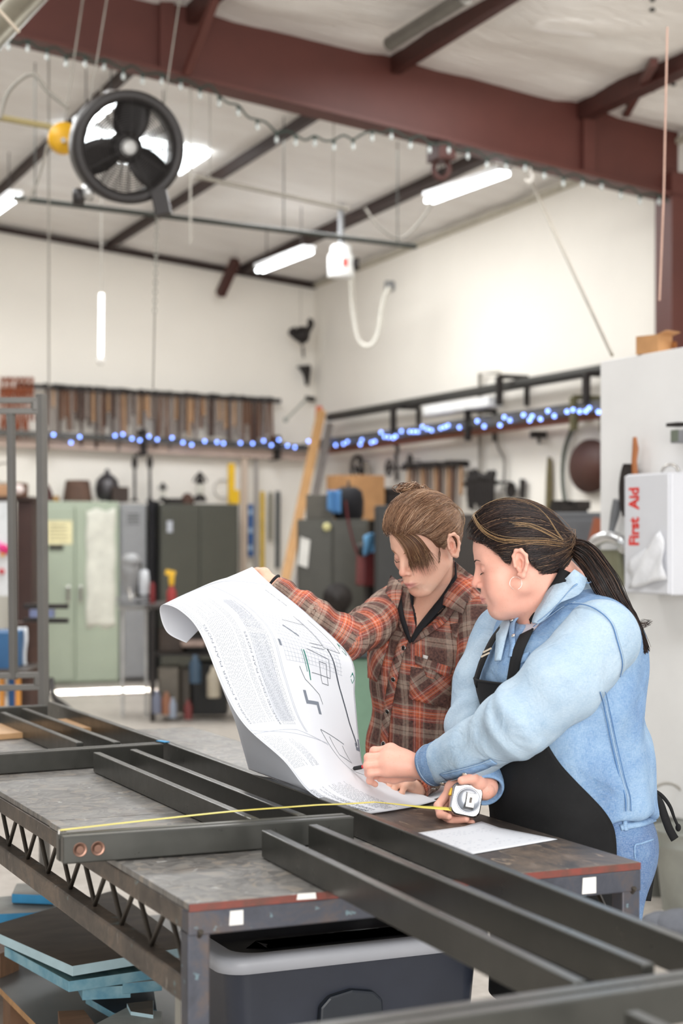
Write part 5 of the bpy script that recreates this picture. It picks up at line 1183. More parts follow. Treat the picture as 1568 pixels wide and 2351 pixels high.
def rr2(hx, hy, r_, n=6):
    o_ = []
    for cx, cy, a in ((hx - r_, hy - r_, 0), (-hx + r_, hy - r_, PI / 2), (-hx + r_, -hy + r_, PI), (hx - r_, -hy + r_, 1.5 * PI)):
        for k in range(n + 1): o_.append((cx + r_ * math.cos(a + k * PI / 2 / n), cy + r_ * math.sin(a + k * PI / 2 / n)))
    return o_
base_ = rr2(.036, .038, .018); m = MB(); rws = []
for h, s_ in ((-.017, .86), (-.015, .95), (-.010, 1), (.012, 1), (.016, .96), (.018, .90)): rws.append([tc + tx_ * (x * s_) + ty_ * (y * s_) + tn * h for x, y in base_])
m.grid(rws, True, True); m.add(rws[-1], [list(range(28))]); m.add(rws[0], [list(range(28))[::-1]]); obj('case', m, M_case, tm)
cc_ = tc + tn * .018 + tx_ * .003
m = MB(); m.lathe([(.0285, -.002), (.0288, .0008), (.0265, .0010), (.0255, .0002), (.008, .0004), (.0005, .0004)], cc_, tn, 36); obj('side_disc', m, mat('brushed disc', '#9b9da3', .25, .95, var=.06, scale=14), tm)
m = MB(); m.box(cc_ + tn * .006 + tx_ * .004, (.020, .033, .004), Matrix((tx_, ty_, tn)).transposed()); m.box(cc_ + tn * .003 + tx_ * .004 + ty_ * .014, (.020, .003, .007), Matrix((tx_, ty_, tn)).transposed()); clip = obj('belt_clip', m, mat('steel clip', '#b9b4aa', .22, .9), tm, .0012)
m = MB(); m.box(cc_ + tn * .0084 + tx_ * .004, (.006, .013, .0008), Matrix((tx_, ty_, tn)).transposed()); obj('clip_slot', m, mat('dark slot', '#5b524b', .5), clip)
m = MB(); m.box(tc - tx_ * .037 + ty_ * .013, (.006, .018, .013), Matrix((tx_, ty_, tn)).transposed() @ Matrix.Rotation(-.2, 3, 'Z')); obj('lock_button', m, mat('yellow plastic', '#e9b72a', .35), tm, .002)
for a, b in ((-.028, .030), (.028, .028), (-.027, -.029), (.027, -.031)):
    m = MB(); m.lathe([(.0024, -.001), (.0024, .0012), (.0005, .0014)], tc + tn * .0165 + tx_ * a + ty_ * b, tn, 12); obj('screw', m, mat('dark screw', '#6d675f', .4, .8), tm)
bl = smoothpts([V(C(1036, 1861, 3.887)), V(C(960, 1861, 3.855)), V(C(880, 1857, 3.82)), V(C(800, 1856, 3.765)), V(C(680, 1862, 3.715)), V(C(540, 1872, 3.66)), V(C(400, 1884, 3.585)), V(C(260, 1899, 3.51)), V(C(137, 1913, 3.443))], 8)
zprof = lambda f: np.interp(f, [0, .12, .28, .45, .7, 1], [.882, .893, .9115, .9165, .914, .9105])
bl = [V((p.x, p.y, float(zprof(i / (len(bl) - 1))))) for i, p in enumerate(bl)]
m = MB(); rws = []
for i, p in enumerate(bl):
    d = (bl[min(i + 1, len(bl) - 1)] - bl[max(i - 1, 0)]).normalized(); sd = d.cross(UP).normalized(); tw = max(0, 1 - i / 14) ; wdir = (sd * (1 - tw * .2) + UP * tw * .35).normalized(); rws.append([p - wdir * .0075 - UP * .0 + UP * .0016, p - UP * .0, p + wdir * .0075 + UP * .0016])
m.grid(rws); obj('blade', m, mat('yellow blade', '#f0df6a', .35, var=.06), tm, solid=.0006)
m = MB(); e_ = bl[-1]; m.box(e_ - UP * .004, (.003, .018, .014), Matrix.Rotation(-.42, 3, 'Z')); obj('end_hook', m, M_chrome, tm)
# ================================================================ the shop behind: back wall, right wall, roof and partition
br_ = random.Random(21)
def gb(m, x0, y0, x1, y1, yf, dep):
    a, b = WY(x0, y1, yf), WY(x1, y0, yf); m.aabb((a.x, yf, a.z), (b.x, yf + dep, b.z)); return m
def xb(m, x0, y0, x1, y1, xf, dep):
    a, b = WX(x0, y1, xf), WX(x1, y0, xf); m.aabb((xf, a.y, a.z), (xf + dep, b.y, b.z)); return m
M_iron = mat('dark iron', '#2a2523', .6, .3, var=.25); M_iron2 = mat('rusty iron', '#8a4a2c', .7, .2, var=.3, scale=20)
hcols = [mat('ash handle', '#b08a66', .6), mat('brown handle', '#6f4c36', .6), mat('dark handle', '#4a352b', .6), mat('grey handle', '#8c8077', .6)]
YR = YG - .13
# --- hammer rack along the back wall
m = MB(); a, b = WY(38, 884, YR), WY(644, 921, YR); m.bar(a, b, .04, .05)
for px, py in ((150, 893), (330, 903), (520, 914), (625, 920)): p = WY(px, py, YR); m.bar(p, p + V((0, .13, 0)), .03, .03)
single('hammer_rack', m, M_iron, 'long dark iron rail on the back wall holding a row of hammers', 'rack')
def hammer(L, hw, mh, kind):
    t_ = thing('hammer', '', 'hammer', (0, 0, 0)); m = MB(); m.bar((-hw, 0, 0), (hw, 0, 0), .045, .05); m.ball((hw, 0, 0), (.025, .03, .03), 8); obj('head', m, M_iron, t_)
    m = MB(); m.tube([(0, 0, -.02), (0, 0, -L * .5), (0, 0, -L)], [.014, .016, .018], 6); obj('handle', m, mh, t_); return t_
protos = [hammer(.27 + .04 * k, .05 + .008 * (k % 3), hcols[k % 4], k) for k in range(8)]
HT = ['pale wood', 'brown wood', 'dark wood', 'grey wood']
used = [False] * 8
for i in range(74):
    px = 108 + i * 7.05; py = 884 + (px - 38) * 37 / 606 - 1; k = br_.randrange(8); p = WY(px, py, YR - .035 - .02 * (i % 2))
    lb = '%s-handled hammer hanging in the long row on the back wall rack' % HT[k % 4]; g = 'hammers with %s handles in the back wall row' % HT[k % 4]
    if not used[k]: used[k] = True; o = protos[k]; o.location = p; tag(o, lb, 'hammer', g)
    else: o = dup(protos[k], p, lb, g)
    o.rotation_euler = (br_.uniform(-.03, .03), br_.uniform(-.05, .05), br_.uniform(.9, 1.5)); o.scale = (1, 1, br_.uniform(.72, 1.28))
for px in (3, 14, 24, 36, 47, 58, 70):
    m = MB(); p = WY(px, 878, YR - .05); L = br_.uniform(.35, .62)
    m.tube([p + V((0, 0, .06)), p + V((.02, 0, -.1)), p + V((-.01, 0, -L))], .012, 6); m.tube([p + V((.03, 0, .05)), p + V((-.01, 0, -.1)), p + V((.035, 0, -L))], .012, 6); m.ball(p + V((.01, 0, -.08)), .03, 8)
    single('tongs', m, M_iron2, 'rusty orange blacksmith tongs hanging left of the hammers behind the gate frame', 'tongs', 'rusty tongs at the left end of the hammer rack')
# --- ledge rails and blue light strings
M_pink = mat('dusty ledge board', '#c9b2a4', .7); M_led = emit('blue light', '#7a99f7', 7.); M_cord = mat('dark cord', '#3a3d3a', .6)
m = MB(); a, b = WY(-60, 990, YG - .2), WY(716, 1029, YG - .2); m.bar(a, b, .12, .06); single('pipe_rail', m, mat('grey pipe', '#55534f', .5, .3), 'grey steel rail along the back wall carrying blue lights', 'rail')
m = MB(); m.bar(a - UP * .085 + V((0, .1, 0)), b - UP * .085 + V((0, .1, 0)), .1, .1); single('ledge_board', m, M_pink, 'dusty pink board fixed under the back wall rail', 'board')
for px, y0, y1 in ((334, 985, 1045), (641, 1000, 1055), (106, 995, 1035)):
    m = MB(); gb(m, px - 4, y0, px + 4, y1, YG - .28, .26); single('rail_bracket', m, M_iron, {334: 'dark iron bracket on the back rail above the twin candle stands', 641: 'dark iron bracket on the back rail near the leaning timber', 106: 'dark iron bracket on the back rail beside the gate post'}[px], 'bracket')
L1 = [(123, 998), (163, 1016), (183, 1003), (264, 1000), (282, 997), (303, 1007), (321, 1011), (342, 1002), (361, 1009), (395, 1005), (420, 1016), (440, 1021), (470, 1013), (498, 1015), (513, 1018), (552, 1017), (580, 1018), (605, 1012), (623, 1022), (640, 1010), (660, 1023), (677, 1027), (708, 1013)]
L2 = [(755, 1013), (771, 1022), (789, 1019), (798, 1014), (827, 1020), (831, 1010), (853, 1016), (861, 1013), (875, 993), (883, 1003), (893, 1004), (903, 1005), (909, 1001), (922, 990), (941, 991), (950, 991), (959, 991), (970, 980), (981, 985), (991, 988), (1012, 983), (1021, 980), (1029, 977), (1055, 981), (1096, 967), (1112, 979), (1148, 976), (1158, 958), (1171, 965), (1202, 953), (1216, 965), (1222, 956), (1241, 962), (1258, 944), (1273, 955), (1302, 945), (1316, 941), (1331, 945), (1345, 944), (1353, 937), (1374, 946)]
def lights(pts, lab):
    t_ = thing('string_lights', lab, 'string lights', tuple(pts[0])); m = MB(); m.tube(smoothpts(pts, 2), .006, 5); obj('cord', m, M_cord, t_)
    for p in pts: m = MB(); m.ball(p, .016, 8); obj('bulb', m, M_led, t_)
lights([WY(x, y, YG - .3) for x, y in L1], 'string of tiny blue lights along the back wall rail'); lights([WX(x, y, XR - .32) for x, y in L2], 'string of tiny blue lights along the right wall rail')
m = MB(); m.bar(WX(738, 1020, XR - .22), WX(1420, 926, XR - .22), .14, .09); single('pipe_rail', m, mat('grey pipe', '#55534f'), 'grey steel rail along the right wall carrying blue lights', 'rail')
m = MB(); m.bar(WX(738, 1035, XR - .12), WX(1420, 944, XR - .12), .05, .09); single('ledge_board', m, mat('reddish ledge', '#a06a55', .7), 'reddish board fixed under the right wall rail', 'board')
m = MB(); m.tube([WX(756, 958, XR - .16), WX(1420, 842, XR - .16)], .045, 10); single('pipe_rail', m, mat('dark pipe', '#3a3936', .5, .3), 'upper dark pipe running along the right wall', 'pipe')
for px, y0, y1, lb in ((903, 935, 995, 'thin dark bracket on the right wall above the small valve wheel'), (1074, 942, 1012, 'dark bracket below the white strip light fixture'), (1146, 864, 930, 'dark hanger under the upper pipe beside the strip light fixture'), (1317, 912, 988, 'olive bracket on the right wall rail beside the arched mirror'), (1346, 858, 930, 'dark triangular pipe support by the partition edge')):
    m = MB(); p = WX(px, y0, XR - .3); q_ = WX(px, y1, XR - .3); m.bar(p, q_, .05, .05); m.bar(p, p + V((.29, 0, 0)), .04, .04); m.bar(p + V((.28, 0, 0)), q_ + V((.28, 0, 0)), .04, .03)
    single('rail_bracket', m, M_iron if px != 1317 else mat('olive bracket', '#5c5638', .6), lb, 'bracket')
m = MB(); m.tube([WX(1102, 1130, XR - .05), WX(1102, 858, XR - .05), WX(1146, 856, XR - .05), WX(1150, 930, XR - .05)], .018, 6); single('conduit', m, mat('grey conduit', '#9a948a', .5, .3), 'grey conduit looped over the upper pipe on the right wall', 'conduit')
m = MB(); m.tube(smoothpts([WX(x, y, XR - .05) for x, y in ((1138, 960), (1142, 1020), (1158, 1060), (1155, 1130))], 4), .012, 6); single('power_cable', m, mat('grey cable', '#77726a', .6), 'grey power cable hanging down the right wall from the strip light', 'cable')
sl_ = thing('strip_light', 'unlit white strip light fixture mounted under the upper right pipe', 'strip light', tuple(WX(1062, 948, XR - .28))); m = MB(); m.bar(WX(988, 944, XR - .28), WX(1138, 922, XR - .28), .16, .09); obj('housing', m, mat('white metal', '#e6e6e6', .4), sl_, .01); m = MB(); m.bar(WX(992, 950, XR - .29), WX(1134, 929, XR - .29), .05, .03); obj('tube', m, mat('glass tube', '#f4f4f4', .2), sl_)
# --- lockers and cabinets on the back wall
YL = YG - .62
M_grn = mat('pale green enamel', '#a9b3a0', .35, var=.06, scale=1.5); M_grey = mat('grey enamel', '#8d8e90', .4, var=.06); M_dgr = mat('dark olive enamel', '#4a4a42', .4, var=.08, scale=1.5); M_pap = mat('cream paper', '#e6ddb0', .7); M_wpap = mat('white paper', '#d9d8cc', .7)
lk = thing('locker', 'pale green two-door metal locker with papers on its doors', 'locker', tuple(WY(180, 1600, YL)))
m = MB(); gb(m, 72, 1152, 274, 1572, YL, .55); obj('body', m, M_grn, lk, .01)
for x0, x1 in ((78, 169), (174, 270)):
    m = MB(); gb(m, x0, 1164, x1, 1566, YL - .025, .03); dr = obj('door', m, M_grn, lk, .008)
    m = MB(); gb(m, x1 - 16 if x0 == 78 else x0 + 8, 1345, x1 - 8 if x0 == 78 else x0 + 16, 1382, YL - .06, .04); obj('handle', m, M_chrome, dr, .008)
m = MB(); gb(m, 105, 1195, 166, 1250, YL - .032, .006); obj('paper_note', m, M_pap, lk); m = MB(); gb(m, 114, 1252, 146, 1261, YL - .05, .02); obj('name_plate', m, M_iron, lk)
m = MB()
for k in range(5): gb(m, 114, 1206 + k * 8, 150 + (k * 7) % 12, 1208.5 + k * 8, YL - .034, .002)
obj('note_lines', m, mat('faint print', '#b3aa80', .7), lk)
m = MB(); rws = [[WY(198 + 67 * i / 8 + 1.5 * math.sin(k), 1170 + 270 * k / 20 + 4 * math.sin(i * 1.3 + 1) * (1 if k in (0, 20) else .2), YL - .034 - .008 * math.sin(k * .5 + i * .3)) for i in range(9)] for k in range(21)]; m.grid(rws); obj('paper_chart', m, M_wpap, lk, solid=.002)
for px in (80, 268): m = MB(); gb(m, px - 4, 1570, px + 4, 1596, YL + .04, .05); obj('foot', m, M_iron, lk)
lk2 = thing('locker', 'narrow grey metal locker between the green one and the dark coat', 'locker', tuple(WY(305, 1600, YL))); m = MB(); gb(m, 276, 1158, 336, 1560, YL, .55); obj('body', m, M_grey, lk2, .01); m = MB(); gb(m, 280, 1166, 333, 1555, YL - .02, .03); dr = obj('door', m, M_grey, lk2, .008)
m = MB(); [gb(m, 292, 1180 + 7 * k, 320, 1182 + 7 * k, YL - .022, .004) for k in range(4)]; obj('vent_slots', m, M_iron, dr)
for px in (281, 331): m = MB(); gb(m, px - 4, 1558, px + 4, 1596, YL + .04, .05); obj('foot', m, M_iron, lk2)
m = MB(); rws = [[WY(341 + 22 * i / 6 + wv, 1150 + (1590 - 1150) * k / 14, YL + .05 - .09 * math.sin(i * .9 + .3) - .02 * k / 14) for i in range(7)] for k in range(15) for wv in (2 * math.sin(k * .8),)]; m.grid(rws); single('coat', m, M_blackk, 'black coat hanging between the grey locker and the dark cabinet', 'coat', solid=.03)
ck = thing('cabinet', 'dark olive steel cabinet on the back wall above the drawing', 'cabinet', tuple(WY(460, 1600, YL))); m = MB(); gb(m, 368, 1158, 548, 1590, YL, .55); obj('body', m, M_dgr, ck, .01)
for x0, x1 in ((372, 457), (460, 545)): m = MB(); gb(m, x0, 1166, x1, 1585, YL - .02, .03); obj('door', m, M_dgr, ck, .008)
m = MB(); gb(m, 384, 1196, 396, 1222, YL - .03, .01); o = obj('badge', m, mat('pale badge', '#b9bcc4', .5), ck); o['label'] = 'small pale badge'
# --- things on top of the lockers
def lathe_px(px, ybot, prof, yf, mats, name, label, cat, n=16):
    """turned object: profile of (radius px, height px above its base)"""
    s = WY(px + 1, ybot, yf).x - WY(px, ybot, yf).x; m = MB(); m.lathe([(r_ * s, h * s) for r_, h in prof], WY(px, ybot, yf), UP, n); return single(name, m, mats, label, cat)
ZT = YL + .25
lathe_px(178, 1152, [(34, 0), (33, 4), (27, 46), (25, 48), (22, 48)], ZT, mat('brown basket', '#5b4438', .8, var=.25), 'lampshade', 'brown tapered lampshade on top of the green locker', 'lampshade')
lathe_px(104, 1152, [(18, 0), (16, 20), (8, 38), (2, 42)], ZT, mat('maroon tin', '#4a2824', .6), 'funnel', 'dark maroon cone-shaped funnel on the locker beside the gate post', 'funnel')
lathe_px(128, 1153, [(8, 0), (9, 3), (8, 12), (3, 14)], ZT, mat('brass', '#a9803e', .4, .6), 'tin', 'little brass tin between funnel and lampshade on the locker', 'tin')
lathe_px(246, 1150, [(14, 0), (24, 8), (28, 26), (24, 46), (12, 58), (6, 60), (6, 66), (3, 71)], ZT, mat('pewter', '#4b484a', .35, .5), 'cooking_pot', 'round dark metal pot with knobbed lid on the locker', 'pot')
m = MB(); gb(m, 258, 1118, 296, 1152, YL + .06, .2); single('crate', m, mat('dark crate', '#3a2e28', .7), 'small dark crate beside the round metal pot', 'crate')
for px, lb in ((309, 'left of two black candle stands on the lockers'), (344, 'right of two black candle stands on the lockers')):
    lathe_px(px, 1152, [(9, 0), (9, 3), (4, 6), (3, 20), (3.4, 40), (3, 72), (5, 76), (7, 84), (6, 93), (2, 103)], ZT, M_iron, 'candle_stand', lb, 'candle stand', 10)
def lantern(px, s, label):
    k = (WY(px + 1, 1150, ZT).x - WY(px, 1150, ZT).x) * s; o_ = WY(px, 1152, ZT); t_ = thing('lantern', label, 'lantern', tuple(o_))
    m = MB(); m.lathe([(14 * k, 0), (14 * k, 6 * k), (9 * k, 14 * k), (7 * k, 16 * k)], o_, UP, 14); obj('base', m, M_iron, t_)
    m = MB(); m.lathe([(6 * k, 16 * k), (9 * k, 26 * k), (6 * k, 38 * k)], o_, UP, 14); obj('glass', m, mat('lantern glass', '#d5d2c6', .2), t_)
    m = MB(); m.lathe([(9 * k, 38 * k), (10 * k, 42 * k), (6 * k, 52 * k), (4 * k, 56 * k), (7 * k, 58 * k), (2 * k, 64 * k)], o_, UP, 14); obj('cap', m, M_iron, t_)
    m = MB(); m.torus(o_ + UP * 34 * k, 16 * k, 1.8 * k, (0, 1, 0), 20, 6, 1.5, .35, PI - .35); obj('frame', m, M_iron, t_)
lantern(374, .66, 'smaller dark lantern above the gap between locker and dark cabinet'); lantern(459, 1.02, 'larger dark storm lantern standing on the dark cabinet')
m = MB(); gb(m, 388, 1144, 420, 1157, YL + .1, .2); single('tray', m, M_iron, 'flat black tray on the dark cabinet', 'tray')
lathe_px(430, 1157, [(14, 0), (15, 8), (9, 20), (2, 24)], ZT, mat('rusty lump', '#4e3328', .7), 'iron_pot', 'small rusty pot beside the storm lantern', 'pot')
m = MB(); gb(m, 526, 1064, 540, 1157, YL + .1, .06); gb(m, 538, 1125, 551, 1157, YL + .1, .06); single('caulking_gun', m, mat('yellow tool', '#e2b51c', .4), 'yellow L-shaped tool standing at the end of the dark cabinet', 'tool', bevel=.01)
m = MB(); m.torus(WY(511, 1122, YG - .03), .1, .008, (0, 1, 0), 30, 6); single('wire_ring', m, mat('pale wire', '#cfcbc4', .5), 'pale wire ring hanging on the back wall above the cabinet', 'ring')
# --- long tools on the back wall right of the cabinet
def hang(x0, y0, x1, y1, w, yf, mt, name, label, cat, dep=.03):
    m = MB(); a, b = WY(x0, y0, yf), WY(x1, y1, yf); k = WY(1, 1000, yf).x - WY(0, 1000, yf).x; m.bar(a, b, w * k, dep, (0, 1, 0)); return single(name, m, mt, label, cat, bevel=.004)
hang(561, 1046, 558, 1592, 16, YG - .1, mat('pale pine', '#cbb8a6', .6, stretch=(1, 1, .2)), 'pine_board', 'pale pine board standing against the back wall beside the dark cabinet', 'board')
hang(588, 1040, 587, 1592, 8, YG - .08, mat('grey pole', '#a39d98', .5), 'pole', 'grey pole standing between the pine board and the yellow level', 'pole')
lv = thing('spirit_level', 'blue spirit level hanging on the back wall', 'spirit level', tuple(WY(575, 1280, YG - .07))); m = MB(); m.bar(WY(575, 1158, YG - .07), WY(575, 1278, YG - .07), .055, .03, (0, 1, 0)); obj('bar', m, mat('blue paint', '#2f5f9c', .4), lv)
for y in (1176, 1218, 1258): m = MB(); gb(m, 571, y - 6, 579, y + 6, YG - .095, .01); obj('vial', m, mat('pale vial', '#a9c4e0', .3), lv)
hang(602, 1128, 602, 1592, 10, YG - .08, mat('yellow level', '#d8b33a', .4), 'straight_edge', 'long yellow straight edge standing against the back wall', 'straight edge')
hang(621, 1130, 620, 1240, 8, YG - .06, mat('dull brass', '#7d7a66', .5, .3), 'measuring_rod', 'short grey rod hanging right of the yellow straight edge', 'rod'); hang(638, 1128, 637, 1305, 11, YG - .06, mat('dark grey rod', '#565a5c', .5, .3), 'measuring_rod', 'long dark grey rod hanging left of the leaning timber', 'rod')
# --- timbers leaning in the corner
def lean(x0, y0, d0, x1, y1, d1, w, dep, mt, nm, lb, cat): m = MB(); m.bar(W(x0, y0, d0), W(x1, y1, d1), w, dep, CAMF); single(nm, m, mt, lb, cat)
lean(738, 945, 18.6, 598, 1596, 16.2, .10, .05, mat('raw timber', '#b98d5c', .6, stretch=(1, 1, .15)), 'timber_plank', 'long raw timber plank leaning in the far corner', 'timber'); lean(757, 975, 18.4, 630, 1598, 16.1, .085, .06, mat('grey channel', '#77706c', .45, .4), 'steel_channel', 'grey steel channel leaning beside the timber plank', 'steel bar'); lean(733, 935, 18.72, 731, 962, 18.66, .07, .06, mat('orange tip', '#c9613f', .6), 'marker_cap', 'orange cap on the top of the leaning timber', 'cap')
# --- rooster ornament, bracket hook and swing arm in the corner
p = WY(690, 768, YG - .3); k = .0047
rs_ = thing('rooster_ornament', 'dark metal rooster hanging in the far corner', 'rooster ornament', tuple(p))
m = MB(); E = lambda x, y: p + V((x * k, 0, -y * k)); m.tube(smoothpts([E(-16, 2), E(-6, 4), E(4, 0), E(14, -8), E(22, -12)], 4), [.05, .05, .05, .06, .07, .08, .09, .1, .1, .1, .09, .08, .07, .06, .05, .04, .04], 8); obj('body', m, M_iron, rs_)
m = MB(); m.ball(E(-19, -4), (.06, .04, .055), 10); m.tube([E(-26, -2), E(-31, 2)], [.02, .004], 6); m.tube([E(-20, -12), E(-16, -16), E(-13, -10)], .016, 6); obj('head', m, M_iron, rs_)
for a in (-.35, -.1, .15, .4): m = MB(); m.tube(smoothpts([E(20, -10), E(27 + a * 6, -26), E(25 + a * 22, -44 + abs(a) * 30)], 4), [.03, .03, .03, .03, .028, .024, .02, .015, .008], 6); obj('tail_feather', m, M_iron, rs_)
m = MB(); m.tube([E(0, 6), E(2, 20), E(5, 24)], .018, 6); m.tube([E(6, 28), E(8, 55)], .012, 6); obj('stem', m, M_iron, rs_)
m = MB(); m.tube([E(0, -6), E(0, -110)], .003, 5); obj('hanging_wire', m, mat('thin wire', '#a39b90', .5), rs_)
m = MB(); m.prism([(-10, 0), (18, 4), (20, -6), (14, -46), (8, -20), (-2, -6)], WY(697, 840, YG - .14), (k, 0, 0), (0, 0, k), (0, .1, 0)); single('iron_hook', m, M_iron, 'black tapering iron hook on the corner below the rooster', 'hook')
sw = thing('swing_arm', 'thin grey swing arm lamp bracket on the back wall near the timber', 'bracket', tuple(WY(706, 914, YG - .1))); m = MB(); m.tube([WY(702, 914, YG - .1), WY(722, 917, YG - .1)], .03, 8); obj('mount', m, M_iron, sw); m = MB(); m.tube([WY(704, 916, YG - .12), WY(656, 964, YG - .3)], .012, 6); m.ball(WY(656, 964, YG - .3), .03, 8); obj('arm', m, mat('grey arm', '#a5a89f', .5), sw)
# --- dark cabinets, bag and boxes at the right end
XC = 6.55
def cabx(d, x0, y0, x1, lb, mt, doors=True):
    a, b = W(x0, y0, d), W(x1, y0, d); t_ = thing('cabinet', lb, 'cabinet', ((a.x + b.x) / 2, (a.y + b.y) / 2, 0)); r_ = (V((b.x, b.y, 0)) - V((a.x, a.y, 0))); n_ = V((-r_.y, r_.x, 0)).normalized()
    z1 = a.z; c0 = V((a.x, a.y, 0)); m = MB(); m.slab([c0 + UP * z1, c0 + r_ + UP * z1, c0 + r_ + n_ * .5 + UP * z1, c0 + n_ * .5 + UP * z1], z1 - .02); obj('body', m, mt, t_, .01)
    for i in range(2 if doors else 1):
        f0, f1 = (.02 + .49 * i, .49 + .49 * i) if doors else (.03, .97); m = MB(); q0 = c0 + r_ * f0 - n_ * .02; q1 = c0 + r_ * f1 - n_ * .02; m.slab([q0 + UP * (z1 - .05), q1 + UP * (z1 - .05), q1 + n_ * .02 + UP * (z1 - .05), q0 + n_ * .02 + UP * (z1 - .05)], z1 - .12); obj('door', m, mt, t_, .006)
    return t_, c0, r_, n_, z1
M_dc = mat('dark brown enamel', '#46443c', .4, var=.08); M_dc2 = mat('dark grey enamel', '#3c3f3e', .4, var=.08)
t_, c0, r_, n_, z1 = cabx(14.4, 682, 1192, 846, 'dark brown-grey two-door cabinet with a white tag behind the plaid arm', M_dc)
Q = lambda px, py, d=14.34: W(px, py, d)
m = MB(); m.add([Q(690, 1232), Q(712, 1240), Q(706, 1304), Q(684, 1296)] + [Q(690, 1232, 14.35), Q(712, 1240, 14.35), Q(706, 1304, 14.35), Q(684, 1296, 14.35)], [(0, 1, 2, 3), (7, 6, 5, 4), (0, 4, 5, 1), (1, 5, 6, 2), (2, 6, 7, 3), (3, 7, 4, 0)]); obj('white_tag', m, mat('white tag', '#e6e4de', .7), t_)
m = MB(); m.lathe([(.036, 0), (.036, .012), (.02, .016), (.0005, .016)], Q(750, 1210), -CAMF, 18); obj('round_sticker', m, mat('yellow sticker', '#c9c28a', .6), t_)
m = MB(); a, b = W(706, 1192, 14.6), W(764, 1136, 14.6); m.box((a + b) / 2, (.24, .2, b.z - a.z), Matrix.Rotation(-.42, 3, 'Z')); single('grey_box', m, mat('grey carton', '#5e5a52', .7), 'grey box on top of the dark cabinet behind the plaid arm', 'box', bevel=.006)
m = MB(); q_ = W(800, 1194, 14.62); m.lathe([(.13, 0), (.155, .04), (.16, .16), (.14, .25), (.08, .285), (.0005, .29)], q_, UP, 18, .8); bg_ = thing('bag', 'black bag slumped on the dark cabinet behind the plaid arm', 'bag', tuple(q_)); obj('sack', m, M_blackk, bg_); m = MB(); m.torus(q_ + UP * .27, .06, .012, CAMR, 16, 6, 1, 0, PI); obj('handle', m, M_iron, bg_)
m = MB(); rws = [[W(752 + 30 * i / 6, 1126 + 52 * kk / 8 + 6 * (i < 2) * kk / 8 * -1, 14.42 - .03 * math.sin(i * 1.3) - .02 * kk / 8) for i in range(7)] for kk in range(9)]; m.grid(rws); single('blue_cloth', m, mat('blue cloth', '#4f7fb0', .85), 'blue cloth hanging beside the black bag', 'cloth', solid=.012)
for x0, y0, x1, y1, lb in ((749, 1090, 774, 1126, 'narrower cardboard box behind the black bag'), (776, 1090, 812, 1124, 'wider cardboard box behind the black bag')):
    m = MB(); xb(m, x0, y0, x1, y1 + 70, 7.2, .35); single('cardboard_box', m, mat('cardboard', '#b98a5c', .75), lb, 'box', bevel=.004)
m = MB(); m.tube(smoothpts([Q(793, 1150, 14.4), Q(800, 1200, 14.38), Q(812, 1250, 14.38), Q(828, 1290, 14.36)], 4), .02, 6, flat=.3); single('red_strap', m, mat('dark red strap', '#6b2a2c', .7), 'dark red strap trailing from the black bag down the cabinet', 'strap')
gr_ = thing('bench_grinder', 'dark red machine with a blue rag on top left of the plaid shoulder', 'machine', tuple(W(852, 1340, 13.2))); m = MB(); m.bar(W(850, 1345, 13.2), W(852, 1250, 13.2), .14, .2); obj('housing', m, mat('dark red paint', '#6a2a2c', .5), gr_, .02)
m = MB(); m.lathe([(.03, -.04), (.05, -.03), (.05, .03), (.03, .04)], W(832, 1262, 13.1), CAMR, 14); obj('wheel', m, M_iron, gr_); m = MB(); m.bar(W(850, 1600, 13.2), W(850, 1345, 13.2), .08, .08); obj('pedestal', m, M_iron, gr_)
m = MB(); rws = [[W(836 + 36 * i / 6, 1232 + 44 * kk / 6 - 8 * math.sin(i * .5), 13.0 - .05 * math.sin(i * .8 + kk * .4)) for i in range(7)] for kk in range(7)]; m.grid(rws); single('blue_rag', m, mat('light blue rag', '#6fa9d6', .85), 'light blue rag draped over the dark red machine', 'rag', solid=.015)
fm = thing('shop_motor', 'round black motor on a stand behind the plaid elbow', 'motor', tuple(W(775, 1480, 12.5))); m = MB(); m.lathe([(.04, -.1), (.1, -.08), (.11, .08), (.05, .1), (.02, .14)], W(775, 1372, 12.5), -CAMF, 20); obj('motor_body', m, M_iron, fm)
m = MB(); [m.bar(W(775 + s_ * 12, 1384, 12.5), W(775 + s_ * 26, 1240 + 1.5 * F / 12.5, 12.5), .04, .04) for s_ in (-1, 1)]; obj('stand', m, M_iron, fm)
t_, *_ = cabx(12.6, 862, 1160, 985, 'black tool cabinet behind the head of the person in plaid', mat('blackish enamel', '#2b2a28', .5)); t_, *_ = cabx(13.4, 1000, 1180, 1110, 'dark cabinet between the two heads', mat('brownish black enamel', '#3a332e', .5), False)
t_, *_ = cabx(11.6, 1272, 1176, 1398, 'dark grey cabinet beside the partition edge', mat('slate enamel', '#55565a', .4, var=.05), False)
m = MB(); m.box(W(1305, 1168, 11.8), (.22, .15, .05)); m.box(W(1330, 1160, 11.8), (.12, .1, .06)); m.box(W(1288, 1164, 11.85), (.1, .12, .09)); single('clutter_tray', m, M_iron, 'black tray of parts on the dark grey cabinet by the partition', 'tray')
m = MB(); m.bar(W(1374, 1190, 11.3), W(1345, 1310, 11.3), .06, .03, CAMF); single('wooden_handle', m, mat('red-brown wood', '#8a4a2e', .6), 'red-brown wooden bar leaning at the partition edge', 'wooden bar')
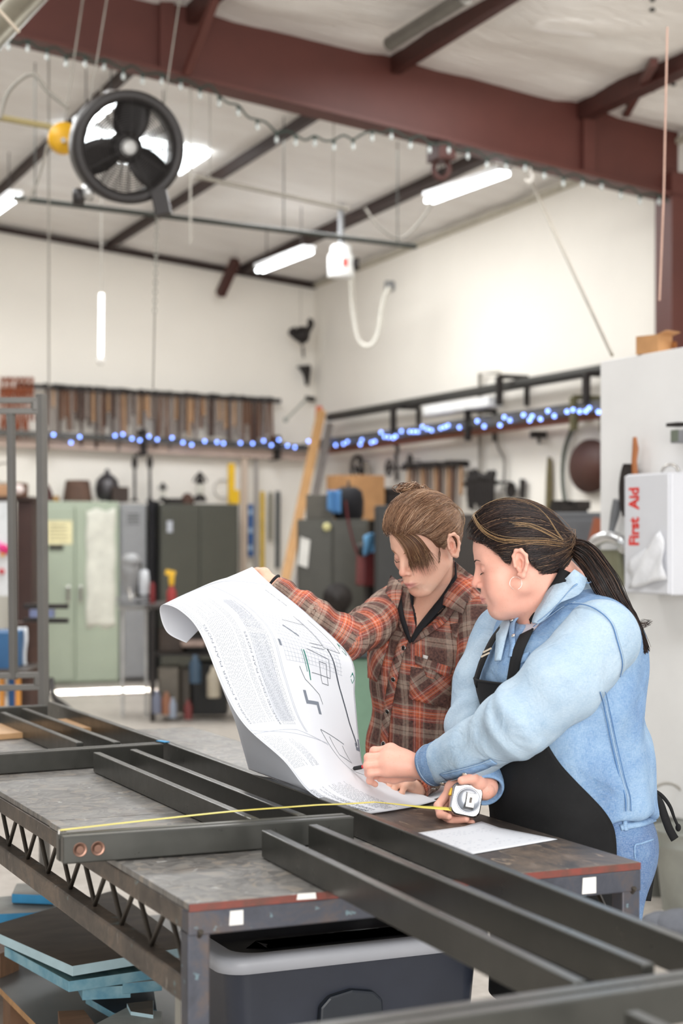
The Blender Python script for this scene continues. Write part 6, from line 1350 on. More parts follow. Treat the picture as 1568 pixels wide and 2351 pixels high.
# --- right wall: wheels, racks, hanging tools
def wheel(px, py, r_, lb, sp=4):
    c_ = WX(px, py, XR - .12); t_ = thing('valve_wheel', lb, 'valve wheel', tuple(c_)); m = MB(); m.torus(c_, r_, r_ * .14, (1, 0, 0), 28, 8); obj('rim', m, M_iron, t_)
    m = MB(); m.lathe([(r_ * .22, -.02), (r_ * .22, .02), (r_ * .1, .03), (r_ * .1, .12)], c_, (1, 0, 0), 12); obj('hub', m, M_iron, t_)
    for k_ in range(sp): a = 2 * PI * k_ / sp + .4; m = MB(); m.bar(c_, c_ + V((0, math.cos(a), math.sin(a))) * r_, r_ * .13, .02, (1, 0, 0)); obj('spoke', m, M_iron, t_)
wheel(820, 1078, .145, 'largest valve wheel on the right wall above the cardboard boxes'); wheel(893, 1074, .08, 'middle-sized valve wheel on the right wall'); wheel(941, 1056, .055, 'smallest valve wheel on the right wall, next to the tool rack')
m = MB(); m.tube([WX(842, 1060, XR - .1), WX(845, 1250, XR - .1)], .025, 8); single('wall_pipe', m, mat('grey wall pipe', '#8d8478', .6), 'grey vertical pipe beside the largest valve wheel', 'pipe')
m = MB(); m.tube(smoothpts([WX(877, 1020, XR - .1), WX(895, 1016, XR - .12), WX(914, 1028, XR - .12), WX(909, 1050, XR - .12), WX(912, 1104, XR - .1)], 4), .02, 6); single('iron_hook', m, M_iron, 'long iron wall hook beside the middle valve wheel', 'hook')
m = MB(); m.bar(WX(926, 1074, XR - .1), WX(1072, 1066, XR - .1), .06, .05); single('tool_rack', m, M_iron, 'short dark rack of hammers on the right wall behind the plaid head', 'rack')
for i in range(17):
    px = 938 + i * 7.6; t_ = dup(protos[i % 8], WX(px, 1070 - i * .4, XR - .16), 'wooden-handled hammer hanging in the short right wall rack', 'hammers in the short right wall rack'); t_.rotation_euler = (0, br_.uniform(-.05, .05), br_.uniform(-.3, .3)); t_.scale = (1, 1, br_.uniform(.9, 1.25))
m = MB(); m.bar(WX(1068, 1112, XR - .1), WX(1140, 1108, XR - .1), .05, .04); m.bar(WX(1142, 1108, XR - .1), WX(1170, 1107, XR - .1), .02, .02); single('tool_rack', m, M_iron, 'second dark rack on the right wall between the heads', 'rack')
for i in range(12):
    px = 1076 + i * 5.2; m = MB(); p = WX(px, 1092 + br_.uniform(-8, 10), XR - .14); L = br_.uniform(.25, .36); m.tube([p, p + V((0, .01, -L * .5)), p + V((0, -.01, -L))], [.02, .016, .012], 6); m.ball(p, (.03, .03, .04), 8); single('punch', m, M_iron, 'black punch hanging in the second right wall rack', 'punch', 'punches in the second right wall rack')
for i in range(15):
    px = 852 + i * 5.4; m = MB(); p = WX(px, 1126, XR - .14); m.tube([p, p + V((0, 0, -br_.uniform(.45, .6)))], .016, 6); m.ball(p, .03, 6); single('tongs', m, M_iron, 'black tongs hanging in the row left of the plaid head', 'tongs', 'black tongs hanging left of the plaid head')
m = MB(); m.lathe([(.075, -.01), (.075, .01)], WX(1173, 1125, XR - .06), (1, 0, 0), 20); single('metal_disc', m, M_iron, 'round dark metal disc on the right wall above the dark hair', 'disc'); m = MB(); m.prism([(-.03, .08), (.03, .09), (.035, -.09), (-.02, -.09)], WX(1197, 1122, XR - .06), (0, 1, 0), (0, 0, 1), (.03, 0, 0)); single('chisel', m, M_iron, 'small dark chisel right of the round metal disc', 'chisel')
m = MB(); m.prism([(-.02, .22), (.01, .24), (.035, .05), (.05, -.25), (-.03, -.25), (-.03, .05)], WX(1258, 1112, XR - .05), (0, 1, 0), (0, 0, 1), (.03, 0, 0)); single('hand_saw', m, mat('olive steel', '#6d6346', .5, .3), 'narrow olive blade hanging alone on the right wall', 'blade')
wl = thing('wall_lamp', 'small black lamp fixed on the right wall below the light string', 'lamp', tuple(WX(1236, 1010, XR - .1))); m = MB(); m.box(WX(1236, 998, XR - .1), (.14, .07, .06)); obj('shade', m, M_iron, wl, .008); m = MB(); m.tube([WX(1236, 1000, XR - .1), WX(1238, 1016, XR - .02)], .016, 6); obj('arm', m, M_iron, wl)
mr = thing('arched_mirror', 'brown oval panel in a dark pointed arch frame at the partition edge', 'panel', tuple(WX(1352, 1130, XR - .04))); c_ = WX(1356, 1070, XR - .05); m = MB(); m.lathe([(.31, 0), (.31, .02), (.0005, .022)], c_, (-1, 0, 0), 36, .72); md_ = obj('oval_panel', m, mat('dark brown panel', '#4f2f26', .6, var=.1), mr)
arch = smoothpts([c_ + V((0, y_, z_)) for y_, z_ in ((.36, -.42), (.44, -.1), (.40, .16), (.24, .36), (.0, .5))], 6); arch2 = [V((p_.x, 2 * c_.y - p_.y, p_.z)) for p_ in arch[::-1]]; m = MB(); m.tube(arch, .022, 6); obj('arch_frame', m, mat('grey-green iron', '#5c6058', .5, .3), mr); m = MB(); m.tube(arch2, .022, 6); obj('arch_frame', m, mat('grey-green iron', '#5c6058'), mr)
# --- dark bench with junk by the drawing
D0 = 14.0; bz = W(0, 1392, D0).z
jb = thing('junk_bench', 'dark work bench loaded with machine parts left of the drawing', 'workbench', tuple(W(450, 1240 + 1.5 * F / D0, D0)))
def cbox(m, x0, y0, x1, y1, d, dep):
    a, b = W(x0, y1, d), W(x1, y0, d); m.slab([V((a.x, a.y, b.z)), b, b + CAMF * dep, V((a.x, a.y, b.z)) + CAMF * dep], b.z - a.z); return m
m = MB(); cbox(m, 335, 1388, 590, 1398, D0, .8); obj('top', m, mat('dark bench wood', '#3a3330', .6), jb, .005)
fy = 1240 + 1.5 * F / D0
for x in (350, 575): m = MB(); cbox(m, x - 5, 1398, x + 5, fy, D0 + .02, .06); obj('leg', m, M_iron, jb); m = MB(); cbox(m, x - 5, 1398, x + 5, fy - 8, D0 + .7, .06); obj('leg', m, M_iron, jb)
m = MB(); cbox(m, 350, 1500, 575, 1506, D0 + .05, .6); obj('lower_shelf', m, M_iron, jb)
junk = [('toolbox', 362, 1532, 410, 1640, .0, '#6b645a', 'grey-brown metal box under the junk bench', 'box'), ('toolbox', 414, 1534, 436, 1640, .1, '#575048', 'narrow brown metal box under the junk bench', 'box'), ('engine_block', 440, 1520, 520, 1642, .1, '#1f1e1d', 'black engine block under the junk bench', 'engine block'), ('crate', 365, 1440, 420, 1498, .1, '#4c4038', 'brown crate on the lower shelf of the junk bench', 'crate'), ('casting', 425, 1455, 480, 1498, .15, '#2f2b29', 'dark casting on the lower shelf of the junk bench', 'casting'), ('box', 415, 1470, 470, 1486, -.02, '#a08a80', 'flat pale box at the front of the lower shelf', 'box'), ('vise_block', 440, 1360, 500, 1387, .1, '#3b2f2c', 'dark vise block on the junk bench top', 'vise')]
for nm, x0, y0, x1, y1, dd_, cl, lb, ct in junk:
    m = MB(); cbox(m, x0, y0, x1, y1, D0 + .1 + dd_, .3); single(nm, m, mat('junk ' + cl, cl, .6, .1, var=.2, scale=6), lb, ct, bevel=.015)
for x, y, rr, cl, nm, lb in ((448, 1540, .05, '#34495c', 'bottle', 'blue bottle under the junk bench'), (490, 1570, .055, '#a59b89', 'jug', 'cream jug tilted under the junk bench'), (382, 1618, .04, '#8a5a40', 'can', 'orange can on the floor under the junk bench'), (360, 1615, .04, '#6d7182', 'can', 'grey-blue can on the floor under the junk bench'), (396, 1628, .035, '#8a92a0', 'can', 'pale can on the floor beside the orange one'), (432, 1632, .035, '#6a2a28', 'can', 'small red can on the floor under the junk bench')):
    p = W(x, y, D0 - .05); m = MB(); m.lathe([(rr, -rr * 2), (rr, rr * 1.2), (rr * .5, rr * 2), (rr * .4, rr * 2.6), (.0005, rr * 2.6)], V((p.x, p.y, max(p.z, rr * 2))), UP, 12); single(nm, m, mat('can ' + cl, cl, .5), lb, nm)
fe = thing('spray_bottle', 'red bottle with yellow trigger head on the junk bench', 'bottle', tuple(W(394, 1387, D0 + .2))); q_ = W(394, 1387, D0 + .2); m = MB(); m.lathe([(.04, 0), (.04, .1), (.02, .14), (.018, .16)], q_, UP, 14); obj('bottle_body', m, mat('dull red plastic', '#a53634', .5), fe); m = MB(); m.lathe([(.02, .155), (.026, .2), (.024, .24)], q_, UP, 10); m.bar(q_ + UP * .25 + CAMR * .03, q_ + UP * .27 - CAMR * .05, .04, .045); obj('trigger', m, mat('yellow plastic', '#e9b72a'), fe)
dp = thing('drill_press', 'grey bench drill press with pale motor in front of the grey locker', 'drill press', tuple(W(315, 1390, D0 + .4))); dd_ = D0 + .4
m = MB(); m.lathe([(.05, -.22), (.07, -.1), (.085, -.06), (.085, .03), (.07, .06)], W(300, 1305, dd_), UP, 18); m.ball(W(300, 1290, dd_), (.085, .1, .075), 14); obj('head', m, mat('light grey paint', '#8f8f90', .4), dp); m = MB(); m.lathe([(.045, -.1), (.05, 0), (.04, .1), (.02, .11)], W(330, 1338, dd_), UP, 14); obj('motor', m, mat('pale motor', '#c4c6ca', .4), dp)
m = MB(); m.tube([W(318, 1388, dd_), W(318, 1290, dd_)], .03, 10); obj('column', m, M_iron, dp); m = MB(); m.lathe([(.14, 0), (.14, .03)], W(305, 1380, dd_), UP, 16); m.lathe([(.16, 0), (.16, .02)], W(312, 1391, dd_), UP, 16); obj('table', m, M_grey, dp); m = MB(); m.tube([W(296, 1350, dd_ - .15), W(300, 1378, dd_ - .15), W(312, 1362, dd_ - .15)], .012, 6); obj('feed_handle', m, M_chrome, dp)
m = MB(); cbox(m, 272, 1392, 345, 1400, dd_, .5); cbox(m, 278, 1400, 284, 1240 + 1.5 * F / dd_, dd_, .05); cbox(m, 332, 1400, 338, 1240 + 1.5 * F / dd_, dd_, .05); single('machine_stand', m, mat('pale stand', '#b9b7b4', .5), 'pale steel stand carrying the drill press', 'stand')
m = MB(); m.lathe([(.022, 0), (.026, .06), (.022, .16), (.01, .19)], W(350, 1388, D0 + .3), UP, 12); single('extinguisher', m, mat('deep red', '#7a2224', .5), 'red cylinder standing behind the curl of the drawing', 'extinguisher')
# --- vise stand and shelf goods behind the gate frame
D1 = 11.; fy1 = 1240 + 1.5 * F / D1
vs_ = thing('vise_stand', 'brown pedestal with a dark bench vise behind the gate frame', 'vise', tuple(W(72, fy1, D1))); m = MB(); m.lathe([(.16, 0), (.12, .03), (.09, .2), (.075, .5), (.09, .9), (.12, .97)], W(70, fy1, D1), UP, 14); obj('pedestal', m, mat('brown iron', '#4b342b', .6, var=.2), vs_)
for y in (1392, 1425): m = MB(); m.bar(W(56, y, D1), W(156, y, D1), .08, .03); obj('jaw', m, M_iron, vs_)
m = MB(); m.bar(W(70, 1408, D1 + .05), W(125, 1408, D1 + .05), .06, .05); obj('screw', m, mat('steel blue screw', '#8b93b5', .3, .6), vs_)
m = MB(); rws = [[W(38 + 22 * i / 6 + 2 * math.sin(kk * .7), 1440 + 100 * kk / 10, D1 - .25 - .03 * math.sin(i * 1.4)) for i in range(7)] for kk in range(11)]; m.grid(rws); single('shop_towel', m, mat('white cloth', '#dfe2e6', .85), 'white towel hanging from the vise stand behind the gate', 'towel', solid=.02)
def cboxs(nm, x0, y0, x1, y1, d, dep, cl, lb, ct): m = MB(); cbox(m, x0, y0, x1, y1, d, dep); return single(nm, m, mat('goods ' + cl, cl, .55, var=.1), lb, ct, bevel=.008)
cboxs('plastic_crate', -40, 1452, 30, 1538, 10.4, .4, '#2f5f8c', 'blue plastic crate behind the gate frame at the left edge', 'crate'); cboxs('trolley_shelf', -60, 1538, 60, 1546, 10.3, .6, '#4a423c', 'dark trolley shelf under the blue crate', 'shelf'); cboxs('blue_post', 18, 1546, 34, 1240 + 1.5 * F / 10.6, 10.6, .08, '#2a5a94', 'blue upright behind the gate frame', 'post')
for x, lb in ((2, 'left orange post behind the gate frame'), (39, 'right orange post behind the gate frame')): cboxs('orange_post', x - 5, 1546, x + 5, 1240 + 1.5 * F / 10.4, 10.4, .07, '#d9933f', lb, 'post')
cboxs('wardrobe', 38, 1150, 74, 1240 + 1.5 * F / 16.3, 16.3, .5, '#3b241f', 'dark maroon cabinet left of the green locker', 'cabinet'); cboxs('shelf_board', -80, 1140, 74, 1149, 16.25, .6, '#3d2a22', 'dark shelf board at the left edge above the poster', 'shelf')
po = thing('poster', 'white poster with pink flowers at the left edge behind the gate', 'poster', tuple(W(0, 1368, 15.5))); m = MB(); cbox(m, -70, 1152, 34, 1368, 15.5, .02); obj('sheet', m, mat('poster white', '#d9dadb', .6), po)
for x, y, rr, cl in ((8, 1260, .045, '#d4307a'), (-4, 1252, .04, '#e07ab0'), (18, 1264, .035, '#c2185b'), (4, 1312, .03, '#b8434a'), (6, 1272, .025, '#e8a33a')): m = MB(); m.ball(W(x, y, 15.46), (rr, rr * .3, rr), 10); obj('flower', m, mat('petal ' + cl, cl, .7), po)
cboxs('carton', -10, 1112, 22, 1140, 16.3, .3, '#b58a66', 'tan carton on the dark shelf board at the left edge', 'carton'); cboxs('carton', 26, 1108, 52, 1140, 16.4, .3, '#6b4630', 'brown carton on the dark shelf board beside the tan one', 'carton'); m = MB(); m.ball(W(42, 1124, 16.2), (.06, .05, .05), 10); single('white_ball', m, mat('pale ball', '#d9c9c4', .5), 'pale round ball in front of the brown carton', 'ball')
m = MB(); m.torus(W(8, 1086, 16.6), .10, .012, CAMF, 24, 6); single('wire_hoop', m, mat('grey wire', '#9a958c', .5), 'grey wire hoop above the tan carton at the left edge', 'hoop')
m = MB(); m.tube(smoothpts([W(118, 1560, 11.2), W(124, 1600, 11.0), W(150, 1622, 10.6), W(200, 1668, 9.6), W(210, 1690, 9.2)], 5), .02, 8); single('hose', m, M_iron, 'black hose curving over the floor behind the gate frame', 'hose')
# --- green machine cabinet beyond the bench
gm = thing('machine_cabinet', 'muted green machine cabinet seen between the drawing and the plaid shirt', 'machine', tuple(W(830, 1240 + 1.5 * F / 7.6, 7.6))); m = MB(); cbox(m, 760, 1512, 905, 1240 + 1.5 * F / 7.6, 7.6, .5); obj('body', m, mat('muted green enamel', '#6f8f78', .4, var=.08), gm, .01); m = MB(); cbox(m, 750, 1496, 915, 1512, 7.55, .6); obj('top', m, mat('dark blue-grey top', '#2c3335', .5), gm, .006)
# --- roof: fan, lamps, pipes, cords
fc = W(290, 338, 9.3); ax = V((-CAMF * .93 + CAMR * .30 - UP * .22)).normalized(); _, fs, fu = frame_of(ax); k = 9.3 / F
fan = thing('drum_fan', 'large black drum fan with wire guard hanging below the roof', 'fan', tuple(fc)); M_fan = mat('black fan steel', '#2e2a29', .45, .2, var=.1)
R0 = 127 * k; m = MB(); m.lathe([(R0 * .98, -.11), (R0, -.10), (R0, .10), (R0 * .98, .11), (R0 * .83, .11), (R0 * .80, .09), (R0 * .80, 0), (R0 * .82, -.10), (R0 * .98, -.11)], fc, ax, 56, caps=False); obj('drum', m, M_fan, fan)
m = MB(); m.lathe([(.02, .05), (.045, .055), (.048, .075), (.03, .085), (.0005, .087)], fc, ax, 24); o = obj('hub_cap', m, mat('pale hub', '#d5d3d0', .3), fan); o['label'] = 'pale grey hub cap'
m = MB(); m.lathe([(.085, -.08), (.085, .02), (.07, .05), (.02, .055)], fc, ax, 24); obj('motor', m, M_fan, fan)
for a in (1.72, 1.72 + 2.094, 1.72 + 4.189):
    rws = []
    for i in range(9):
        rr = R0 * (.14 + .70 * i / 8); wd = .058 + .030 * math.sin(PI * (i / 8) ** .8) + .030 * i / 8; tw = .55 - .25 * i / 8; d = fs * math.cos(a) + fu * math.sin(a); e = -fs * math.sin(a) + fu * math.cos(a)
        rws.append([fc + d * rr + (e * math.cos(tw) + ax * math.sin(tw)) * (wd * (j / 4 - .5) * 2) - ax * .02 for j in range(5)])
    m = MB(); m.grid(rws); obj('blade', m, M_fan, fan, solid=.004)
for zz, nm in ((.115, 'front_guard'), (-.115, 'rear_guard')):
    m = MB(); [m.torus(fc + ax * zz, R0 * (.14 + .68 * i / 16), .0020, ax, 40, 4) for i in range(17)]; [m.tube([fc + ax * zz + (fs * math.cos(a) + fu * math.sin(a)) * R0 * .12, fc + ax * zz + (fs * math.cos(a) + fu * math.sin(a)) * R0 * .84], .0024, 4) for a in np.linspace(0, 2 * PI, 12, endpoint=False)]; obj(nm, m, M_fan, fan)
for px, py in ((180, 452), (201, 442)): m = MB(); m.lathe([(.018, -.03), (.045, -.028), (.048, 0), (.045, .028), (.018, .03)], W(px, py, 9.25), CAMR + CAMF * .3, 20); o = obj('wheel', m, M_fan if px < 190 else mat('bright wheel', '#b9b8b6', .3, .7), fan)
m = MB(); m.bar(W(352, 470, 9.3), W(388, 462, 9.3), .14, .07, CAMF); obj('mount_foot', m, M_fan, fan, .006); m = MB(); m.bar(W(205, 420, 9.3), W(190, 450, 9.3), .05, .03); obj('wheel_bracket', m, M_fan, fan)
for a, b in (((205, 245), (262, 160)), ((376, 245), (386, 190))): q_ = W(*a, 9.3); m = MB(); m.tube([q_, V((q_.x + .3, q_.y + .4, ceil_z(q_.x + .3, q_.y + .4) - .12))], .004, 6); obj('hanger_rod', m, mat('grey cord', '#8d887f', .6), fan)
hr = thing('hose_reel', 'yellow cable reel hanging beside the black drum fan', 'cable reel', tuple(W(143, 352, 9.8))); m = MB(); m.lathe([(.02, -.05), (.086, -.045), (.09, .0), (.086, .045), (.02, .05)], W(146, 318, 9.8), -CAMF + CAMR * .35, 26); obj('reel', m, mat('yellow reel', '#e0a91f', .4), hr); m = MB(); m.lathe([(.015, 0), (.015, .07)], W(150, 328, 9.75), -CAMF, 12); obj('hub', m, M_chrome, hr); q_ = W(146, 318, 9.8); m = MB(); m.tube([q_ + UP * .05, V((q_.x + .3, q_.y + .5, ceil_z(q_.x + .3, q_.y + .5) - .1))], .005, 6); obj('hanger', m, mat('grey cord', '#8d887f', .6), hr)
M_tube = emit('fluorescent tube', '#f8fdff', 11.)
def lamp(x0, y0, x1, y1, z, lb):
    p, q_ = WZ(x0, y0, z), WZ(x1, y1, z); p = V((p.x, p.y, z)); t_ = thing('fluorescent_lamp', lb, 'ceiling lamp', tuple((p + q_) / 2)); sd = (q_ - p).cross(UP).normalized()
    m = MB(); m.bar(p + UP * .05, q_ + UP * .04, .13, .04); obj('housing', m, mat('white metal', '#e6e6e6'), t_, .01)
    for s_ in (-.03, .03): m = MB(); m.tube([p + sd * s_ + (q_ - p) * .01, q_ + sd * s_ - (q_ - p) * .01], .018, 10); obj('tube', m, M_tube, t_)
    for f in (.15, .85): c_ = p.lerp(q_, f); m = MB(); m.tube([c_ + UP * .07, V((c_.x, c_.y, ceil_z(c_.x, c_.y) - .08))], .005, 5); obj('hanger', m, M_iron, t_)
lamp(985, 462, 1160, 398, 4.25, 'glowing fluorescent lamp nearest the red column'); lamp(596, 622, 710, 578, 4.2, 'glowing fluorescent lamp near the far corner'); lamp(186, 294, 268, 226, 4.6, 'glowing fluorescent lamp seen through the drum fan'); lamp(-60, 522, 36, 452, 4.5, 'glowing fluorescent lamp cut by the left edge of the view')
dl = thing('work_light', 'slim white tube light hanging vertically from a cord', 'hanging light', tuple(W(231, 828, 13.))); m = MB(); m.tube([W(231, 825, 13.), W(231.5, 812, 13.), W(233, 674, 13.)], [.012, .017, .017], 10); obj('tube', m, emit('work light glow', '#ffffff', 3.), dl); q_ = W(233, 674, 13.); m = MB(); m.tube([q_, V((q_.x, q_.y, ceil_z(q_.x, q_.y) - .08))], .006, 5); obj('cord', m, mat('pale cord', '#b9b4ab', .6), dl); m = MB(); m.ball(W(231, 829, 13.), .035, 10); obj('end_cap', m, mat('pale cap', '#e6e2dc', .5), dl)
hc = thing('canister_heater', 'white canister unit with a red label hanging near the far corner', 'heater', tuple(W(783, 636, 16.))); q_ = W(783, 636, 16.); m = MB(); m.lathe([(.12, 0), (.125, .01), (.125, .2), (.10, .22), (.10, .28), (.08, .30)], q_, UP, 24); obj('canister', m, mat('white canister', '#efefed', .35), hc)
m = MB(); rws = [[q_ + CAMR * (.1265 * math.sin(a)) - CAMF * (.1265 * math.cos(a)) + UP * z_ for a in (.12, .25, .38, .5)] for z_ in (.08, .16)]; m.grid(rws); obj('red_label', m, mat('red label', '#e0483e', .5), hc, solid=.002); m = MB(); m.lathe([(.06, 0), (.06, .07)], q_ + CAMR * .1 + UP * .12, CAMR, 14); obj('side_port', m, M_iron, hc); m = MB(); m.tube([q_ + UP * .3, V((q_.x, q_.y, ceil_z(q_.x, q_.y) - .05))], .03, 8); obj('hanger', m, M_grey, hc)
def pipe(pts, r_, mt, nm, lb, ct, sm=False, hang=()):
    m = MB(); m.tube(smoothpts(pts, 5) if sm else pts, r_, 8)
    for f in hang: p = V(pts[0]).lerp(V(pts[-1]), f); m.tube([p, V((p.x, p.y, ceil_z(p.x, p.y) - .06))], .005, 5)
    return single(nm, m, mt, lb, ct)
pipe([W(30, 454, 12.6), W(955, 566, 13.9)], .021, mat('dark conduit', '#3d3f3a', .5, .3), 'sprinkler_pipe', 'dark pipe running under the roof across the hall', 'pipe', hang=(.05, .35, .65, .95)); pipe([W(445, 404, 11.6), W(800, 480, 12.1)], .016, mat('grey conduit', '#9a948a'), 'conduit', 'thin grey conduit just under the roof', 'conduit', hang=(.1, .9))
M_cd = mat('grey cord', '#8d887f', .6)
def drop(x, y1, d, lb, r_=.006, mt=None): p = W(x, y1, d); return pipe([V((p.x, p.y, ceil_z(p.x, p.y) - .06)), p], r_, mt or M_cd, 'pull_cord', lb, 'cord')
drop(112, 890, 11.5, 'grey cord dropping from beside the yellow reel'); drop(437, 560, 11.5, 'pale cord hanging right of the drum fan', .008, mat('pale cord', '#b9b4ab'))
pipe(smoothpts([W(0, 272, 9.6), W(20, 210, 9.6), W(72, 170, 9.6), W(110, 210, 9.6), W(158, 248, 9.6)], 5), .012, M_cd, 'cable_loop', 'grey cable looping up left of the drum fan', 'cable'); pipe(smoothpts([W(108, 330, 10.), W(92, 400, 10.), W(62, 460, 10.), W(20, 455, 10)], 5), .007, M_cd, 'cable_loop', 'thin grey cable drooping below the yellow reel', 'cable')
ch = thing('chain', 'pale steel chain with a cord hanging below the drum fan', 'chain', tuple(W(355, 720, 9.4))); q0_ = W(361, 482, 9.4); q1_ = W(355, 718, 9.4)
m = MB()
for i in range(22): p = q0_.lerp(q1_, (i + .5) / 22); m.torus(p, .010, .0028, CAMF if i % 2 else CAMR, 10, 5, 1.7)
obj('links', m, mat('pale steel', '#9c9a92'), ch); m = MB(); m.tube([q1_, W(351, 892, 9.4)], .005, 5); obj('cord', m, M_cd, ch)
rp = pipe([W(1532, 62, 7.2), W(1524, 440, 7.2), W(1514, 690, 7.2)], .004, mat('pinkish rope', '#c9a493', .7), 'rope', 'thin pinkish rope hanging from the roof by the red column', 'rope')
lp = W(1405, 815, 8.0); pl0 = W(1220, 420, 12.5); pk_ = thing('hook_pole', 'pale pole with a white hook slung from the rafter down to the partition', 'pole', tuple(lp)); m = MB(); m.tube([pl0, lp], .009, 8); obj('pole', m, mat('pale pole', '#8d8577', .6), pk_); m = MB(); m.tube(smoothpts([W(1205, 412, 12.4), W(1216, 418, 12.4), W(1222, 405, 12.4), W(1215, 385, 12.4)], 4), .012, 6); obj('hook', m, mat('white hook', '#e6e0d8', .4), pk_)
pipe(smoothpts([W(808, 625, 16.2), W(810, 700, 16.4), W(822, 775, 16.5), W(845, 795, 16.5), W(866, 770, 16.5), W(878, 700, 16.5), W(893, 660, 16.6)], 5), .022, mat('off-white hose', '#dcd8ce', .6), 'air_hose', 'off-white hose hanging in a loop below the canister unit', 'hose')
m = MB(); m.box(WX(894, 656, XR - .05), (.08, .07, .09)); single('hose_hook', m, M_grey, 'small grey hook on the right wall holding the white hose loop', 'hook')
pipe(smoothpts([W(838, 478, 14.), W(870, 520, 14), W(915, 548, 14), W(950, 525, 14), (W(992, 470, 14))], 5), .010, M_cd, 'cable_loop', 'thin cable sagging towards the lamp by the red column', 'cable')
# clear bulb string along the rafter's lower flange
cl_ = thing('string_lights', 'dark green string of clear bulbs wound along the rafter', 'string lights', tuple(WY(300, 160, yb - .14))); M_gcord = mat('green cord', '#2c3a33', .6); M_bulb = mat('clear bulb', '#c9cfcd', .05, 0, var=.02, spec=.8)
xs_ = np.linspace(20, 1535, 70); cpts = []
for i, x in enumerate(xs_):
    base_y = 66 + (x + 60) * (456 - 66) / 1605.; droop = 0
    if 480 < x < 880: droop = 62 * math.sin(PI * (x - 480) / 400)
    cpts.append(WY(x, base_y + 4 + 7 * math.sin(i * 2.3) + droop, yb - .15))
m = MB(); m.tube(smoothpts(cpts, 3), .008, 5); obj('cord', m, M_gcord, cl_)
for i in range(0, 70, 2):
    p = cpts[i]; m = MB(); m.lathe([(.012, 0), (.012, -.03)], p, UP, 8); sk_ = obj('socket', m, M_gcord, cl_); m = MB(); m.lathe([(.008, -.028), (.013, -.045), (.014, -.055), (.009, -.07), (.0005, -.075)], p, UP, 10); obj('bulb', m, M_bulb, sk_)
bc = thing('beam_clamp', 'dark red beam clamp with shackle under the rafter', 'beam clamp', tuple(WY(1016, 390, yb))); p = WY(1013, 352, yb - .05); m = MB(); m.box(p, (.14, .2, .12)); obj('clamp', m, M_redd, bc, .01); m = MB(); m.torus(p - UP * .11, .055, .02, CAMF, 18, 8, 1.3); obj('shackle', m, M_redd, bc)
dc = thing('roof_duct', 'grey metal duct crossing the upper left corner', 'duct', tuple(W(30, 60, 8.2))); m = MB(); m.tube([W(-120, 190, 8.0), W(150, -95, 8.9)], .075, 18); obj('pipe', m, mat('galvanised duct', '#8b8678', .35, .7), dc); m = MB(); m.tube([W(-5, 20, 7.9), W(44, 74, 7.95)], .008, 6); obj('tie_wire', m, mat('tie wire', '#c9bba8', .5), dc)
m = MB(); m.tube([W(-10, 268, 10), W(120, 292, 10.2)], .02, 8); single('conduit', m, mat('ochre conduit', '#a3956a', .5), 'ochre conduit leading to the yellow reel', 'conduit')
m = MB(); m.tube([WC(895, 100, .2), WC(1068, -8, .2)], .05, 10); single('duct_pipe', m, mat('grey duct', '#77736c', .5, .4), 'grey pipe lying beside the purlin above the rafter', 'pipe')
# --- on the partition
M_fa = mat('white enamel box', '#d9dadf', .35, var=.02)
fx0, fx1 = XP - .16, XP; a, b = WX(1437, 1362, fx0), WX(1541, 1083, fx0)
fa_ = thing('first_aid_cabinet', 'white first aid cabinet with red lettering on the partition', 'first aid cabinet', ((fx0 + fx1) / 2, (a.y + b.y) / 2, a.z)); m = MB(); m.aabb((fx0, b.y, a.z), (fx1, a.y, b.z)); obj('cabinet', m, M_fa, fa_, .008)
m = MB(); m.aabb((fx0 - .012, b.y + .006, a.z + .006), (fx0, a.y - .006, b.z - .006)); obj('door', m, M_fa, fa_, .004); m = MB(); m.torus(V((fx0 + .08, (a.y + b.y) / 2 - .05, b.z)), .06, .007, (1, 0, 0), 20, 6, .6, 0, PI); obj('carry_handle', m, M_chrome, fa_)
tw = text_mb('First  Aid', .105, WX(1466, 1254, fx0 - .013), (0, 0, 1), (0, 1, 0), .0008, .004)
tm_h = WX(1450, 1122, fx0 - .013).z - WX(1450, 1254, fx0 - .013).z; zz0 = min(p_.z for p_ in tw.v); zz1 = max(p_.z for p_ in tw.v); yy0 = min(p_.y for p_ in tw.v)
for p_ in tw.v: p_.z = zz0 + (p_.z - zz0) * tm_h / (zz1 - zz0); p_.x = fx0 - .0132
o = obj('lettering', tw, mat('red print', '#dd2f26', .5), fa_); o['label'] = 'red First Aid lettering reading upwards'
qq = [WX(x, y, fx0 - .016) for x, y in ((1448, 1294), (1524, 1218), (1533, 1330), (1452, 1352))]; m = MB(); m.grid([[(qq[0].lerp(qq[1], i / 8)).lerp(qq[3].lerp(qq[2], i / 8), kk / 8) - V((.010 * math.sin(i * 1.1 + kk) + .012, 0, 0)) for i in range(9)] for kk in range(9)]); o = obj('plastic_sleeve', m, mat('clear plastic sleeve', '#e9eaee', .15), fa_, solid=.001)
bs = thing('hand_brush', 'black-bristled hand brush with wooden handle hanging on the partition', 'brush', tuple(WX(1450, 1190, XP - .05))); m = MB(); m.tube([WX(1457, 1004, XP - .05), WX(1459, 1030, XP - .05), WX(1456, 1058, XP - .05), WX(1458, 1090, XP - .05), WX(1452, 1185, XP - .05)], [.012, .02, .017, .02, .024], 10, flat=.6); obj('handle', m, mat('brush wood', '#a8683c', .5), bs)
m = MB(); rws = []
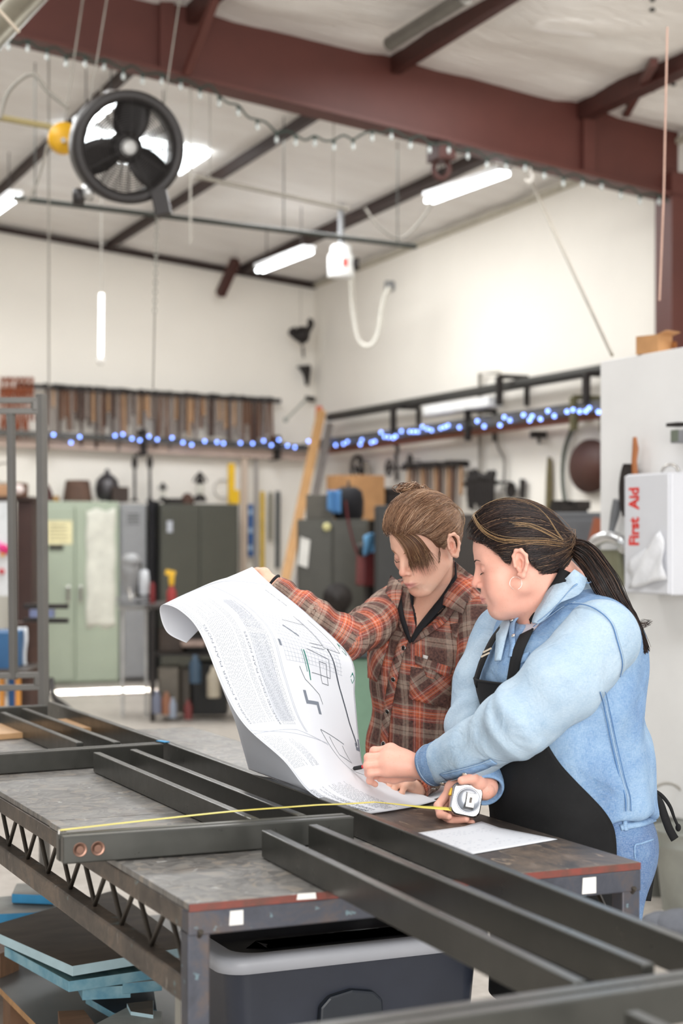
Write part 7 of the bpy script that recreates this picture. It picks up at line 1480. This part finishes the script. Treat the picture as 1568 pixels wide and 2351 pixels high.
for kk in range(12): y_ = 1064 + 122 * kk / 11; w_ = math.sin(PI * (kk + .6) / 12.4) ** .5; rws.append([WX(1456, y_, XP - .05) + V((.03 * math.cos(a), .0, 0)) + V((0, .02 + .085 * w_ * (.5 - .5 * math.cos(a * .5)) * 1.4, 0)) + V((0, .02 * math.sin(a), 0)) for a in np.linspace(0, 2 * PI, 12, endpoint=False)])
m.grid(rws, True, True); obj('bristles', m, mat('black bristles', '#35302d', .9, bump=.8, bscale=150), bs)
dpn = thing('dustpan', 'olive metal dustpan with bright lip hanging on the partition', 'dustpan', tuple(WX(1398, 1340, XP - .05))); m = MB(); q_ = [WX(x, y, XP - .03) for x, y in ((1364, 1262), (1430, 1262), (1437, 1345), (1360, 1340))]; m.add(q_ + [p_ - V((.03, 0, 0)) for p_ in q_], [(0, 1, 2, 3), (7, 6, 5, 4), (0, 4, 5, 1), (1, 5, 6, 2), (2, 6, 7, 3), (3, 7, 4, 0)]); obj('pan', m, mat('olive metal', '#8a8a72', .4, .4), dpn, .008)
m = MB(); m.tube(smoothpts([WX(1362, 1262, XP - .05), WX(1366, 1244, XP - .07), WX(1398, 1232, XP - .08), WX(1428, 1244, XP - .07), WX(1433, 1262, XP - .05)], 4), .028, 8); obj('lip', m, mat('bright tin', '#d2d4d6', .25, .8), dpn); m = MB(); m.tube([WX(1402, 1226, XP - .06), WX(1412, 1180, XP - .05), WX(1418, 1148, XP - .05)], [.012, .022, .022], 10); obj('handle', m, mat('grey handle grip', '#84868a', .4, .4), dpn)
cb_ = thing('control_box', 'small grey box with black top on the partition at the right edge', 'control box', tuple(WX(1556, 1020, XP - .05))); m = MB(); a, b = WX(1538, 1018, XP - .09), WX(1620, 980, XP - .09); m.aabb((XP - .09, b.y, a.z), (XP, a.y, b.z)); obj('case', m, mat('grey case', '#8d8e92', .4), cb_, .006); m = MB(); a, b = WX(1528, 980, XP - .10), WX(1556, 974, XP - .10); m.aabb((XP - .10, b.y, a.z), (XP - .03, a.y, b.z + .01)); obj('switch', m, M_iron, cb_, .004); m = MB(); a, b = WX(1540, 1014, XP - .093), WX(1556, 986, XP - .093); m.aabb((XP - .093, b.y, a.z), (XP - .089, a.y, b.z)); obj('label_plate', m, mat('green-grey plate', '#6c7466', .5), cb_)
cbx = thing('cardboard_box', 'open cardboard box lying on top of the partition', 'box', tuple(V((XP + .06, WX(1480, 800, XP).y, pt)))); c_ = V((XP + .06, WX(1476, 800, XP).y, pt)); M_card = mat('cardboard', '#b98a5c')
Rz = Matrix.Rotation(.35, 3, 'Z'); m = MB(); m.box(c_ + UP * .042, (.11, .12, .082), Rz); obj('carton', m, M_card, cbx); m = MB(); m.slab([c_ + Rz @ V(q_) for q_ in ((-.055, -.06, .085), (.055, -.06, .085), (.055, -.105, .098), (-.055, -.105, .098))], .002); obj('flap', m, M_card, cbx); m = MB(); m.slab([c_ + Rz @ V(q_) for q_ in ((.055, -.06, .03), (.055, -.06, .06), (.02, -.11, .05), (.02, -.11, .03))], .004); obj('flap', m, M_card, cbx)
# --- pails on the floor by the partition
def pail(px, d, r_, h, lb, mt, hand=True):
    q_ = W(px, 1240 + 1.5 * F / d, d); t_ = thing('pail', lb, 'pail', tuple(q_)); m = MB(); m.lathe([(r_ * .78, 0), (r_ * .78, .015), (r_ * .80, .03), (r_ * .955, h * .78), (r_ * .975, h * .80), (r_ * .96, h * .82), (r_, h - .012), (r_ * 1.03, h), (r_ * .98, h), (r_ * .76, .03), (.0005, .03)], q_, UP, 36); obj('bucket', m, mt, t_)
    if hand: m = MB(); m.torus(q_ + UP * h * .78 - CAMF * r_ * .98 * .2, r_ * 1.06, .005, (-CAMF * .85 - UP * .5).normalized(), 30, 6, .95, PI, 2 * PI); o = obj('bail_handle', m, mat('white coated wire', '#cfc9cf', .3), t_)
M_galv = mat('galvanised steel', '#9b9d96', .4, .45, var=.12, scale=7)
pail(1594, 6.9, .165, .33, 'galvanised pail with white wire handle by the partition', M_galv); pail(1500, 7.25, .15, .30, 'darker pail half hidden behind the front one', mat('dull galvanised steel', '#70716b', .5, .4))
pl3 = W(1545, 1890, 7.35); m = MB(); m.torus(W(1530, 1862, 7.4), .1, .006, -CAMF + CAMR * .2, 24, 6, 1.2, -.3, PI * .8); single('wire_loop', m, mat('grey wire', '#9a958c'), 'grey wire loop sticking up behind the apron ties', 'wire')
for x, y, s_, lb in ((1520, 2130, .07, 'grey stone-like lump on the floor nearest the bench leg'), (1562, 2132, .09, 'larger blue-grey lump on the floor at the right edge')): q_ = WZ(x, y, .03); m = MB(); m.ball(q_ + UP * .02, (s_ * 1.3, s_, s_ * .6), 10); single('rag_bundle', m, mat('blue-grey rag', '#6d7078', .8, var=.2, bump=.5, bscale=30), lb, 'rag')
# ================================================================ light and camera
def area(name, loc, target, sx, sy, power, col=(1, 1, 1)):
    l = bpy.data.lights.new(name, 'AREA'); l.shape = 'RECTANGLE'; l.size = sx; l.size_y = sy; l.energy = power; l.color = col
    o = bpy.data.objects.new(name, l); COL.objects.link(o); o.location = loc
    o.rotation_euler = (V(target) - V(loc)).to_track_quat('-Z', 'Y').to_euler(); return o
wd = bpy.data.worlds.new('daylight outside'); bpy.context.scene.world = wd; wd.use_nodes = True
bg = wd.node_tree.nodes['Background']; bg.inputs[0].default_value = (.93, .97, 1, 1); bg.inputs[1].default_value = 1.0
# fill lamps added under the roof to brighten the hall, as if through skylights
for i, (x, y) in enumerate([(1.5, 4.0), (5.6, 4.6), (1.0, 9.0), (5.6, 8.6), (2.5, 13.5), (5.6, 13.8)]):
    area('roof fill lamp', (x, y, ceil_z(x, y) - .16), (x, y, 0), 1.2, 3.0, 92 if y < 10 else 122, (.97, .99, 1))
area('daylight lamp', (-5.5, 4.5, 2.2), (2, 4.5, 1.0), 5.5, 3.6, 110, (.95, .98, 1))  # added fill from the left, where the wall has no door
area('daylight lamp', (0.2, -3.6, 2.1), (2.2, 4.5, 2.5), 6.0, 3.6, 500, (1, .98, .95))
# narrow lamp added overhead for the sunlit strip of floor by the lockers
s0, s1 = WZ(135, 1589, 0), WZ(335, 1584, 0); sm_ = (s0 + s1) / 2
sl = area('sun shaft', sm_ + UP * 3.2 + V((0, -.3, 0)), sm_, (s1 - s0).length, .22, 90, (1, .98, .95)); sl.data.spread = math.radians(6)
cam = bpy.data.cameras.new('camera'); co = bpy.data.objects.new('camera', cam); COL.objects.link(co)
co.location = (0, 0, CH); co.rotation_euler = (PI / 2, 0, -math.atan2(SA, CA))
cam.sensor_fit = 'VERTICAL'; cam.sensor_height = 36; cam.lens = F / 2351 * 36
cam.shift_y = (HY - 1175.5) / 2351; cam.clip_end = 100
cam.dof.use_dof = True; cam.dof.focus_distance = 4.15; cam.dof.aperture_fstop = 3.0
sc = bpy.context.scene; sc.camera = co
sc.view_settings.view_transform = 'Standard'; sc.view_settings.look = 'None'; sc.view_settings.gamma = 1; sc.view_settings.use_curve_mapping = False
sc.view_settings.exposure = 0.04
sc.cycles.max_bounces = 8; sc.cycles.diffuse_bounces = 4; sc.cycles.use_denoising = True
